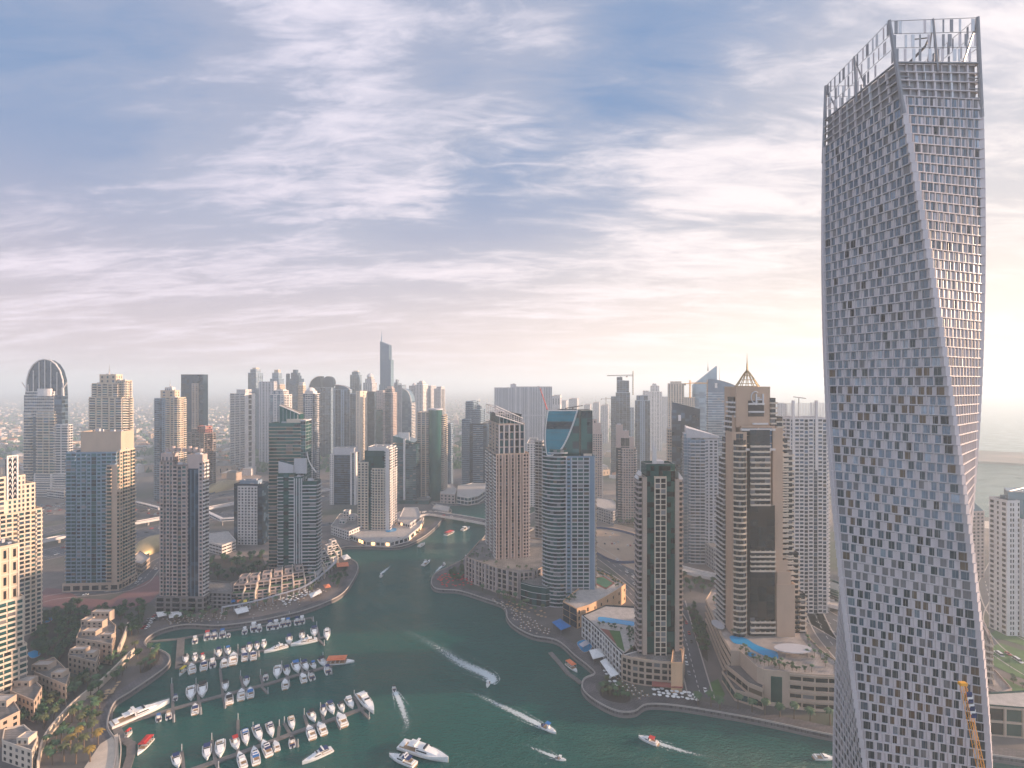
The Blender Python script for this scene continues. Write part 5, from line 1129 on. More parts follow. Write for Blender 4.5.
# podium of the striped tower
low('striped_podium', 'beige pillared podium with five open floors under the striped tower', 'podium building', [(466, 557), (476, 561), (486, 564.5), (497, 568), (508, 570.5), (519, 573), (533, 572), (560, 560), (548, 540), (500, 535), (480, 541)], 26, 'tan',
    S('B', bw=5.2, fh=4.6, g=GK, bm='tan', bd=1.0, pier=1.3, pierp=1.5, pierm='pinkish', bp=1.1))
low('glass_podium', 'dark green glass podium at the foot of the sail topped tower', 'podium building', [(521, 583), (532, 586), (546, 588), (560, 585), (556, 570), (524, 571)], 20, 'glass_green', S('G', bw=4, fh=5, g=GG, band=.5, bandm='pale_grey', bandp=.2))
low('peach_retail_building', 'peach walled retail building with a rooftop sports court and planting', 'shop building', [(563, 602), (577, 609.5), (590, 605.5), (603, 599), (615, 592), (625.6, 585), (616, 580), (604, 574), (594, 571), (592, 580), (575, 592)], 18.5, 'retail',
    None, m='roof_pale', styles=[S('GG', fh=5, g=('glass_navy',)), S('NSN', fh=5, g=GK)] + [S('SNSN', fh=8, ww=.3, wh=.3, g=GK)] * 3 + [None] * 6)
sheet('sports_court', [(594, 578), (603, 577), (613, 583), (606, 588), (596, 583)], 'court_green', 18.62); 
o = sheet('sports_court_border', [(592.5, 577.5), (603.5, 576), (615, 583), (606, 589.5), (594, 583.5)], 'court_red', 18.56)
def wg(t):
    zr = 19.0
low('white_grid_podium', 'white framed car park podium with a roof pool and lawn beside the dark tower', 'podium building', [(582.5, 616), (592, 624), (603, 634.5), (613, 645), (623, 655), (641, 650), (643, 620), (640, 608), (606, 606)], 19, 'glass_dark',
    S('W', bw=4.4, fh=3.9, ww=.8, wh=.7, g=GK, band=.7, bandm='white', pier=.7, pierm='white', bandp=.7, pierp=.8), m='roof_pale')
low('dark_tower_podium', 'beige gridded podium under the dark slim tower, shops along its foot', 'podium building', [(622, 656), (632, 659), (645, 661), (661, 662.5), (682, 664), (684, 648), (660, 640), (642, 640)], 19, 'beige',
    S('W', bw=4.2, fh=3.8, ww=.72, wh=.6, g=GK, band=.6, bandm='beige', pier=.7, pierm='beige', bandp=.5, pierp=.6))
low('stone_drum', 'small blank beige end block right of the dark tower podium', 'podium building', [(671, 664), (682.5, 664), (682, 650), (673, 650)], 21.5, 'retail', S('S'))
# hotel podium with terraces
HZ = 24
low('hotel_podium', 'large beige hotel podium with pool deck and a tall dark entrance window', 'podium building',
    [(706, 600), (714, 618), (722, 636), (731, 652), (740, 652), (748, 660), (757, 668), (764, 671), (789, 673.5), (815, 676), (842, 677), (842, 666), (820, 650), (808, 637), (800, 604), (730, 588), (712, 590)], HZ, 'beige', None, m='paving_light',
    styles=[S('W', bw=8, fh=6, ww=.9, wh=.25, g=GK, band=1.2, bandp=.8, bandm='beige')] * 3 + [S('SS')] * 4 + [S('SWS', fh=18, ww=1.35, wh=.75, g=('glass_green',)), S('W', bw=9, fh=5.5, ww=.85, wh=.4, g=GK, band=1, bandp=.8, bandm='beige'), S('W', bw=9, fh=5.5, ww=.9, wh=.45, g=GK, band=.8, bandp=.8, bandm='beige')] + [None] * 7)
low('hotel_terrace', 'upper planted terrace stepping down in front of the hotel pool', 'terrace building', [(727, 667), (736, 674), (748, 684), (763, 690), (764, 678), (748, 668), (738, 660)], 15, 'beige', S('W', bw=7, fh=6, ww=.9, wh=.45, g=GK, band=.8, bandm='beige'), m='paving')
low('hotel_terrace', 'lower terrace with dark glazing, along the promenade below the hotel pool', 'terrace building', [(722, 672), (735, 691), (762, 699), (764, 688), (745, 682), (731, 668)], 9, 'beige', S('W', bw=7, fh=6, ww=.9, wh=.6, g=GG, band=.8, bandm='beige'), m='paving')
pool_pts = [(729.7, 636.6), (737.5, 635.8), (747, 639), (754.7, 644), (767, 649), (776.6, 652), (778, 658.4), (772, 658), (762.5, 655), (753, 650), (745, 645), (734, 643)]
def pool(label, pts, z, rim='paving_light'):
    P = smooth([gp(*p, z=z) for p in pts], 4, True); cx_ = sum(p[0] for p in P) / len(P); cy_ = sum(p[1] for p in P) / len(P)
    r = link('swimming_pool', None, None, label, 'swimming pool', loc=(cx_, cy_, z)); Q = [(p[0] - cx_, p[1] - cy_) for p in P]
    b = MB(); b.prism([(x * 1.05, y * 1.07) for x, y in Q], -.1, .06, rim); b.build('rim', r); b = MB(); b.prism(Q, 0, .10, 'pool_water'); b.build('pool_water', r)
pool('bright blue kidney shaped pool on the hotel deck', pool_pts, HZ + .1); pool('small blue paddling pool beside the kidney shaped one', [(746, 653), (752, 652.5), (756, 655), (751, 657)], HZ + .1)
pool('pale blue rectangular roof pool on the white podium', [(599, 617), (610, 618), (622, 620), (634, 622), (633, 626), (620, 624), (608, 623), (599, 621)], 19.15, 'roof_pale')
pool('blue courtyard pool beside the stepped tower at the left margin', [(40, 618), (50, 615), (52, 620), (44, 623)], 3.3); pool('blue pool in the dark grove behind the left villas', [(28, 653), (38, 650), (40, 655), (32, 658)], 3.3)
pool('turquoise pool deck by the quay under the white podium', [(577, 643), (586, 640), (592, 647), (584, 652)], 3.3)
pool('small pool in front of the cream gridded tower', [(386, 529), (395, 528), (396, 531), (387, 532)], 9.2)
sheet('roof_lawn', [(609, 630), (620, 631), (625, 652), (617, 646)], 'grass', 19.1); sheet('roof_terrace', [(600, 628), (609, 630), (617, 645), (606, 634)], 'court_red', 19.13) 
# hotel drop-off canopies
def canopy(label, c, rx, ry, z, zb=3.0, m='canvas_white', name='canopy', n=20):
    x, y = gp(*c, z=z); r = link(name, None, None, label, 'canopy', loc=(x, y, zb)); h = z - zb
    b = MB(); b.prism([(rx * cos(2 * pi * k / n), ry * sin(2 * pi * k / n)) for k in range(n)], h - .6, h, m); b.build('roof', r)
    for sx_, sy_ in ((-.6, -.6), (.6, -.6), (.6, .6), (-.6, .6)): b = MB(); b.tube((rx * sx_, ry * sy_, 0), (rx * sx_, ry * sy_, h - .6), .25, 'metal'); b.build('post', r)
canopy('round pale canopy at the foot of the hotel tower', (793, 648), 12, 6, 28, 24, 'pale_grey'); canopy('oval pale roof on the hotel podium edge by the avenue', (718, 624), 4, 7, 26, 24, 'pale_grey')
def tent(label, pts, h, m, z0=3.06, sag=1.2):
    P = [gp(*p, z=z0 + h) for p in pts]; c = Vector((sum(p[0] for p in P) / len(P), sum(p[1] for p in P) / len(P))); r = link('awning', None, None, label, 'awning', loc=(c.x, c.y, z0)); b = MB(); n = len(P)
    vs = [(p[0] - c.x, p[1] - c.y, h) for p in P] + [(0, 0, h + sag)] + [(p[0] - c.x, p[1] - c.y, h - .25) for p in P]
    b.add(vs, [(i, (i + 1) % n, n) for i in range(n)] + [(n + 1 + i, n + 1 + (i + 1) % n, (i + 1) % n, i) for i in range(n)], m); b.build('roof', r)
    for p in P: b = MB(); b.tube(((p[0] - c.x) * .95, (p[1] - c.y) * .95, 0), ((p[0] - c.x) * .95, (p[1] - c.y) * .95, h), .12, 'metal', 5); b.build('post', r)
tent('bright blue square awning by the quay under the peach building', [(552, 622), (560, 618.5), (571, 626), (561, 630)], 5, 'canvas_blue'); tent('white arched tent roof beside the white podium', [(589, 650), (600, 648), (605, 656), (593, 659)], 5, 'canvas_white', sag=2.5)
tent('long white awning along the foot of the white podium', [(600, 661), (606, 658), (619, 674), (611, 677)], 5, 'canvas_white'); tent('grey awning at the corner of the white podium', [(579, 644), (586, 640), (590, 643), (583, 647)], 4, 'pale_grey')
tent('long red and dark awning in front of the dark tower podium', [(652, 681), (683, 684), (683, 688), (652, 686)], 4, 'brick_red', sag=.4); tent('white marquee on the promenade right of the brown tower', [(234, 609), (247, 606), (249, 611), (237, 614)], 4, 'canvas_white')
tent('long low white tent on the quay below the brown tower, left one', [(156, 612), (166, 611), (167, 615), (158, 617)], 4, 'canvas_white'); tent('long low white tent on the quay below the brown tower, right one', [(168, 612), (181, 611), (182, 616), (169, 618)], 4, 'canvas_white')
tent('white tent near the tip of the promenade loop', [(341, 556), (347, 554), (351, 558), (344, 560)], 4, 'canvas_white'); tent('red marquee near the tip of the promenade loop', [(336, 563), (348, 562), (349, 566), (337, 567)], 3.5, 'canvas_orange')
tent('small orange red tent on the promenade lawn', [(323, 585), (329, 583.5), (331, 587), (325, 588)], 3.5, 'canvas_orange'); tent('long pale marquee on the promenade below the terraced villas', [(309, 594), (320, 589), (322, 592), (311, 598)], 3.5, 'canvas_white')
for k, (px, m, lab) in enumerate(((237, 'canvas_orange', 'orange'), (243, 'canvas_yellow', 'yellow'), (231, 'canvas_blue', 'blue'))): tent(lab + ' square shop awning under the terraced villas', [(px, 600), (px + 4, 599.3), (px + 4.2, 601.5), (px + .2, 602.2)], 6, m, sag=.2)

# terraced villas on the promenade
VG = 'stepped villas in one terrace'
def villa(label, px, py, wd_, dp, h, rot, group=VG, name='terraced_villa', m='pinkish'):
    x, y = gp(px, py); t = T(name, label, 'house', (x, y), rot, True, group)
    t.block(0, wd_, 0, dp, 0, h * .45, m, S('W', bw=4, fh=3.2, ww=.7, wh=.6, g=GG), S('W', bw=4, fh=3.2, g=GK), S('W', bw=4, fh=3.2, g=GK), None, parapet=.6)
    t.block(0, wd_, dp * .3, dp, h * .45, h * .75, m, S('W', bw=4, fh=3.2, ww=.8, wh=.65, g=GK), None, None, None, parapet=.6)
    t.block(wd_ * .3, wd_, dp * .6, dp, h * .75, h, m, S('W', bw=4, fh=3.2, ww=.6, wh=.5, g=GK), None, None, None, parapet=.6)
    b = MB(); b.prism([(wd_ + .02, -1.5), (wd_ + .8, -1.5), (wd_ + .8, dp), (wd_ + .02, dp)], 0, [h * .45, h * .45, h + 1.2, h + 1.2], 'cream'); b.build('party_wall', t.root)
    b = MB(); b.box(wd_ * .1, wd_ * .9, dp * .08, dp * .2, h * .45, h * .45 + .9, 'leaf_mid'); b.build('planter', t.root)
    t.done()
ordn = ['first', 'second', 'third', 'fourth', 'fifth', 'sixth', 'seventh', 'eighth', 'ninth', 'tenth', 'eleventh', 'twelfth', 'thirteenth', 'fourteenth', 'fifteenth', 'sixteenth', 'seventeenth', 'eighteenth', 'nineteenth', 'twentieth', 'twenty-first', 'twenty-second', 'twenty-third']
for k, (px, py) in enumerate(((231, 604), (243, 603), (257, 600), (270, 597), (282, 594), (294, 590.5), (305, 586), (314, 580.5))): villa('stepped beige villa with slanting side wall, %s from the brown tower' % ordn[k], px, py, 9.5, 20, 19, radians(10 + 4 * k))
low('dark_stone_block', 'dark grey three storey block right of the brown tower, plants on its roof', 'apartment block', [(199, 592), (231, 593), (231, 583), (204, 581)], 17, 'stone_base', S('W', bw=4, fh=4, ww=.5, wh=.5, g=GK, band=.3, bandm='grey'))
for k, (px, py) in enumerate(((318, 577), (324, 571), (330, 565), (334, 559))): villa('white stepped villa beyond the green twins, %s from the tower foot' % ordn[k], px, py, 8, 18, 17, radians(45), 'white stepped villas behind the twins', 'terraced_villa', 'white')
b = link('colonnade', None, None, 'pale curved colonnade walkway below the terraced villas', 'colonnade'); P = smooth([gp(*p, z=9) for p in ((222, 607), (250, 602), (280, 594), (305, 586), (322, 574), (334, 563), (337, 556))], 4); m_ = MB(); ribbon(m_, P, -1.4, 1.4, 9, 'pale_grey'); ribbon(m_, P, 1.4, -1.4, 8.6, 'pale_grey'); m_.build('beam_roof', b)
for i in range(0, len(P), 1): c_ = MB(); c_.box(P[i][0] - .35, P[i][0] + .35, P[i][1] - .35, P[i][1] + .35, 3, 8.6, 'pale_grey'); c_.build('column', b)

# villas at the lower left: interlocking beige boxes
LG = 'beige waterfront villas at the lower left'
def lv(label, roof, z, m='beige', rf='roofing', bits=()):
    def cw(t):
        for (px, py, w_, d_, h_) in bits:
            x, y = t.lp(px, py, z); t.block(x - w_ / 2, x + w_ / 2, y - d_ / 2, y + d_ / 2, z - GZ, z - GZ + h_, m, S('W', bw=3.5, fh=3.2, ww=.4, wh=.45, g=GK), None, None, None, top='roof_pale', parapet=.5)
    low('waterfront_villa', label, 'house', roof, z, m, S('W', bw=4.6, fh=3.6, ww=.38, wh=.5, g=GK), rf, True, LG, .9, cw)
lv('topmost lower-left villa, a cluster of stepped roof courts', [(76, 639), (112, 645), (116, 626), (100, 614), (85, 618)], 17, 'beige', bits=((92, 634, 10, 6, 3), (97, 627, 12, 5, 5), (103, 620, 14, 5, 7), (108, 638, 8, 4, 3), (88, 624, 6, 6, 4)))
lv('villa with two roof terraces just below the topmost one', [(68, 656), (96, 663), (100, 651), (82, 644), (70, 650)], 14, 'beige', bits=((80, 652, 10, 5, 2.6), (92, 656, 6, 5, 3)))
lv('middle beige villa with dark solar panels on its roof', [(34, 673), (66, 686), (70, 674), (54, 658), (40, 663)], 15, 'beige', bits=((44, 668, 11, 6, 3.2), (60, 676, 7, 5, 3)))
lv('flat villa with a large grey roof beside the left margin block', [(10, 692), (34, 702), (42, 688), (30, 677), (14, 680)], 15, 'beige', bits=((24, 684, 12, 6, 3),))
lv('lowest beige villa cut by the left margin, hedge at its foot', [(-30, 708), (0, 722), (20, 712), (10, 696), (-20, 694)], 17, 'beige', bits=((2, 704, 11, 6, 3.3),))
lv('gatehouse villa with an arched window at the bottom left', [(2, 742), (32, 752), (38, 738), (24, 726), (4, 730)], 13, 'cream', bits=((27, 742, 6, 5, 3.5),))
# long curving garden wall
def wall(label, pts, h, m='cream', th=.9, z0=3.0, name='garden_wall'):
    P = smooth([gp(*p, z=z0 + h) for p in pts], 4); b = MB()
    for i in range(len(P) - 1):
        a, c = Vector(P[i]), Vector(P[i + 1]); d = c - a; b.obox(((a + c) / 2).to_tuple(), atan2(d.y, d.x), d.length + .3, -th / 2, th / 2, z0, z0 + h, m)
    b.build(name, label=label, cat='wall')
wall('long cream garden wall curving below the lower left villas', [(38, 760), (44, 736), (60, 715), (78, 697), (98, 682), (114, 667), (126, 655), (134, 648)], 5)
wall('low cream wall between the grove and the villas', [(118, 648), (124, 634), (128, 622)], 6)
wall('blue site hoarding along the upper edge of the sandy lot', [(574, 533), (590, 527), (612, 528), (638, 535), (660, 547)], 3, 'hoarding', .3, name='hoarding'); wall('blue site hoarding curving along the lower edge of the sandy lot', [(574, 541), (592, 549), (606, 557), (620, 561), (640, 560)], 3, 'hoarding', .3, name='hoarding')
wall('low white parapet by the tip of the lower left terrace', [(119, 735), (121, 748), (119, 768)], 1.1, 'cream', .5)
# canal side low buildings
low('canal_villa', 'white cubic villa by the canal, left of the cream gridded tower', 'house', [(331, 526), (349, 532), (363, 526), (356, 514), (340, 514)], 14, 'white', S('W', bw=5, fh=4, ww=.5, wh=.5, g=GK), crown=lambda t: [t.block(*[q for q in (t.lp(px, py, 14)[0] - 4, t.lp(px, py, 14)[0] + 4, t.lp(px, py, 14)[1] - 4, t.lp(px, py, 14)[1] + 5)], 11, 14 + hh, 'white', ST, None, None, None) for px, py, hh in ((343, 523, 1), (352, 520, 3), (347, 516, 4))])
low('curved_podium', 'white curved podium with terrace, round the foot of the cream gridded tower', 'podium building', [(351, 535), (366, 541), (390, 542), (408, 537), (420, 527), (424, 518), (400, 512), (370, 520)], 9, 'white', S('W', bw=6, fh=6, ww=.7, wh=.6, g=('glass_dark', 'lit_shop', 'glass_dark', 'glass_black')), 'roof_pale')
low('white_pavilion', 'white two storey restaurant pavilion by the road bridge', 'restaurant', [(398, 521), (410, 524), (421, 516), (418, 508), (404, 508)], 15, 'white', S('W', bw=5, fh=5, ww=.6, wh=.5, g=('glass_dark', 'lit_shop', 'glass_black')), 'roof_pale')
low('shopping_terrace', 'pinkish four storey building at the canal head, left end', 'shop building', [(440, 494), (455, 495), (457, 489), (452, 484), (442, 485)], 18, 'pinkish', S('W', bw=6, fh=5, ww=.5, wh=.5, g=GK), 'roof_pale')
low('shopping_terrace', 'long white curved shopping terrace at the canal head', 'shop building', [(457, 496), (468, 498), (478, 496), (487, 490), (492, 482), (484, 478), (470, 484), (458, 486)], 15, 'white', S('B', bw=7, fh=5, g=GD, bm='white'), 'roof_pale')
low('small_pavilion', 'grey pavilion by the bridge head', 'pavilion', [(432, 509), (448, 512), (450, 507), (436, 504)], 7, 'grey', ST, 'roof_pale')
low('grey_apartment_row', 'long grey framed apartment row along the avenue behind the dark tower', 'apartment block', [(675, 524), (690, 533), (704, 542), (717, 551), (722, 549), (722, 541), (705, 531), (680, 517)], 26, 'grey', S('W', bw=4, fh=3.6, ww=.8, wh=.6, g=GB, pier=1.0, pierm='pale_grey', band=.4, bandm='grey'), 'roofing')
low('grey_block', 'low grey block in front of the stepped pinkish tower', 'apartment block', [(590, 505), (613, 512), (622, 508), (612, 500), (592, 497)], 22, 'grey', S('W', bw=5, fh=4, g=GB, ww=.6), 'roof_pale')
low('glass_station_hall', 'dark green striped long hall beneath the white gridded tower', 'station', [(798, 578), (838, 592), (846, 586), (806, 570)], 18, 'glass_green', S('G', bw=6, fh=2.2, g=GG, band=.25, bandm='grey'), 'glass_dark')
low('white_clinic', 'white three storey building with dark window bands behind the brown tower', 'office building', [(206, 542), (222, 546), (236, 541), (228, 532), (208, 534)], 14, 'white', S('W', bw=6, fh=4, ww=.85, wh=.4, g=GK), 'roof_pale')
low('small_beige_block', 'small beige block between the two left towers', 'low building', [(128, 561), (142, 565), (150, 558), (140, 551)], 12, 'beige', ST, 'roof_pale')
low('dark_office_block', 'dark box office at the foot of the arch topped tower', 'office building', [(47, 490), (64, 492), (66, 486), (50, 485)], 16, 'white', S('W', bw=6, fh=5, ww=.9, wh=.6, g=GB))
low('framed_glass_building', 'dark glass building wrapped in angular stone frames at the lower right', 'shop building', [(986, 706), (1060, 712), (1090, 700), (1060, 690), (988, 694)], 19, 'glass_green', S('W', bw=9, fh=7, ww=.82, wh=.8, g=('glass_black', 'glass_green'), band=1.1, pier=1.1, bandm='beige', pierm='beige', bandp=.8, pierp=.9), 'roof_pale')
low('stepped_balcony_block', 'curved beige block with stacked ledges just right of the twisting skyscraper', 'apartment block', [(975, 622), (984, 628), (990, 640), (986, 626), (978, 616)], 40, 'pinkish', S('B', bw=8, fh=4, g=GK, bm='cream', bd=1.8), 'roof_pale')
low('sloped_roof_hall', 'pale sloped roof hall beside the lawn at the right margin', 'hall', [(986, 688), (1000, 694), (1012, 690), (996, 672), (988, 668)], 12, 'pinkish', ST, 'paving_light')
# mosque
x, y = gp(625, 520); r = link('mosque', None, None, 'small pale mosque with a white dome among dark trees', 'mosque', loc=(x, y, 3)); b = MB(); b.box(-9, 9, 0, 16, 0, 10, 'white'); b.build('prayer_hall', r)
b = MB()
for j in range(6): a0, a1 = pi / 2 * j / 6, pi / 2 * (j + 1) / 6; b.tube((0, 8, 12 + 7 * sin(a0)), (0, 8, 12 + 7 * sin(a1)), 7 * cos(a0), 'white', 16, 7 * cos(a1) + .01)
b.tube((0, 8, 9.9), (0, 8, 12), 7, 'white', 16); b.build('dome', r); b = MB(); b.tube((11, 2, 0), (11, 2, 24), 1.1, 'white', 8, .8); b.tube((11, 2, 24), (11, 2, 29), .8, 'white', 8, .05); b.build('minaret', r)
for k in (-5, 0, 5): b = MB(); b.box(k - 1, k + 1, -.1, 0, 2, 7, 'glass_black'); b.build('window', r)

# ------------------------------------------------------------------ far low-rise town
rnd = random.Random(11)
def housemesh(w_, d_, h_, wall_, rf):
    b = MB(); b.box(-w_ / 2, w_ / 2, -d_ / 2, d_ / 2, 0, h_, wall_)
    b.add([(-w_ / 2 - .6, -d_ / 2 - .6, h_), (w_ / 2 + .6, -d_ / 2 - .6, h_), (w_ / 2 + .6, d_ / 2 + .6, h_), (-w_ / 2 - .6, d_ / 2 + .6, h_), (-w_ / 4, 0, h_ + 3), (w_ / 4, 0, h_ + 3)], [(0, 1, 5, 4), (1, 2, 5), (2, 3, 4, 5), (3, 0, 4), (3, 2, 1, 0)], rf)
    b.box(w_ / 2, w_ / 2 + 5, -d_ / 4, d_ / 3, 0, h_ * .6, wall_)
    for k in (-.3, 0, .3): b.box(w_ * k - .8, w_ * k + .8, -d_ / 2 - .1, -d_ / 2, h_ * .25, h_ * .7, 'glass_dark')
    return b.mesh('villa')
HM = [housemesh(18, 14, 8, 'cream', 'tile_roof'), housemesh(24, 13, 9, 'sand_stone', 'roof_pale'), housemesh(14, 14, 11, 'white', 'roof_pale'), housemesh(30, 16, 14, 'beige', 'roofing'), housemesh(20, 18, 7, 'white', 'tile_roof')]
spots = []
bands = [((-10, 250), (455, 475), 60), ((-30, 24), (470, 520), 25), ((-20, 235), (430, 455), 110), ((70, 90), (440, 500), 20), ((205, 240), (455, 480), 20), ((440, 620), (440, 480), 75), ((130, 160), (440, 500), 20), ((560, 680), (478, 500), 30), ((300, 460), (462, 482), 60)]
for (xa, xb), (ya, yb), n in bands:
    for _ in range(n): spots.append((rnd.uniform(xa, xb), rnd.uniform(ya, yb)))
def clear_of_canal(px, py): return not (410 < px < 560 and 474 < py < 530)
VL = 'low tile roofed villa in the hazy suburb beyond the towers'
k = 0
for px, py in spots[:290]:
    if not clear_of_canal(px, py): continue
    x, y = gp(px, py); o = link('suburban_villa', rnd.choice(HM), None, VL, 'house', 'villas of the hazy suburb', loc=(x, y, 3)); o.rotation_euler = (0, 0, rnd.uniform(0, 3.14)); s_ = rnd.uniform(.8, 1.5); o.scale = (s_, s_, rnd.uniform(.7, 1.6))
b = MB()
for _ in range(5200):
    px = rnd.uniform(-60, 1.0 * 700); py = 388 + 50 * rnd.random() ** 1.4
    if px > 440 and py > 430: continue
    x, y = gp(px, py); x += rnd.uniform(-150, 150) ; w_ = rnd.uniform(8, 22); d_ = rnd.uniform(8, 18); h_ = rnd.uniform(4, 10) if rnd.random() < .97 else rnd.uniform(15, 40)
    m = rnd.choice(('cream', 'sand_stone', 'white', 'pinkish', 'roofing')); b.box(x - w_ / 2, x + w_ / 2, y - d_ / 2, y + d_ / 2, 3, 3 + h_, m)
b.build('far_suburb', label='endless hazy low suburb stretching to the horizon', kind='stuff')
# ------------------------------------------------------------------ marina pontoons
C4 = lambda zx, zy: (128 + zx / 4, 576 + zy / 4)
def pontoon(label, pts, wd_=2.6, fingers=(), z=.7, piles=True, group='floating pontoons of the marina'):
    r = link('pontoon', None, None, label, 'pontoon', group); P = [gp(*p, z=z) for p in pts]; b = MB()
    for i in range(len(P) - 1):
        a, c = Vector(P[i]), Vector(P[i + 1]); d = c - a; b.obox(((a + c) / 2).to_tuple(), atan2(d.y, d.x), d.length + wd_ * .8, -wd_ / 2, wd_ / 2, z - .9, z + .004 * i, 'timber')
    b.build('walkway', r)
    for (px, py, qx, qy) in fingers:
        a, c = Vector(gp(px, py, z=z)), Vector(gp(qx, qy, z=z)); d = c - a; b = MB(); b.obox(((a + c) / 2).to_tuple(), atan2(d.y, d.x), d.length, -.8, .8, z - .8, z + .01, 'timber'); b.build('finger', r)
        b = MB(); b.tube((c.x, c.y, -1), (c.x, c.y, 4.5), .25, 'white_metal', 6); b.build('mooring_pile', r)
def F4(*q): return [(*C4(a, b), *C4(c, d)) for a, b, c, d in q]
pontoon('short top pontoon nearest the curved promenade', [C4(75, 262), C4(205, 250), C4(340, 226), C4(500, 205), C4(640, 182), C4(735, 165)], 2.6, F4((500, 205, 500, 182), (365, 222, 360, 200), (640, 182, 645, 160), (735, 165, 742, 180)))
pontoon('cross pontoon linking the top two rows near the left shore', [C4(212, 250), C4(205, 362)], 5)
pontoon('second pontoon from the promenade', [C4(205, 355), C4(330, 333), C4(540, 297), C4(660, 270), C4(785, 243)], 2.6, F4((240, 350, 236, 330), (345, 330, 345, 312), (385, 322, 385, 300), (440, 314, 440, 292), (520, 300, 524, 320), (760, 250, 785, 275), (765, 246, 755, 200)))
pontoon('third pontoon, running from the long motor yacht to the orange roofed boat', [C4(-50, 610), C4(0, 582), C4(170, 533), C4(380, 475), C4(560, 430), C4(700, 388), C4(810, 358)], 3, F4((180, 530, 175, 430), (180, 530, 185, 580), (285, 503, 272, 430), (285, 503, 292, 550), (380, 475, 368, 370), (380, 475, 390, 525), (465, 455, 450, 400), (530, 437, 560, 468), (540, 435, 530, 395), (640, 405, 645, 440), (640, 405, 615, 360), (700, 388, 715, 420), (700, 388, 690, 350), (800, 360, 815, 390), (800, 360, 780, 325)))
pontoon('fourth pontoon, the busiest, ending at the large white yacht', [C4(180, 800), C4(270, 768), C4(440, 710), C4(640, 635), C4(830, 568), C4(950, 525)], 3, F4((225, 790, 215, 700), (350, 742, 335, 655), (350, 742, 362, 770), (440, 710, 440, 575), (540, 672, 500, 610), (650, 632, 625, 588), (650, 632, 680, 680), (600, 650, 605, 600), (720, 605, 705, 555), (830, 568, 850, 610), (785, 585, 770, 530), (930, 532, 905, 480), (930, 532, 965, 568)))
pontoon('zigzag jetty from the left quay to the red kiosk', [(108, 727), (116, 727), (122, 738), (131, 744), (131, 754), (126, 770)], 4)
pontoon('gangway from the quay down to the zigzag jetty', [(110, 704), (107, 727)], 4, z=2)
pontoon('floating dock with a red roofed boat off the white podium', [(551, 653), (558, 661), (568, 673), (580, 682)], 3.4)
# ------------------------------------------------------------------ boats
def loft(rows, m, b, cap=True):
    n = len(rows[0]); b.add([p for r in rows for p in r], [(k * n + j, k * n + n + j, k * n + n + (j + 1) % n, k * n + (j + 1) % n) for k in range(len(rows) - 1) for j in range(n)] + ([tuple(range(n)), tuple(range(len(rows) * n - 1, (len(rows) - 1) * n - 1, -1))] if cap else []), m)
def hullmesh(Lh, Bm, H, m='gelcoat', deck='gelcoat'):
    b = MB(); rows = []; N_ = 10
    for k in range(N_ + 1):
        v = k / N_; y = -Lh / 2 + Lh * v; s_ = 1.0 if v < .45 else max(.03, 1 - ((v - .45) / .55) ** 2.0); w_ = Bm / 2 * s_ * (.94 + .06 * min(1, v * 4)); hh = H * (.88 + .28 * v * v)
        rows.append([(-w_, y, hh), (-w_ * .96, y, hh * .45), (-w_ * .6, y + (.0), -.35), (w_ * .6, y, -.35), (w_ * .96, y, hh * .45), (w_, y, hh)])
    loft(rows, m, b)
    return b, rows
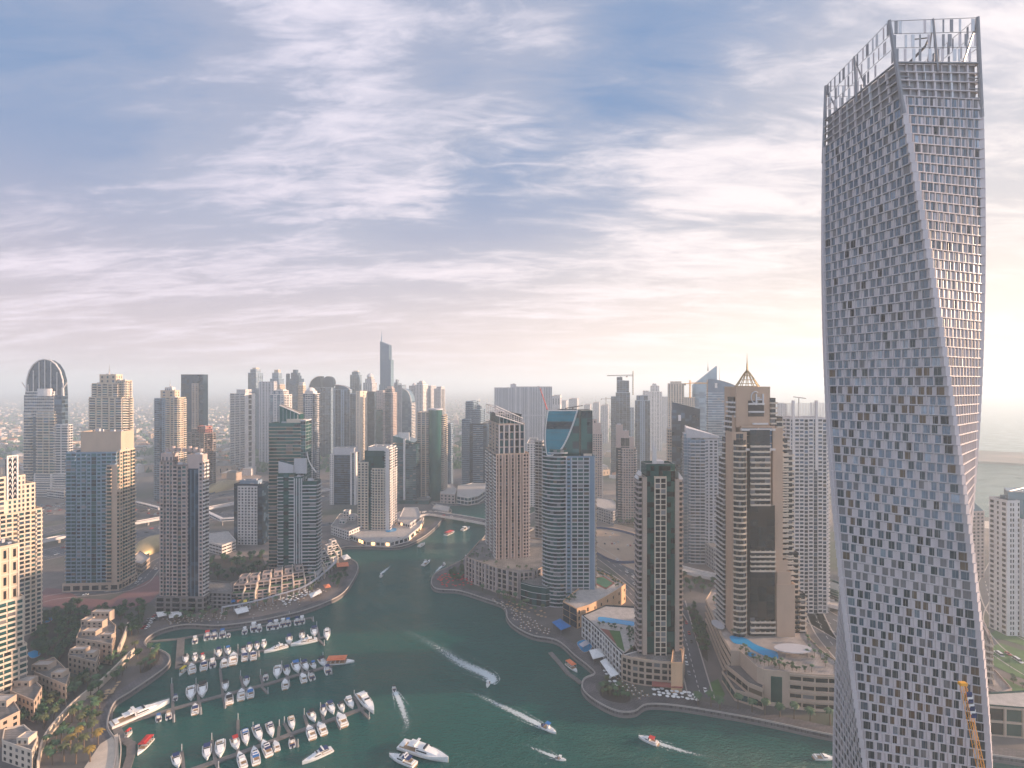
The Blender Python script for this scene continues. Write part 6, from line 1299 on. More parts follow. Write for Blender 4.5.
def boat_proto(name, Lh, Bm, H, style, canv='canvas_navy', hullm='gelcoat'):
    r = link(name, None, None, 'x x x x', 'boat'); b, rows = hullmesh(Lh, Bm, H, hullm); b.build('hull', r)
    b = MB(); b.prism([(-Bm * .40, -Lh * .46), (Bm * .40, -Lh * .46), (Bm * .40, -Lh * .08), (-Bm * .40, -Lh * .08)], H * .97, H + .06, 'deck_teak'); b.build('cockpit_floor', r)
    z = H
    if style in ('cruiser', 'yacht'):
        b = MB(); a0, a1 = -Lh * .12, Lh * .30; hh = .95 if style == 'cruiser' else 1.5
        rowz = []
        for k in range(6):
            v = k / 5; y = a0 + (a1 - a0) * v; w_ = Bm * .38 * (1 - .55 * v ** 2); h_ = hh * (1 - v ** 2.2) + .05; rowz.append([(-w_, y, z), (-w_ * .82, y, z + h_), (w_ * .82, y, z + h_), (w_, y, z)])
        loft(rowz, 'gelcoat', b); b.build('cabin', r)
        b = MB(); b.prism([(-Bm * .33, a0 + .3), (Bm * .33, a0 + .3), (Bm * .25, a0 + (a1 - a0) * .5), (-Bm * .25, a0 + (a1 - a0) * .5)], z + hh * .5, [z + hh + .12, z + hh + .12, z + hh * .78, z + hh * .78], 'smoked'); b.build('windscreen', r)
        for s_ in (-1, 1): b = MB(); b.box(s_ * Bm * .365 - .06, s_ * Bm * .365 + .06, a0 + .5, a0 + (a1 - a0) * .55, z + hh * .30, z + hh * .68, 'smoked'); b.build('side_window', r)
        b = MB(); b.box(-Bm * .34, Bm * .34, -Lh * .45, -Lh * .38, z, z + .5, 'gelcoat'); b.box(-Bm * .34, -Bm * .18, -Lh * .38, -Lh * .16, z, z + .45, 'gelcoat'); b.build('seat', r)
        b = MB(); b.box(-Bm * .30, Bm * .30, -Lh * .5 - .7, -Lh * .5, .3, .5, 'deck_teak'); b.build('swim_platform', r)
        if canv: b = MB(); b.prism([(-Bm * .36, -Lh * .34), (Bm * .36, -Lh * .34), (Bm * .34, -Lh * .06), (-Bm * .34, -Lh * .06)], z + hh + .55, z + hh + .72, canv); b.build('canopy', r)
        if canv:
            for sx_ in (-1, 1):
                b = MB(); b.tube((sx_ * Bm * .34, -Lh * .3, z), (sx_ * Bm * .34, -Lh * .3, z + hh + .6), .05, 'white_metal', 4); b.build('canopy_post', r)
    if style == 'open':
        b = MB(); b.box(-Bm * .2, Bm * .2, -Lh * .12, Lh * .02, z, z + 1.0, 'gelcoat'); b.build('console', r); b = MB(); b.box(-Bm * .36, Bm * .36, -Lh * .42, -Lh * .34, z, z + .5, 'canvas_navy'); b.build('seat', r)
        b = MB(); b.prism([(-Bm * .32, -Lh * .2), (Bm * .32, -Lh * .2), (Bm * .28, Lh * .08), (-Bm * .28, Lh * .08)], z + 1.9, z + 2.05, canv or 'canvas_white'); b.build('canopy', r)
        for sx_ in (-1, 1): b = MB(); b.tube((sx_ * Bm * .28, -Lh * .08, z), (sx_ * Bm * .28, -Lh * .08, z + 1.9), .06, 'metal', 4); b.build('canopy_post', r)
        b = MB(); b.box(-.3, .3, -Lh * .54, -Lh * .48, .2, z + .5, 'canvas_black'); b.build('outboard_motor', r)
        b = MB(); b.prism([(-Bm * .3, Lh * .16), (Bm * .3, Lh * .16), (Bm * .1, Lh * .38), (-Bm * .1, Lh * .38)], z + .02, z + .4, 'gelcoat'); b.build('bow_cushion', r)
    if style == 'yacht':
        zf = z + 1.55; b = MB(); b.prism([(-Bm * .34, -Lh * .30), (Bm * .34, -Lh * .30), (Bm * .28, Lh * .07), (-Bm * .28, Lh * .07)], zf, zf + .18, 'gelcoat'); b.build('flybridge', r)
        b = MB(); b.box(-Bm * .30, Bm * .30, -Lh * .20, -Lh * .15, zf + .18, zf + .75, 'gelcoat'); b.box(-Bm * .24, Bm * .24, Lh * .02, Lh * .05, zf + .18, zf + .9, 'smoked'); b.build('helm_seat', r)
        b = MB(); b.tube((-Bm * .3, -Lh * .2, zf), (-Bm * .24, -Lh * .14, zf + 1.9), .12, 'gelcoat', 5); b.tube((Bm * .3, -Lh * .2, zf), (Bm * .24, -Lh * .14, zf + 1.9), .12, 'gelcoat', 5); b.box(-Bm * .27, Bm * .27, -Lh * .16, -Lh * .11, zf + 1.9, zf + 2.05, 'gelcoat'); b.tube((0, -Lh * .13, zf + 2), (0, -Lh * .13, zf + 3.2), .07, 'white_metal', 4); b.build('radar_arch', r)
    b = MB()
    for s_ in (-1, 1):
        pr = None
        for k in range(4, 11):
            q = (rows[k][0][0] * s_ * -1 * .93, rows[k][0][1], rows[k][0][2] + .55)
            if pr: b.tube(pr, q, .035, 'white_metal', 4)
            pr = q
    b.build('bow_rail', r)
    return r
PR = {}
used_proto = set()
def boat(kind, label, px, py, heading, Ln, group=None, z=0.0, cat='boat'):
    """heading in degrees on the water, 0 = bow away from the camera, 90 = bow to the right"""
    base = {'cruiser': (9.5, 3.2, 1.1), 'open': (7.0, 2.5, .85), 'yacht': (18, 4.8, 1.7), 'big': (28, 6.6, 2.4)}
    st, cv = kind
    key = kind; L0, B0, H0 = base[st]
    nm = {'cruiser': 'cabin_cruiser', 'open': 'open_motorboat', 'yacht': 'motor_yacht', 'big': 'large_yacht'}[st]
    x, y = gp(px, py, z=z + .8)
    e = radians(heading); q = gp(px + .5 * sin(e), py - .5 * cos(e), z=z + .8); heading = math.degrees(atan2(q[0] - x, q[1] - y))
    if key not in PR: PR[key] = boat_proto(nm, L0, B0, H0, 'yacht' if st == 'big' else st, cv)
    if key not in used_proto: o = PR[key]; used_proto.add(key); o.location = (x, y, z); o.rotation_euler = (0, 0, -radians(heading)); o.scale = (Ln / L0 * 1.15, Ln / L0, Ln / L0)
    else: o = copy_tree(PR[key], (x, y, z), -radians(heading), None, (Ln / L0 * 1.15, Ln / L0, Ln / L0))
    o['label'] = label; o['category'] = cat
    if group: o['group'] = group
    elif 'group' in o: del o['group']
    return o
rb = random.Random(5)
cn = {'canvas_navy': 'navy', 'canvas_blue': 'blue', 'canvas_red': 'red', 'canvas_black': 'black', 'canvas_white': 'white', 'canvas_tan': 'tan', None: 'no'}
def row(boats, where, g):
    for k, q in enumerate(boats):
        zx, zy, ln, cv = q[:4]; st = q[4] if len(q) > 4 else ('cruiser' if ln > 38 else 'open')
        hd = q[5] if len(q) > 5 else 0
        px, py = C4(zx, zy); Yd = yd(py, 0); Lm = ln / 4 / (512 * 200 / Yd ** 2) * .92
        Lm = max(6, min(Lm, 17))
        d = 'white boat with %s canopy, %s %s' % (cn[cv], ordn[k], where)
        boat((st, cv), d, px, py, hd + rb.uniform(-6, 6), Lm, g)
n_, b_, w_, r_, k_, t_ = 'canvas_navy', 'canvas_blue', 'canvas_white', 'canvas_red', 'canvas_black', 'canvas_tan'
row([(268, 257, 28, w_), (318, 240, 34, r_, 'open'), (345, 237, 32, n_), (378, 232, 32, b_), (402, 235, 20, k_), (467, 220, 26, w_), (503, 208, 34, w_), (525, 210, 26, w_), (568, 200, 32, n_), (592, 197, 32, w_), (620, 190, 30, w_), (640, 187, 28, b_), (676, 182, 28, n_), (696, 178, 28, w_)], 'from the left on the top pontoon', 'boats along the top pontoon')
row([(231, 332, 34, k_, 'cruiser', 180), (268, 328, 30, w_, 'open', 180), (298, 325, 26, r_, 'open', 180), (363, 308, 34, n_, 'open', 180), (400, 300, 30, b_, 'open', 180), (462, 298, 26, k_, 'open', 180), (485, 288, 32, n_, 'open', 180), (516, 281, 28, n_, 'open', 180), (543, 274, 28, w_, 'open', 180), (645, 258, 34, n_, 'open', 180), (696, 240, 30, k_, 'open', 180), (745, 225, 38, n_, 'cruiser', 180)], 'from the left, upper side of the second pontoon', 'boats on the upper side of the second pontoon')
row([(255, 370, 46, None, 'cruiser'), (304, 358, 44, n_, 'cruiser'), (338, 350, 36, w_), (384, 347, 40, w_), (420, 332, 56, None, 'cruiser'), (468, 321, 40, n_), (501, 318, 40, n_)], 'from the left, lower side of the second pontoon', 'boats on the lower side of the second pontoon')
row([(190, 485, 28, n_), (252, 470, 62, None, 'cruiser', 180), (298, 458, 62, k_, 'cruiser', 180), (390, 440, 42, k_, 'cruiser', 180), (474, 423, 36, n_, 'open', 180), (551, 402, 30, k_), (598, 385, 52, None, 'cruiser', 180), (636, 382, 38, n_, 'open', 160), (674, 366, 48, b_, 'cruiser', 160), (709, 360, 42, n_, 'cruiser', 150), (742, 358, 30, b_, 'open', 150), (778, 345, 36, k_, 'open', 150)], 'from the left, upper side of the third pontoon', 'boats on the upper side of the third pontoon')
row([(122, 566, 36, b_), (162, 556, 38, t_), (268, 532, 50, n_, 'cruiser'), (404, 490, 54, k_, 'cruiser'), (453, 474, 52, None, 'cruiser'), (489, 466, 48, b_, 'cruiser'), (628, 432, 44, w_, 'cruiser'), (700, 407, 42, w_, 'cruiser', -20), (732, 400, 38, k_, 'open', -25), (797, 376, 38, n_, 'open', -20)], 'from the left, lower side of the third pontoon', 'boats on the lower side of the third pontoon')
row([(316, 705, 70, n_, 'cruiser', 180), (369, 692, 78, None, 'cruiser', 180), (430, 670, 60, r_, 'open', 165), (470, 645, 74, b_, 'yacht', 165), (520, 630, 78, n_, 'yacht', 165), (570, 615, 70, n_, 'yacht', 160), (655, 588, 62, t_, 'yacht', 165), (737, 562, 50, k_, 'open', 155), (783, 540, 42, n_, 'open', 165), (812, 528, 54, n_, 'cruiser', 155), (855, 525, 40, k_, 'open', 155), (888, 508, 50, w_, 'cruiser', 155)], 'from the left, upper side of the busiest pontoon', 'boats on the upper side of the busiest pontoon')
row([(195, 740, 68, n_, 'cruiser', 170), (453, 735, 84, None, 'yacht', -15), (508, 718, 86, b_, 'yacht', -15), (552, 688, 84, n_, 'yacht', -20), (592, 678, 50, w_, 'cruiser', -20), (655, 665, 46, k_, 'open', -15), (730, 625, 66, None, 'cruiser', -25), (773, 610, 62, w_, 'cruiser', -25), (853, 575, 66, w_, 'cruiser', -25)], 'from the left, lower side of the busiest pontoon', 'boats on the lower side of the busiest pontoon')
bg_ = None
boat(('big', None), 'very long white motor yacht moored at the left end of the third pontoon', 141, 714, 67, 30, cat='yacht'); boat(('big', None), 'large white yacht at the tip of the busiest pontoon', 366.5, 703, 143, 24, cat='yacht')
boat(('big', None), 'big white flybridge yacht at the bottom centre of the picture', 424, 753, 108, 30, cat='yacht'); boat(('yacht', 'canvas_navy'), 'smaller yacht with navy canopy tied beside the big flybridge yacht', 402, 760, 292, 17, cat='yacht')
boat(('yacht', 'canvas_navy'), 'white cruiser under way alone below the busiest pontoon', 317.5, 756, 245, 16, cat='yacht')
boat(('yacht', None), 'white yacht alongside the end of the second pontoon, bow left', 276, 649, 255, 16.5, cat='yacht'); boat(('yacht', None), 'long white yacht moored along the outer second pontoon', 304, 642.5, 258, 19, cat='yacht'); boat(('yacht', None), 'white yacht standing across the outer end of the second pontoon', 327, 634.5, 180, 17, cat='yacht')
boat(('open', 'canvas_white'), 'jet boat throwing a broad curling wake in mid water', 488, 684, 200, 6.5); boat(('open', 'canvas_blue'), 'tour boat with blue canopy and a long thin wake, right of centre', 549, 729, 118, 10)
boat(('open', 'canvas_white'), 'tiny speedboat with a curving wake at the bottom edge', 561, 758.5, 100, 5.5); boat(('cruiser', 'canvas_red'), 'white boat with dark red canopy heading left off the promenade', 648, 740, 292, 11)
boat(('open', 'canvas_black'), 'small dark boat running up from the big yacht', 394, 688, -8, 6.5); boat(('cruiser', None), 'white boat moored at the lower right, near the twisting skyscraper', 824, 757.5, 92, 10.5)
boat(('yacht', None), 'white yacht cruising down the canal below the bridge', 426.5, 563, 55, 17, cat='yacht'); boat(('cruiser', None), 'white cruiser near the left bank of the canal', 422, 545, 60, 14); boat(('open', 'canvas_white'), 'small launch following the white yacht in the canal', 444, 564.5, 40, 8)
boat(('cruiser', 'canvas_white'), 'pale ferry just below the road bridge', 466, 529, 70, 17); boat(('open', 'canvas_white'), 'little speedboat with a wake near the left promenade loop', 381, 576, 210, 8); boat(('open', 'canvas_white'), 'tiny launch off the right peninsula tip', 466, 557.5, 200, 8)
# red roofed passenger boats
def ferry(label, px, py, hd, Lh, roof, floor_='deck_teak'):
    x, y = gp(px, py, z=1); r = link('passenger_boat', None, None, label, 'boat', loc=(x, y, 0)); r.rotation_euler = (0, 0, -radians(hd)); B = Lh * .36
    b, _ = hullmesh(Lh, B, 1.2, 'gelcoat'); b.build('hull', r); b = MB(); b.box(-B * .42, B * .42, -Lh * .44, Lh * .22, 1.15, 1.35, 'deck_teak'); b.build('deck', r)
    b = MB(); b.prism([(-B * .46, -Lh * .44), (B * .46, -Lh * .44), (B * .46, Lh * .22), (-B * .46, Lh * .22)], 3.6, 3.85, roof); b.prism([(-B * .2, -Lh * .36), (B * .2, -Lh * .36), (B * .2, Lh * .14), (-B * .2, Lh * .14)], 3.86, 4.3, roof); b.build('roof', r)
    for sx_ in (-1, 1):
        for v in (-.42, -.1, .2): b = MB(); b.tube((sx_ * B * .42, Lh * v, 1.3), (sx_ * B * .42, Lh * v, 3.6), .1, 'white_metal', 5); b.build('roof_post', r)
    for v in (-.3, -.15, 0): b = MB(); b.box(-B * .34, B * .34, Lh * v - .25, Lh * v + .25, 1.36, 1.9, 'canvas_white'); b.build('bench', r)
ferry('large houseboat with orange roof at the end of the third pontoon', 340, 661.5, 85, 20, 'canvas_orange'); ferry('bright red roofed kiosk boat at the zigzag jetty', 144.5, 746, 175, 12, 'canvas_red'); ferry('boat with orange red roof moored at the floating dock', 572, 667, 150, 12, 'canvas_orange')
ferry('dark red wooden dhow boat under the road bridge', 450, 533, 30, 20, 'crane_red'); ferry('yellow square float on the second pontoon, by the cross pontoon', 182.5, 672, 180, 7, 'canvas_yellow'); ferry('small red kayak stand boat left of the red kiosk', 129, 734, 0, 5, 'canvas_red')

# wakes
def wake(label, pts, w0, w1, z=.06):
    P = smooth([gp(*p, z=0) for p in pts], 8); n = len(P); vs = []; uv = []
    for i in range(n):
        a = Vector(P[max(0, i - 1)]); b = Vector(P[min(n - 1, i + 1)]); d = (b - a).normalized(); q = Vector((-d.y, d.x)); w_ = w0 + (w1 - w0) * (i / (n - 1)) ** .7
        for s_ in (-1, 0, 1): vs.append((P[i][0] + q.x * w_ / 2 * s_, P[i][1] + q.y * w_ / 2 * s_, z)); uv.append(((s_ + 1) / 2, i / (n - 1)))
    fs = []
    for i in range(n - 1):
        for j in (0, 1): fs.append((i * 3 + j, i * 3 + j + 1, i * 3 + j + 4, i * 3 + j + 3))
    for sg in (-1, 1):
        o0 = len(vs); k_ = max(3, int(n * .8))
        for i in range(k_):
            a = Vector(P[max(0, i - 1)]); b = Vector(P[min(n - 1, i + 1)]); d = (b - a).normalized(); q = Vector((-d.y, d.x)); off = sg * (w0 * .4 + (w1 - w0 + 5) * .85 * (i / (n - 1)))
            for u_, h_ in ((0, -.6), (1, .6)): vs.append((P[i][0] + q.x * (off + h_ * sg), P[i][1] + q.y * (off + h_ * sg), z + .02)); uv.append((.18 + .64 * u_ if False else u_ * .5 + .25, .48 + .5 * i / k_))
        for i in range(k_ - 1): fs.append((o0 + 2 * i, o0 + 2 * i + 1, o0 + 2 * i + 3, o0 + 2 * i + 2))
    me = bpy.data.meshes.new('wake'); me.from_pydata(vs, [], fs); l = me.uv_layers.new(name='UVMap')
    for lp in me.loops: l.data[lp.index].uv = uv[lp.vertex_index]
    me.materials.append(MATS['foam']); link('wake_foam', me, None, label, kind='stuff')
wake('broad white foam trail curling behind the jet boat', [(489, 683), (492, 679), (484, 673), (472, 668), (458, 661), (445, 652), (430, 643), (408, 631), (385, 618), (360, 606)], 9, 22)
wake('long thin wake behind the blue canopied tour boat', [(546, 728), (530, 720), (512, 711), (495, 703), (478, 695), (455, 684), (430, 672)], 5, 11); wake('thin curved wake behind the tiny bottom speedboat', [(558, 758), (545, 753), (530, 747), (515, 737)], 3, 6)
wake('wake trailing down from the small dark boat', [(395, 692), (400, 702), (404, 714), (407, 725), (401, 738), (392, 748)], 4, 10); wake('wake behind the red canopied boat', [(655, 742), (670, 747), (690, 753), (715, 757), (740, 756)], 4, 6)
wake('wake behind the canal launch', [(442, 566), (436, 572), (430, 582)], 4, 9); wake('wake of the little speedboat', [(382, 573), (388, 568), (394, 562)], 4, 9)
# ------------------------------------------------------------------ vegetation
def leafcloud(b, c, rx, rz, n, m, size, rnd):
    for _ in range(n):
        while True:
            v = Vector((rnd.uniform(-1, 1), rnd.uniform(-1, 1), rnd.uniform(-1, 1)))
            if .25 < v.length < 1: break
        v *= (.75 + .35 * noise.noise(v * 2.3 + Vector(c)))
        p = Vector((c[0] + v.x * rx, c[1] + v.y * rx, c[2] + v.z * rz)); s_ = size * rnd.uniform(.6, 1.3)
        a = Vector((rnd.uniform(-1, 1), rnd.uniform(-1, 1), rnd.uniform(-.5, .5))).normalized() * s_; u = a.cross(Vector((rnd.uniform(-1, 1), rnd.uniform(-1, 1), 1))).normalized() * s_ * .8
        b.add([p - a, p - u, p + a, p + u], [(0, 1, 2, 3)], m)
def tree_proto(name, label, h, r, leafs, seed, n=330):
    rnd = random.Random(seed); o = link(name, None, None, label, 'tree'); b = MB(); b.tube((0, 0, 0), (0, 0, h * .45), r * .09, 'trunk', 7, r * .06)
    for k in range(5): a = k * 1.3; b.tube((0, 0, h * .4), (cos(a) * r * .55, sin(a) * r * .55, h * .68), r * .045, 'trunk', 5, r * .02)
    b.build('trunk', o); b = MB()
    for k in range(7):
        a = rnd.uniform(0, 6.28); q = rnd.uniform(0, .6) * r; leafcloud(b, (q * cos(a), q * sin(a), h * rnd.uniform(.55, .82)), r * rnd.uniform(.4, .62), h * rnd.uniform(.15, .24), n // 7, rnd.choice(leafs), r * .17, rnd)
    b.build('crown', o); return o
def palm_proto(label, h, seed, lm_='palm_leaf', name='palm_tree'):
    rnd = random.Random(seed); o = link(name, None, None, label, 'palm tree'); b = MB(); b.tube((0, 0, 0), (.2, 0, h), .32, 'trunk', 7, .24); b.build('trunk', o); b = MB()
    for k in range(26):
        a = k * 2.4; up = rnd.uniform(-.1, 1.0); Ln = rnd.uniform(2.6, 3.7); pr = Vector((.2, 0, h)); d = Vector((cos(a), sin(a), up)).normalized()
        side = Vector((-sin(a), cos(a), 0)); pts = [pr.copy()]
        for j in range(5): d = (d + Vector((0, 0, -.34))).normalized(); pr = pr + d * Ln / 5; pts.append(pr.copy())
        for j in range(5):
            w0, w1 = (.12, .5, .62, .55, .35, .05)[j], (.12, .5, .62, .55, .35, .05)[j + 1]; dr = Vector((0, 0, -.25))
            b.add([pts[j], pts[j + 1], pts[j + 1] + side * w1 + dr * w1, pts[j] + side * w0 + dr * w0], [(0, 1, 2, 3)], lm_); b.add([pts[j], pts[j + 1], pts[j + 1] - side * w1 + dr * w1, pts[j] - side * w0 + dr * w0], [(0, 1, 2, 3)], lm_)
    b.build('crown', o); return o
TP = []
for s_, lf in ((1, ('leaf_dark', 'leaf_mid')), (2, ('leaf_dark', 'leaf_dark', 'leaf_mid')), (3, ('leaf_mid', 'leaf_olive'))): TP.append(tree_proto('broadleaf_tree', 'x', 7.5, 3.6, lf, s_))
SP = []
for s_, lf in ((5, ('leaf_mid', 'leaf_olive')), (6, ('leaf_dark', 'leaf_mid'))): q_ = tree_proto('shrub', 'x', 7, 3.6, lf, s_, 220); q_['category'] = 'shrub'; SP.append(q_)
PP = [palm_proto('x', 8.0, 4), palm_proto('x', 6.5, 5), palm_proto('x', 7.5, 6, 'leaf_olive')]
tu = set(); rt = random.Random(21)
def put(p, x, y, z, label, group, sc=1.0):
    if id(p) not in tu: tu.add(id(p)); o = p; o.location = (x, y, z); o.rotation_euler = (0, 0, rt.uniform(0, 6)); o.scale = (sc,) * 3; o['label'] = label
    else: o = copy_tree(p, (x, y, z), rt.uniform(0, 6), label, sc)
    o['group'] = group; return o
def inpoly(x, y, P):
    c = False; n = len(P)
    for i in range(n):
        a, b = P[i], P[i - 1]
        if (a[1] > y) != (b[1] > y) and x < (b[0] - a[0]) * (y - a[1]) / (b[1] - a[1]) + a[0]: c = not c
    return c
def scatter(poly, n, protos, label, group, z=3.05, sc=(.8, 1.3), mind=3.5):
    P = [gp(*p, z=z) for p in poly]; xs = [p[0] for p in P]; ys = [p[1] for p in P]; got = []; tries = 0
    while len(got) < n and tries < n * 40:
        tries += 1; x, y = rt.uniform(min(xs), max(xs)), rt.uniform(min(ys), max(ys))
        if not inpoly(x, y, P) or any((x - a) ** 2 + (y - b) ** 2 < mind ** 2 for a, b in got): continue
        got.append((x, y)); put(rt.choice(protos), x, y, z, label, group, rt.uniform(*sc))
scatter([(30, 652), (42, 622), (70, 604), (92, 612), (84, 632), (72, 652), (58, 664), (40, 672)], 70, TP[:2], 'dark broadleaf tree in the dense grove behind the lower left villas', 'grove behind the lower left villas')
scatter([(206, 582), (210, 560), (262, 556), (272, 566), (262, 577), (236, 580)], 46, TP[:2], 'dark tree in the grove behind the terraced promenade villas', 'grove behind the terraced villas')
scatter([(95, 612), (140, 604), (152, 620), (140, 634), (120, 640), (118, 622)], 30, TP, 'tree on the roadside slope between the villas and the red plaza', 'trees by the red plaza')
scatter([(112, 660), (134, 648), (142, 660), (120, 680), (100, 690), (80, 704), (84, 690)], 22, PP + TP[:1], 'leafy tree in the planted strip between garden wall and quay', 'trees inside the garden wall', sc=(.7, 1.1))
scatter([(60, 730), (84, 706), (104, 700), (96, 722), (78, 745), (50, 768), (44, 750)], 24, PP + TP[2:], 'palm or bushy tree on the lower left waterfront garden', 'waterfront garden trees', sc=(.7, 1.1))
scatter([(150, 652), (159, 650), (160, 656), (157, 664), (146, 673), (140, 673), (147, 662)], 12, PP, 'palm in the rounded planting bed at the quay corner', 'palms at the quay corner', mind=2.5, sc=(.7, 1))
scatter([(600, 691), (606, 684.5), (622, 687), (630, 696), (628, 701), (614, 702), (602, 697)], 20, PP + SP, 'small tree in the oval bed on the promenade bulge', 'oval bed trees', mind=2.2, sc=(.5, .8))
scatter([(688, 612), (694, 606), (700, 618), (707, 640), (708, 662), (701, 655), (694, 636)], 22, TP, 'green tree along the slip road left of the hotel podium', 'trees left of the hotel', sc=(.7, 1.1))
scatter([(690, 596), (676, 588), (678, 574), (718, 585), (704, 600)], 12, TP, 'tree beside the flyover behind the dark tower', 'trees by the flyover')
scatter([(596, 508), (636, 498), (660, 520), (636, 530), (606, 520)], 40, TP, 'dark tree in the park round the mosque', 'park trees round the mosque', sc=(1, 1.7), mind=5)
scatter([(449, 577), (462, 563), (466, 576), (455, 586)], 16, TP, 'tree on the tip of the right peninsula', 'trees on the peninsula tip', sc=(.7, 1))
scatter([(480, 590), (500, 596), (530, 606), (545, 612), (530, 618), (505, 603)], 20, PP, 'palm on the promenade below the striped podium', 'palms below the striped podium', sc=(.7, 1))
scatter([(592.5, 571), (604, 574), (616, 581), (625, 586), (618, 589), (606, 578), (592, 574)], 18, SP, 'shrubby tree on the roof edge of the peach building', 'roof trees on the peach building', z=18.6, sc=(.35, .6), mind=2)
scatter([(566, 602), (577, 607), (575, 596), (566, 596)], 8, SP, 'small tree on the roof terrace beside the sail topped tower', 'roof terrace trees', z=18.6, sc=(.35, .6), mind=2)
scatter([(598, 624), (636, 630), (634, 633), (598, 627)], 12, SP, 'round clipped tree beside the roof pool of the white podium', 'roof pool trees', z=19.1, sc=(.35, .5), mind=2.5)
scatter([(628, 628), (634, 628), (634, 652), (628, 652)], 12, SP, 'shrub tree in the roof border beside the dark tower', 'roof border shrubs', z=19.1, sc=(.3, .5), mind=2)
scatter([(736, 646), (745, 648), (752, 657), (772, 661), (815, 673), (790, 671), (762, 666), (744, 656)], 34, SP + PP[:1], 'planting on the edge of the hotel pool deck', 'pool deck planting', z=HZ + .05, sc=(.35, .6), mind=2.2)
scatter([(712, 600), (722, 618), (735, 640), (740, 640), (726, 612), (716, 600)], 14, PP + SP, 'palm on the left flank of the hotel roof terrace', 'hotel roof palms', z=HZ + .05, sc=(.45, .7), mind=3)
scatter([(808, 640), (838, 655), (838, 672), (800, 655)], 18, SP + PP[:1], 'garden shrub tree on the right part of the hotel roof', 'hotel roof garden shrubs', z=HZ + .05, sc=(.35, .6), mind=3)
scatter([(1005, 682), (1024, 690), (1060, 700), (1040, 690), (1012, 676)], 7, SP, 'dark bush on the lawn at the right margin', 'lawn bushes', sc=(.4, .7))
scatter([(215, 606), (300, 590), (335, 566), (338, 575), (310, 597), (250, 611)], 34, PP, 'palm on the curved promenade below the terraced villas', 'promenade palms below the terraced villas', sc=(.6, .9), mind=5)
scatter([(158, 618), (205, 613), (230, 613), (228, 619), (170, 624)], 22, PP + TP[:1], 'palm on the quay below the brown tower', 'quay palms below the brown tower', sc=(.6, .9), mind=4)
scatter([(326, 588), (345, 570), (350, 575), (335, 590)], 12, TP, 'tree on the outer loop of the promenade', 'loop trees', sc=(.6, .9))
scatter([(355, 540), (380, 543), (410, 540), (428, 528), (418, 536), (390, 545)], 20, TP + PP, 'small tree along the canal promenade below the cream gridded tower', 'canal promenade trees', sc=(.6, .9))
scatter([(-40, 475), (30, 470), (35, 500), (-30, 515)], 12, TP, 'tree among the suburb houses left of the arch topped tower', 'suburb trees at the left margin', sc=(1.2, 2.2), mind=9)
scatter([(70, 438), (240, 440), (235, 476), (70, 470)], 18, TP, 'tree in the suburb beyond the highway', 'suburb trees beyond the highway', sc=(1.6, 3), mind=14)
scatter([(478, 548), (490, 550), (494, 563), (512, 568), (530, 568), (532, 572), (508, 570), (480, 562), (468, 557)], 22, SP, 'roof shrub on the striped tower podium', 'podium roof shrubs', z=26.05, sc=(.35, .6), mind=2.5)
for k, (px, py) in enumerate(((711, 710), (720, 713), (738, 712), (752, 715), (765, 718), (780, 720), (794, 722), (810, 724), (830, 728), (698, 708))): put(PP[k % 2], *gp(px, py - 3), 3.1, 'tall palm, %s in the promenade row before the hotel' % ordn[(k + 1) % 10], 'palm row before the hotel', 1.12)
scatter([(30, 702), (44, 690), (70, 690), (96, 668), (102, 666), (64, 708), (46, 732), (36, 722)], 34, PP + TP, 'palm or leafy tree between the lower left villas and the cream wall', 'trees below the lower left villas', sc=(.7, 1.1))
scatter([(-10, 728), (8, 722), (36, 716), (40, 726), (24, 726), (0, 740)], 14, TP[:2], 'hedge like tree in front of the lowest villas', 'hedge trees at the lower left', sc=(.7, 1.0), mind=3)
# golden palms at the lower left
GP_ = [palm_proto('x', 7, 9, 'leaf_yellow'), palm_proto('x', 8, 12, 'leaf_olive')]
for k, (px, py) in enumerate(((78, 742), (92, 738), (70, 750), (84, 752), (98, 745), (76, 764), (90, 762), (64, 762))): put(GP_[k % 2], *gp(px, py), 3.1, 'yellowish palm in the clump by the bottom left terrace', 'yellow palm clump', 1.15)
b = MB()
rr = random.Random(8)
for _ in range(9000):
    px = rr.uniform(-60, 680); py = 392 + 80 * rr.random() ** 1.2
    if (410 < px < 560 and py > 470) or (py > 440 and px > 560): continue
    x, y = gp(px, py); x += rr.uniform(-60, 60); s_ = rr.uniform(2.5, 6)
    for _k in range(2):
        ox, oy = rr.uniform(-4, 4), rr.uniform(-4, 4); b.tube((x + ox, y + oy, 3), (x + ox, y + oy, 3 + s_ * 1.5), s_, rr.choice(('leaf_dark', 'leaf_mid')), 5, s_ * .4)
b.build('far_greenery', label='hazy trees and shrubs filling the far suburb', kind='stuff')

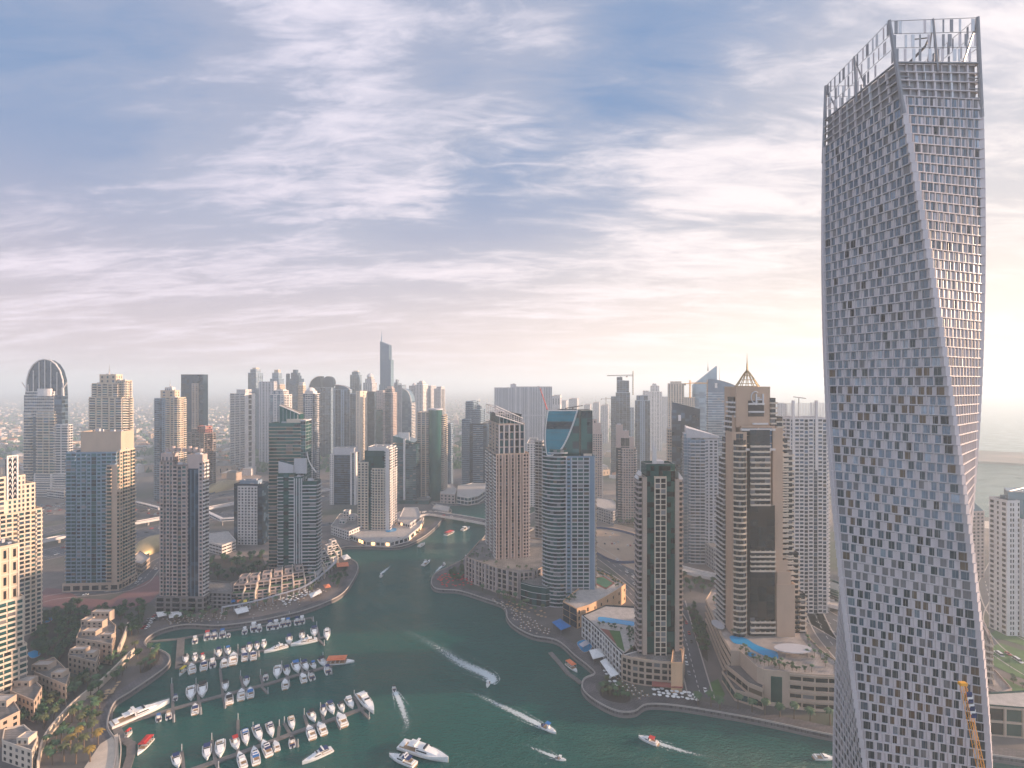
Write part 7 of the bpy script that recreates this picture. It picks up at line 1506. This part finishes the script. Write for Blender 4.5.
# ------------------------------------------------------------------ cars
def carmesh(m, Lc=4.6, Wc=1.9, H=1.45, van=False):
    b = MB(); b.prism([(-Wc / 2, -Lc / 2), (Wc / 2, -Lc / 2), (Wc / 2, Lc / 2), (-Wc / 2, Lc / 2)], .3, .85, m)
    z1 = H if not van else 2.1; y0, y1 = (-.32, .18) if not van else (-.46, .34)
    b.add([(-Wc * .46, Lc * y0, .85), (Wc * .46, Lc * y0, .85), (Wc * .46, Lc * y1, .85), (-Wc * .46, Lc * y1, .85), (-Wc * .38, Lc * (y0 + .07), z1 - .02), (Wc * .38, Lc * (y0 + .07), z1 - .02), (Wc * .38, Lc * (y1 - .12), z1 - .02), (-Wc * .38, Lc * (y1 - .12), z1 - .02)], [(0, 1, 5, 4), (1, 2, 6, 5), (2, 3, 7, 6), (3, 0, 4, 7)], 'smoked')
    b.prism([(-Wc * .39, Lc * (y0 + .06)), (Wc * .39, Lc * (y0 + .06)), (Wc * .39, Lc * (y1 - .11)), (-Wc * .39, Lc * (y1 - .11))], z1 - .02, z1 + .03, m)
    for sx_ in (-1, 1):
        for sy_ in (-.3, .3): b.tube((sx_ * Wc * .5, Lc * sy_, .33), (sx_ * Wc * .38, Lc * sy_, .33), .33, 'rubber', 8)
    return b.mesh('car')
CM = {c: carmesh(c) for c in ('car_white', 'car_grey', 'car_black', 'car_red')}; VM = carmesh('car_white', 7.5, 2.3, 2.2, True); CM['car_white_2'] = CM['car_white']
rc = random.Random(31)
def cars(pts, n, width, lanes, place, z=3.1):
    P = smooth([gp(*p, z=z) for p in pts], 5); cum = [0]
    for i in range(len(P) - 1): cum.append(cum[-1] + (Vector(P[i + 1]) - Vector(P[i])).length)
    used = []
    for _ in range(n):
        s_ = rc.uniform(0, cum[-1]); ln = rc.randrange(lanes)
        if any(abs(s_ - a) < 8 and ln == c for a, c in used): continue
        used.append((s_, ln)); i = max(j for j in range(len(cum)) if cum[j] <= s_); i = min(i, len(P) - 2); a, b_ = Vector(P[i]), Vector(P[i + 1]); d = (b_ - a).normalized(); p = a + d * (s_ - cum[i]); q = Vector((-d.y, d.x)) * (-width / 2 + width * (ln + .5) / lanes)
        c = rc.choice(list(CM)); van = rc.random() < .12; col = 'white' if van else {'car_white': 'white', 'car_white_2': 'white', 'car_grey': 'grey', 'car_black': 'black', 'car_red': 'red'}[c]
        o = link('van' if van else 'car', VM if van else CM[c], None, '%s %s driving on %s' % (col, 'van' if van else 'car', place), 'van' if van else 'car', 'traffic on ' + place, loc=(p.x + q.x, p.y + q.y, z + .02)); o.rotation_euler = (0, 0, atan2(d.y, d.x) - pi / 2 + (pi if ln < lanes / 2 else 0))
cars([(-20, 574), (40, 556), (160, 529), (240, 512), (330, 497), (420, 487)], 75, 46, 6, 'the wide highway at the left'); cars([(0, 540), (60, 527), (160, 507), (240, 493), (330, 481)], 30, 30, 4, 'the upper highway at the left')
cars([(570, 503), (600, 512), (650, 524), (690, 537), (726, 556), (760, 580), (800, 606)], 60, 34, 4, 'the avenue behind the dark tower'); cars([(576, 540), (604, 556), (634, 578), (660, 600)], 10, 22, 3, 'the curved road by the sandy lot'); cars([(676, 600), (682, 625), (688, 648), (695, 675), (701, 697)], 13, 15, 2, 'the side road between dark tower and hotel')
cars([(405, 517), (428, 513), (445, 515), (470, 519), (497, 524)], 5, 12, 2, 'the road bridge over the canal', 6.5); cars([(1024, 668), (1000, 652), (985, 640), (974, 615)], 5, 13, 2, 'the coast road at the right', 3.14); cars([(60, 596), (130, 588), (150, 572), (165, 558), (215, 545), (300, 529), (360, 520)], 14, 14, 2, 'the street behind the left towers')
def lot(poly, n, place, z=3.15, ang=0):
    P = [gp(*p, z=z) for p in poly]; xs = [p[0] for p in P]; ys = [p[1] for p in P]; got = []; k = 0
    while len(got) < n and k < n * 40:
        k += 1; x, y = rc.uniform(min(xs), max(xs)), rc.uniform(min(ys), max(ys)); x = round(x / 3) * 3; y = round(y / 7) * 7
        if not inpoly(x, y, P) or (x, y) in got: continue
        got.append((x, y)); c = rc.choice(list(CM)); col = {'car_white': 'white', 'car_white_2': 'white', 'car_grey': 'grey', 'car_black': 'black', 'car_red': 'red'}[c]; o = link('parked_car', CM[c], None, '%s car parked %s' % (col, place), 'car', 'cars parked ' + place, loc=(x, y, z)); o.rotation_euler = (0, 0, ang)
lot([(138, 512), (158, 500), (196, 488), (200, 496), (160, 514), (140, 520)], 60, 'on the sandy ground behind the left towers'); lot([(138, 628), (150, 618), (160, 610), (160, 617), (148, 630)], 22, 'by the quay left of the brown tower'); lot([(40, 505), (64, 503), (66, 512), (44, 516)], 26, 'below the arch topped tower')
lot([(576, 536), (612, 532), (640, 545), (638, 553), (600, 548)], 14, 'on the sandy building lot', 3.2); lot([(225, 496), (262, 490), (268, 500), (230, 505)], 20, 'beside the far shell roofed station', 3.2)

# ------------------------------------------------------------------ parasols, lamps
def parasol_proto(m):
    o = link('parasol', None, None, 'x', 'parasol'); b = MB(); b.tube((0, 0, 0), (0, 0, 2.6), .06, 'metal', 5); b.build('pole', o); b = MB(); n = 8
    b.add([(1.7 * cos(2 * pi * k / n), 1.7 * sin(2 * pi * k / n), 2.25) for k in range(n)] + [(0, 0, 2.95)], [(k, (k + 1) % n, n) for k in range(n)] + [tuple(range(n - 1, -1, -1))], m); b.build('shade', o); return o
PS = {m: parasol_proto(m) for m in ('canvas_white', 'canvas_red', 'canvas_tan')}
def parasols(poly, n, m, label, group, mind=3.2):
    scatter(poly, n, [PS[m]], label, group, sc=(.6, .95), mind=mind)
parasols([(436, 583), (444, 574), (468, 575), (474, 586), (460, 588), (445, 588)], 46, 'canvas_red', 'red parasol on the restaurant terrace of the peninsula tip', 'red parasols on the peninsula tip')
parasols([(278, 601), (306, 590), (312, 594), (285, 607)], 34, 'canvas_white', 'white parasol on the promenade terrace below the villas', 'white parasols below the villas', 3)
parasols([(236, 607), (248, 605), (250, 611), (238, 613)], 6, 'canvas_white', 'white parasol in front of the colourful shop awnings', 'parasols by the shop awnings'); parasols([(652, 690), (696, 696), (697, 703), (654, 697)], 44, 'canvas_white', 'white parasol on the terrace before the dark tower', 'parasols before the dark tower', 2.6)
parasols([(500, 600), (545, 614), (548, 622), (512, 612)], 20, 'canvas_tan', 'tan parasol on the quay below the glass podium', 'tan parasols on the quay'); parasols([(604, 672), (612, 680), (618, 688), (608, 684)], 8, 'canvas_white', 'white parasol by the oval planting bed', 'parasols by the oval bed', 2.6)
parasols([(98, 700), (112, 690), (122, 682), (118, 690), (104, 702)], 14, 'canvas_tan', 'tan parasol of the cafe inside the garden wall', 'cafe parasols by the garden wall', 2.5)
def lamp_proto():
    o = link('street_lamp', None, None, 'x', 'street lamp'); b = MB(); b.tube((0, 0, 0), (0, 0, 9), .12, 'metal', 6, .07); b.tube((0, 0, 9), (1.5, 0, 9.3), .06, 'metal', 5); b.build('pole', o); b = MB(); b.box(1.3, 2.1, -.15, .15, 9.2, 9.35, 'white_metal'); b.build('lamp_head', o); return o
LP = lamp_proto()
def lamps(pts, n, label, group):
    P = [gp(*p) for p in pts]; Ls = [(Vector(P[i + 1]) - Vector(P[i])).length for i in range(len(P) - 1)]; T_ = sum(Ls)
    for k in range(n):
        s_ = T_ * (k + .5) / n; i = 0
        while s_ > Ls[i]: s_ -= Ls[i]; i += 1
        p = Vector(P[i]).lerp(Vector(P[i + 1]), s_ / Ls[i]); put(LP, p.x, p.y, 3.1, label, group)
lamps([(20, 573), (160, 538), (240, 520), (330, 504)], 12, 'grey street lamp beside the wide highway at the left', 'highway lamps at the left'); lamps([(600, 519), (690, 545), (726, 566), (770, 594)], 9, 'grey street lamp beside the avenue behind the dark tower', 'avenue lamps'); lamps([(990, 655), (1010, 668), (1030, 682)], 3, 'grey street lamp beside the lawn at the right', 'lawn lamps')

# ------------------------------------------------------------------ cafe furniture on the terraces
tt = link('cafe_table', None, None, 'x', 'cafe table'); b = MB(); b.tube((0, 0, .72), (0, 0, .76), .5, 'canvas_white', 10); b.build('tabletop', tt); b = MB(); b.tube((0, 0, 0), (0, 0, .72), .05, 'metal', 5); b.tube((0, 0, 0), (0, 0, .03), .25, 'metal', 8); b.build('leg', tt)
for k in range(4):
    a = k * pi / 2; b = MB(); x_, y_ = .95 * cos(a), .95 * sin(a); b.box(x_ - .22, x_ + .22, y_ - .22, y_ + .22, .4, .48, 'deck_teak'); c_, s_ = cos(a), sin(a); b.obox((x_ + .22 * c_, y_ + .22 * s_), a + pi / 2, .44, 0, .05, .48, .95, 'deck_teak')
    for u_, v_ in ((-.18, -.18), (.18, -.18), (.18, .18), (-.18, .18)): b.box(x_ + u_ - .02, x_ + u_ + .02, y_ + v_ - .02, y_ + v_ + .02, 0, .4, 'metal')
    b.build('chair', tt)
for poly, n, lab, grp in (([(486, 597), (505, 603), (530, 618), (552, 632), (545, 638), (520, 628), (508, 612)], 60, 'cafe table with four chairs on the promenade below the glass podium', 'cafe tables below the glass podium'),
                     ([(160, 619), (205, 614), (228, 613), (226, 620), (170, 625)], 55, 'cafe table with four chairs on the quay below the brown tower', 'cafe tables below the brown tower'),
                     ([(245, 610), (300, 594), (322, 585), (326, 592), (300, 606), (250, 617)], 45, 'cafe table with four chairs on the curved promenade below the villas', 'cafe tables below the villas'),
                     ([(610, 668), (620, 680), (640, 690), (652, 698), (640, 700), (618, 686)], 20, 'cafe table with four chairs by the oval bed', 'cafe tables by the oval bed')):
    scatter(poly, n, [tt], lab, grp, sc=(.95, 1.2), mind=2.4)
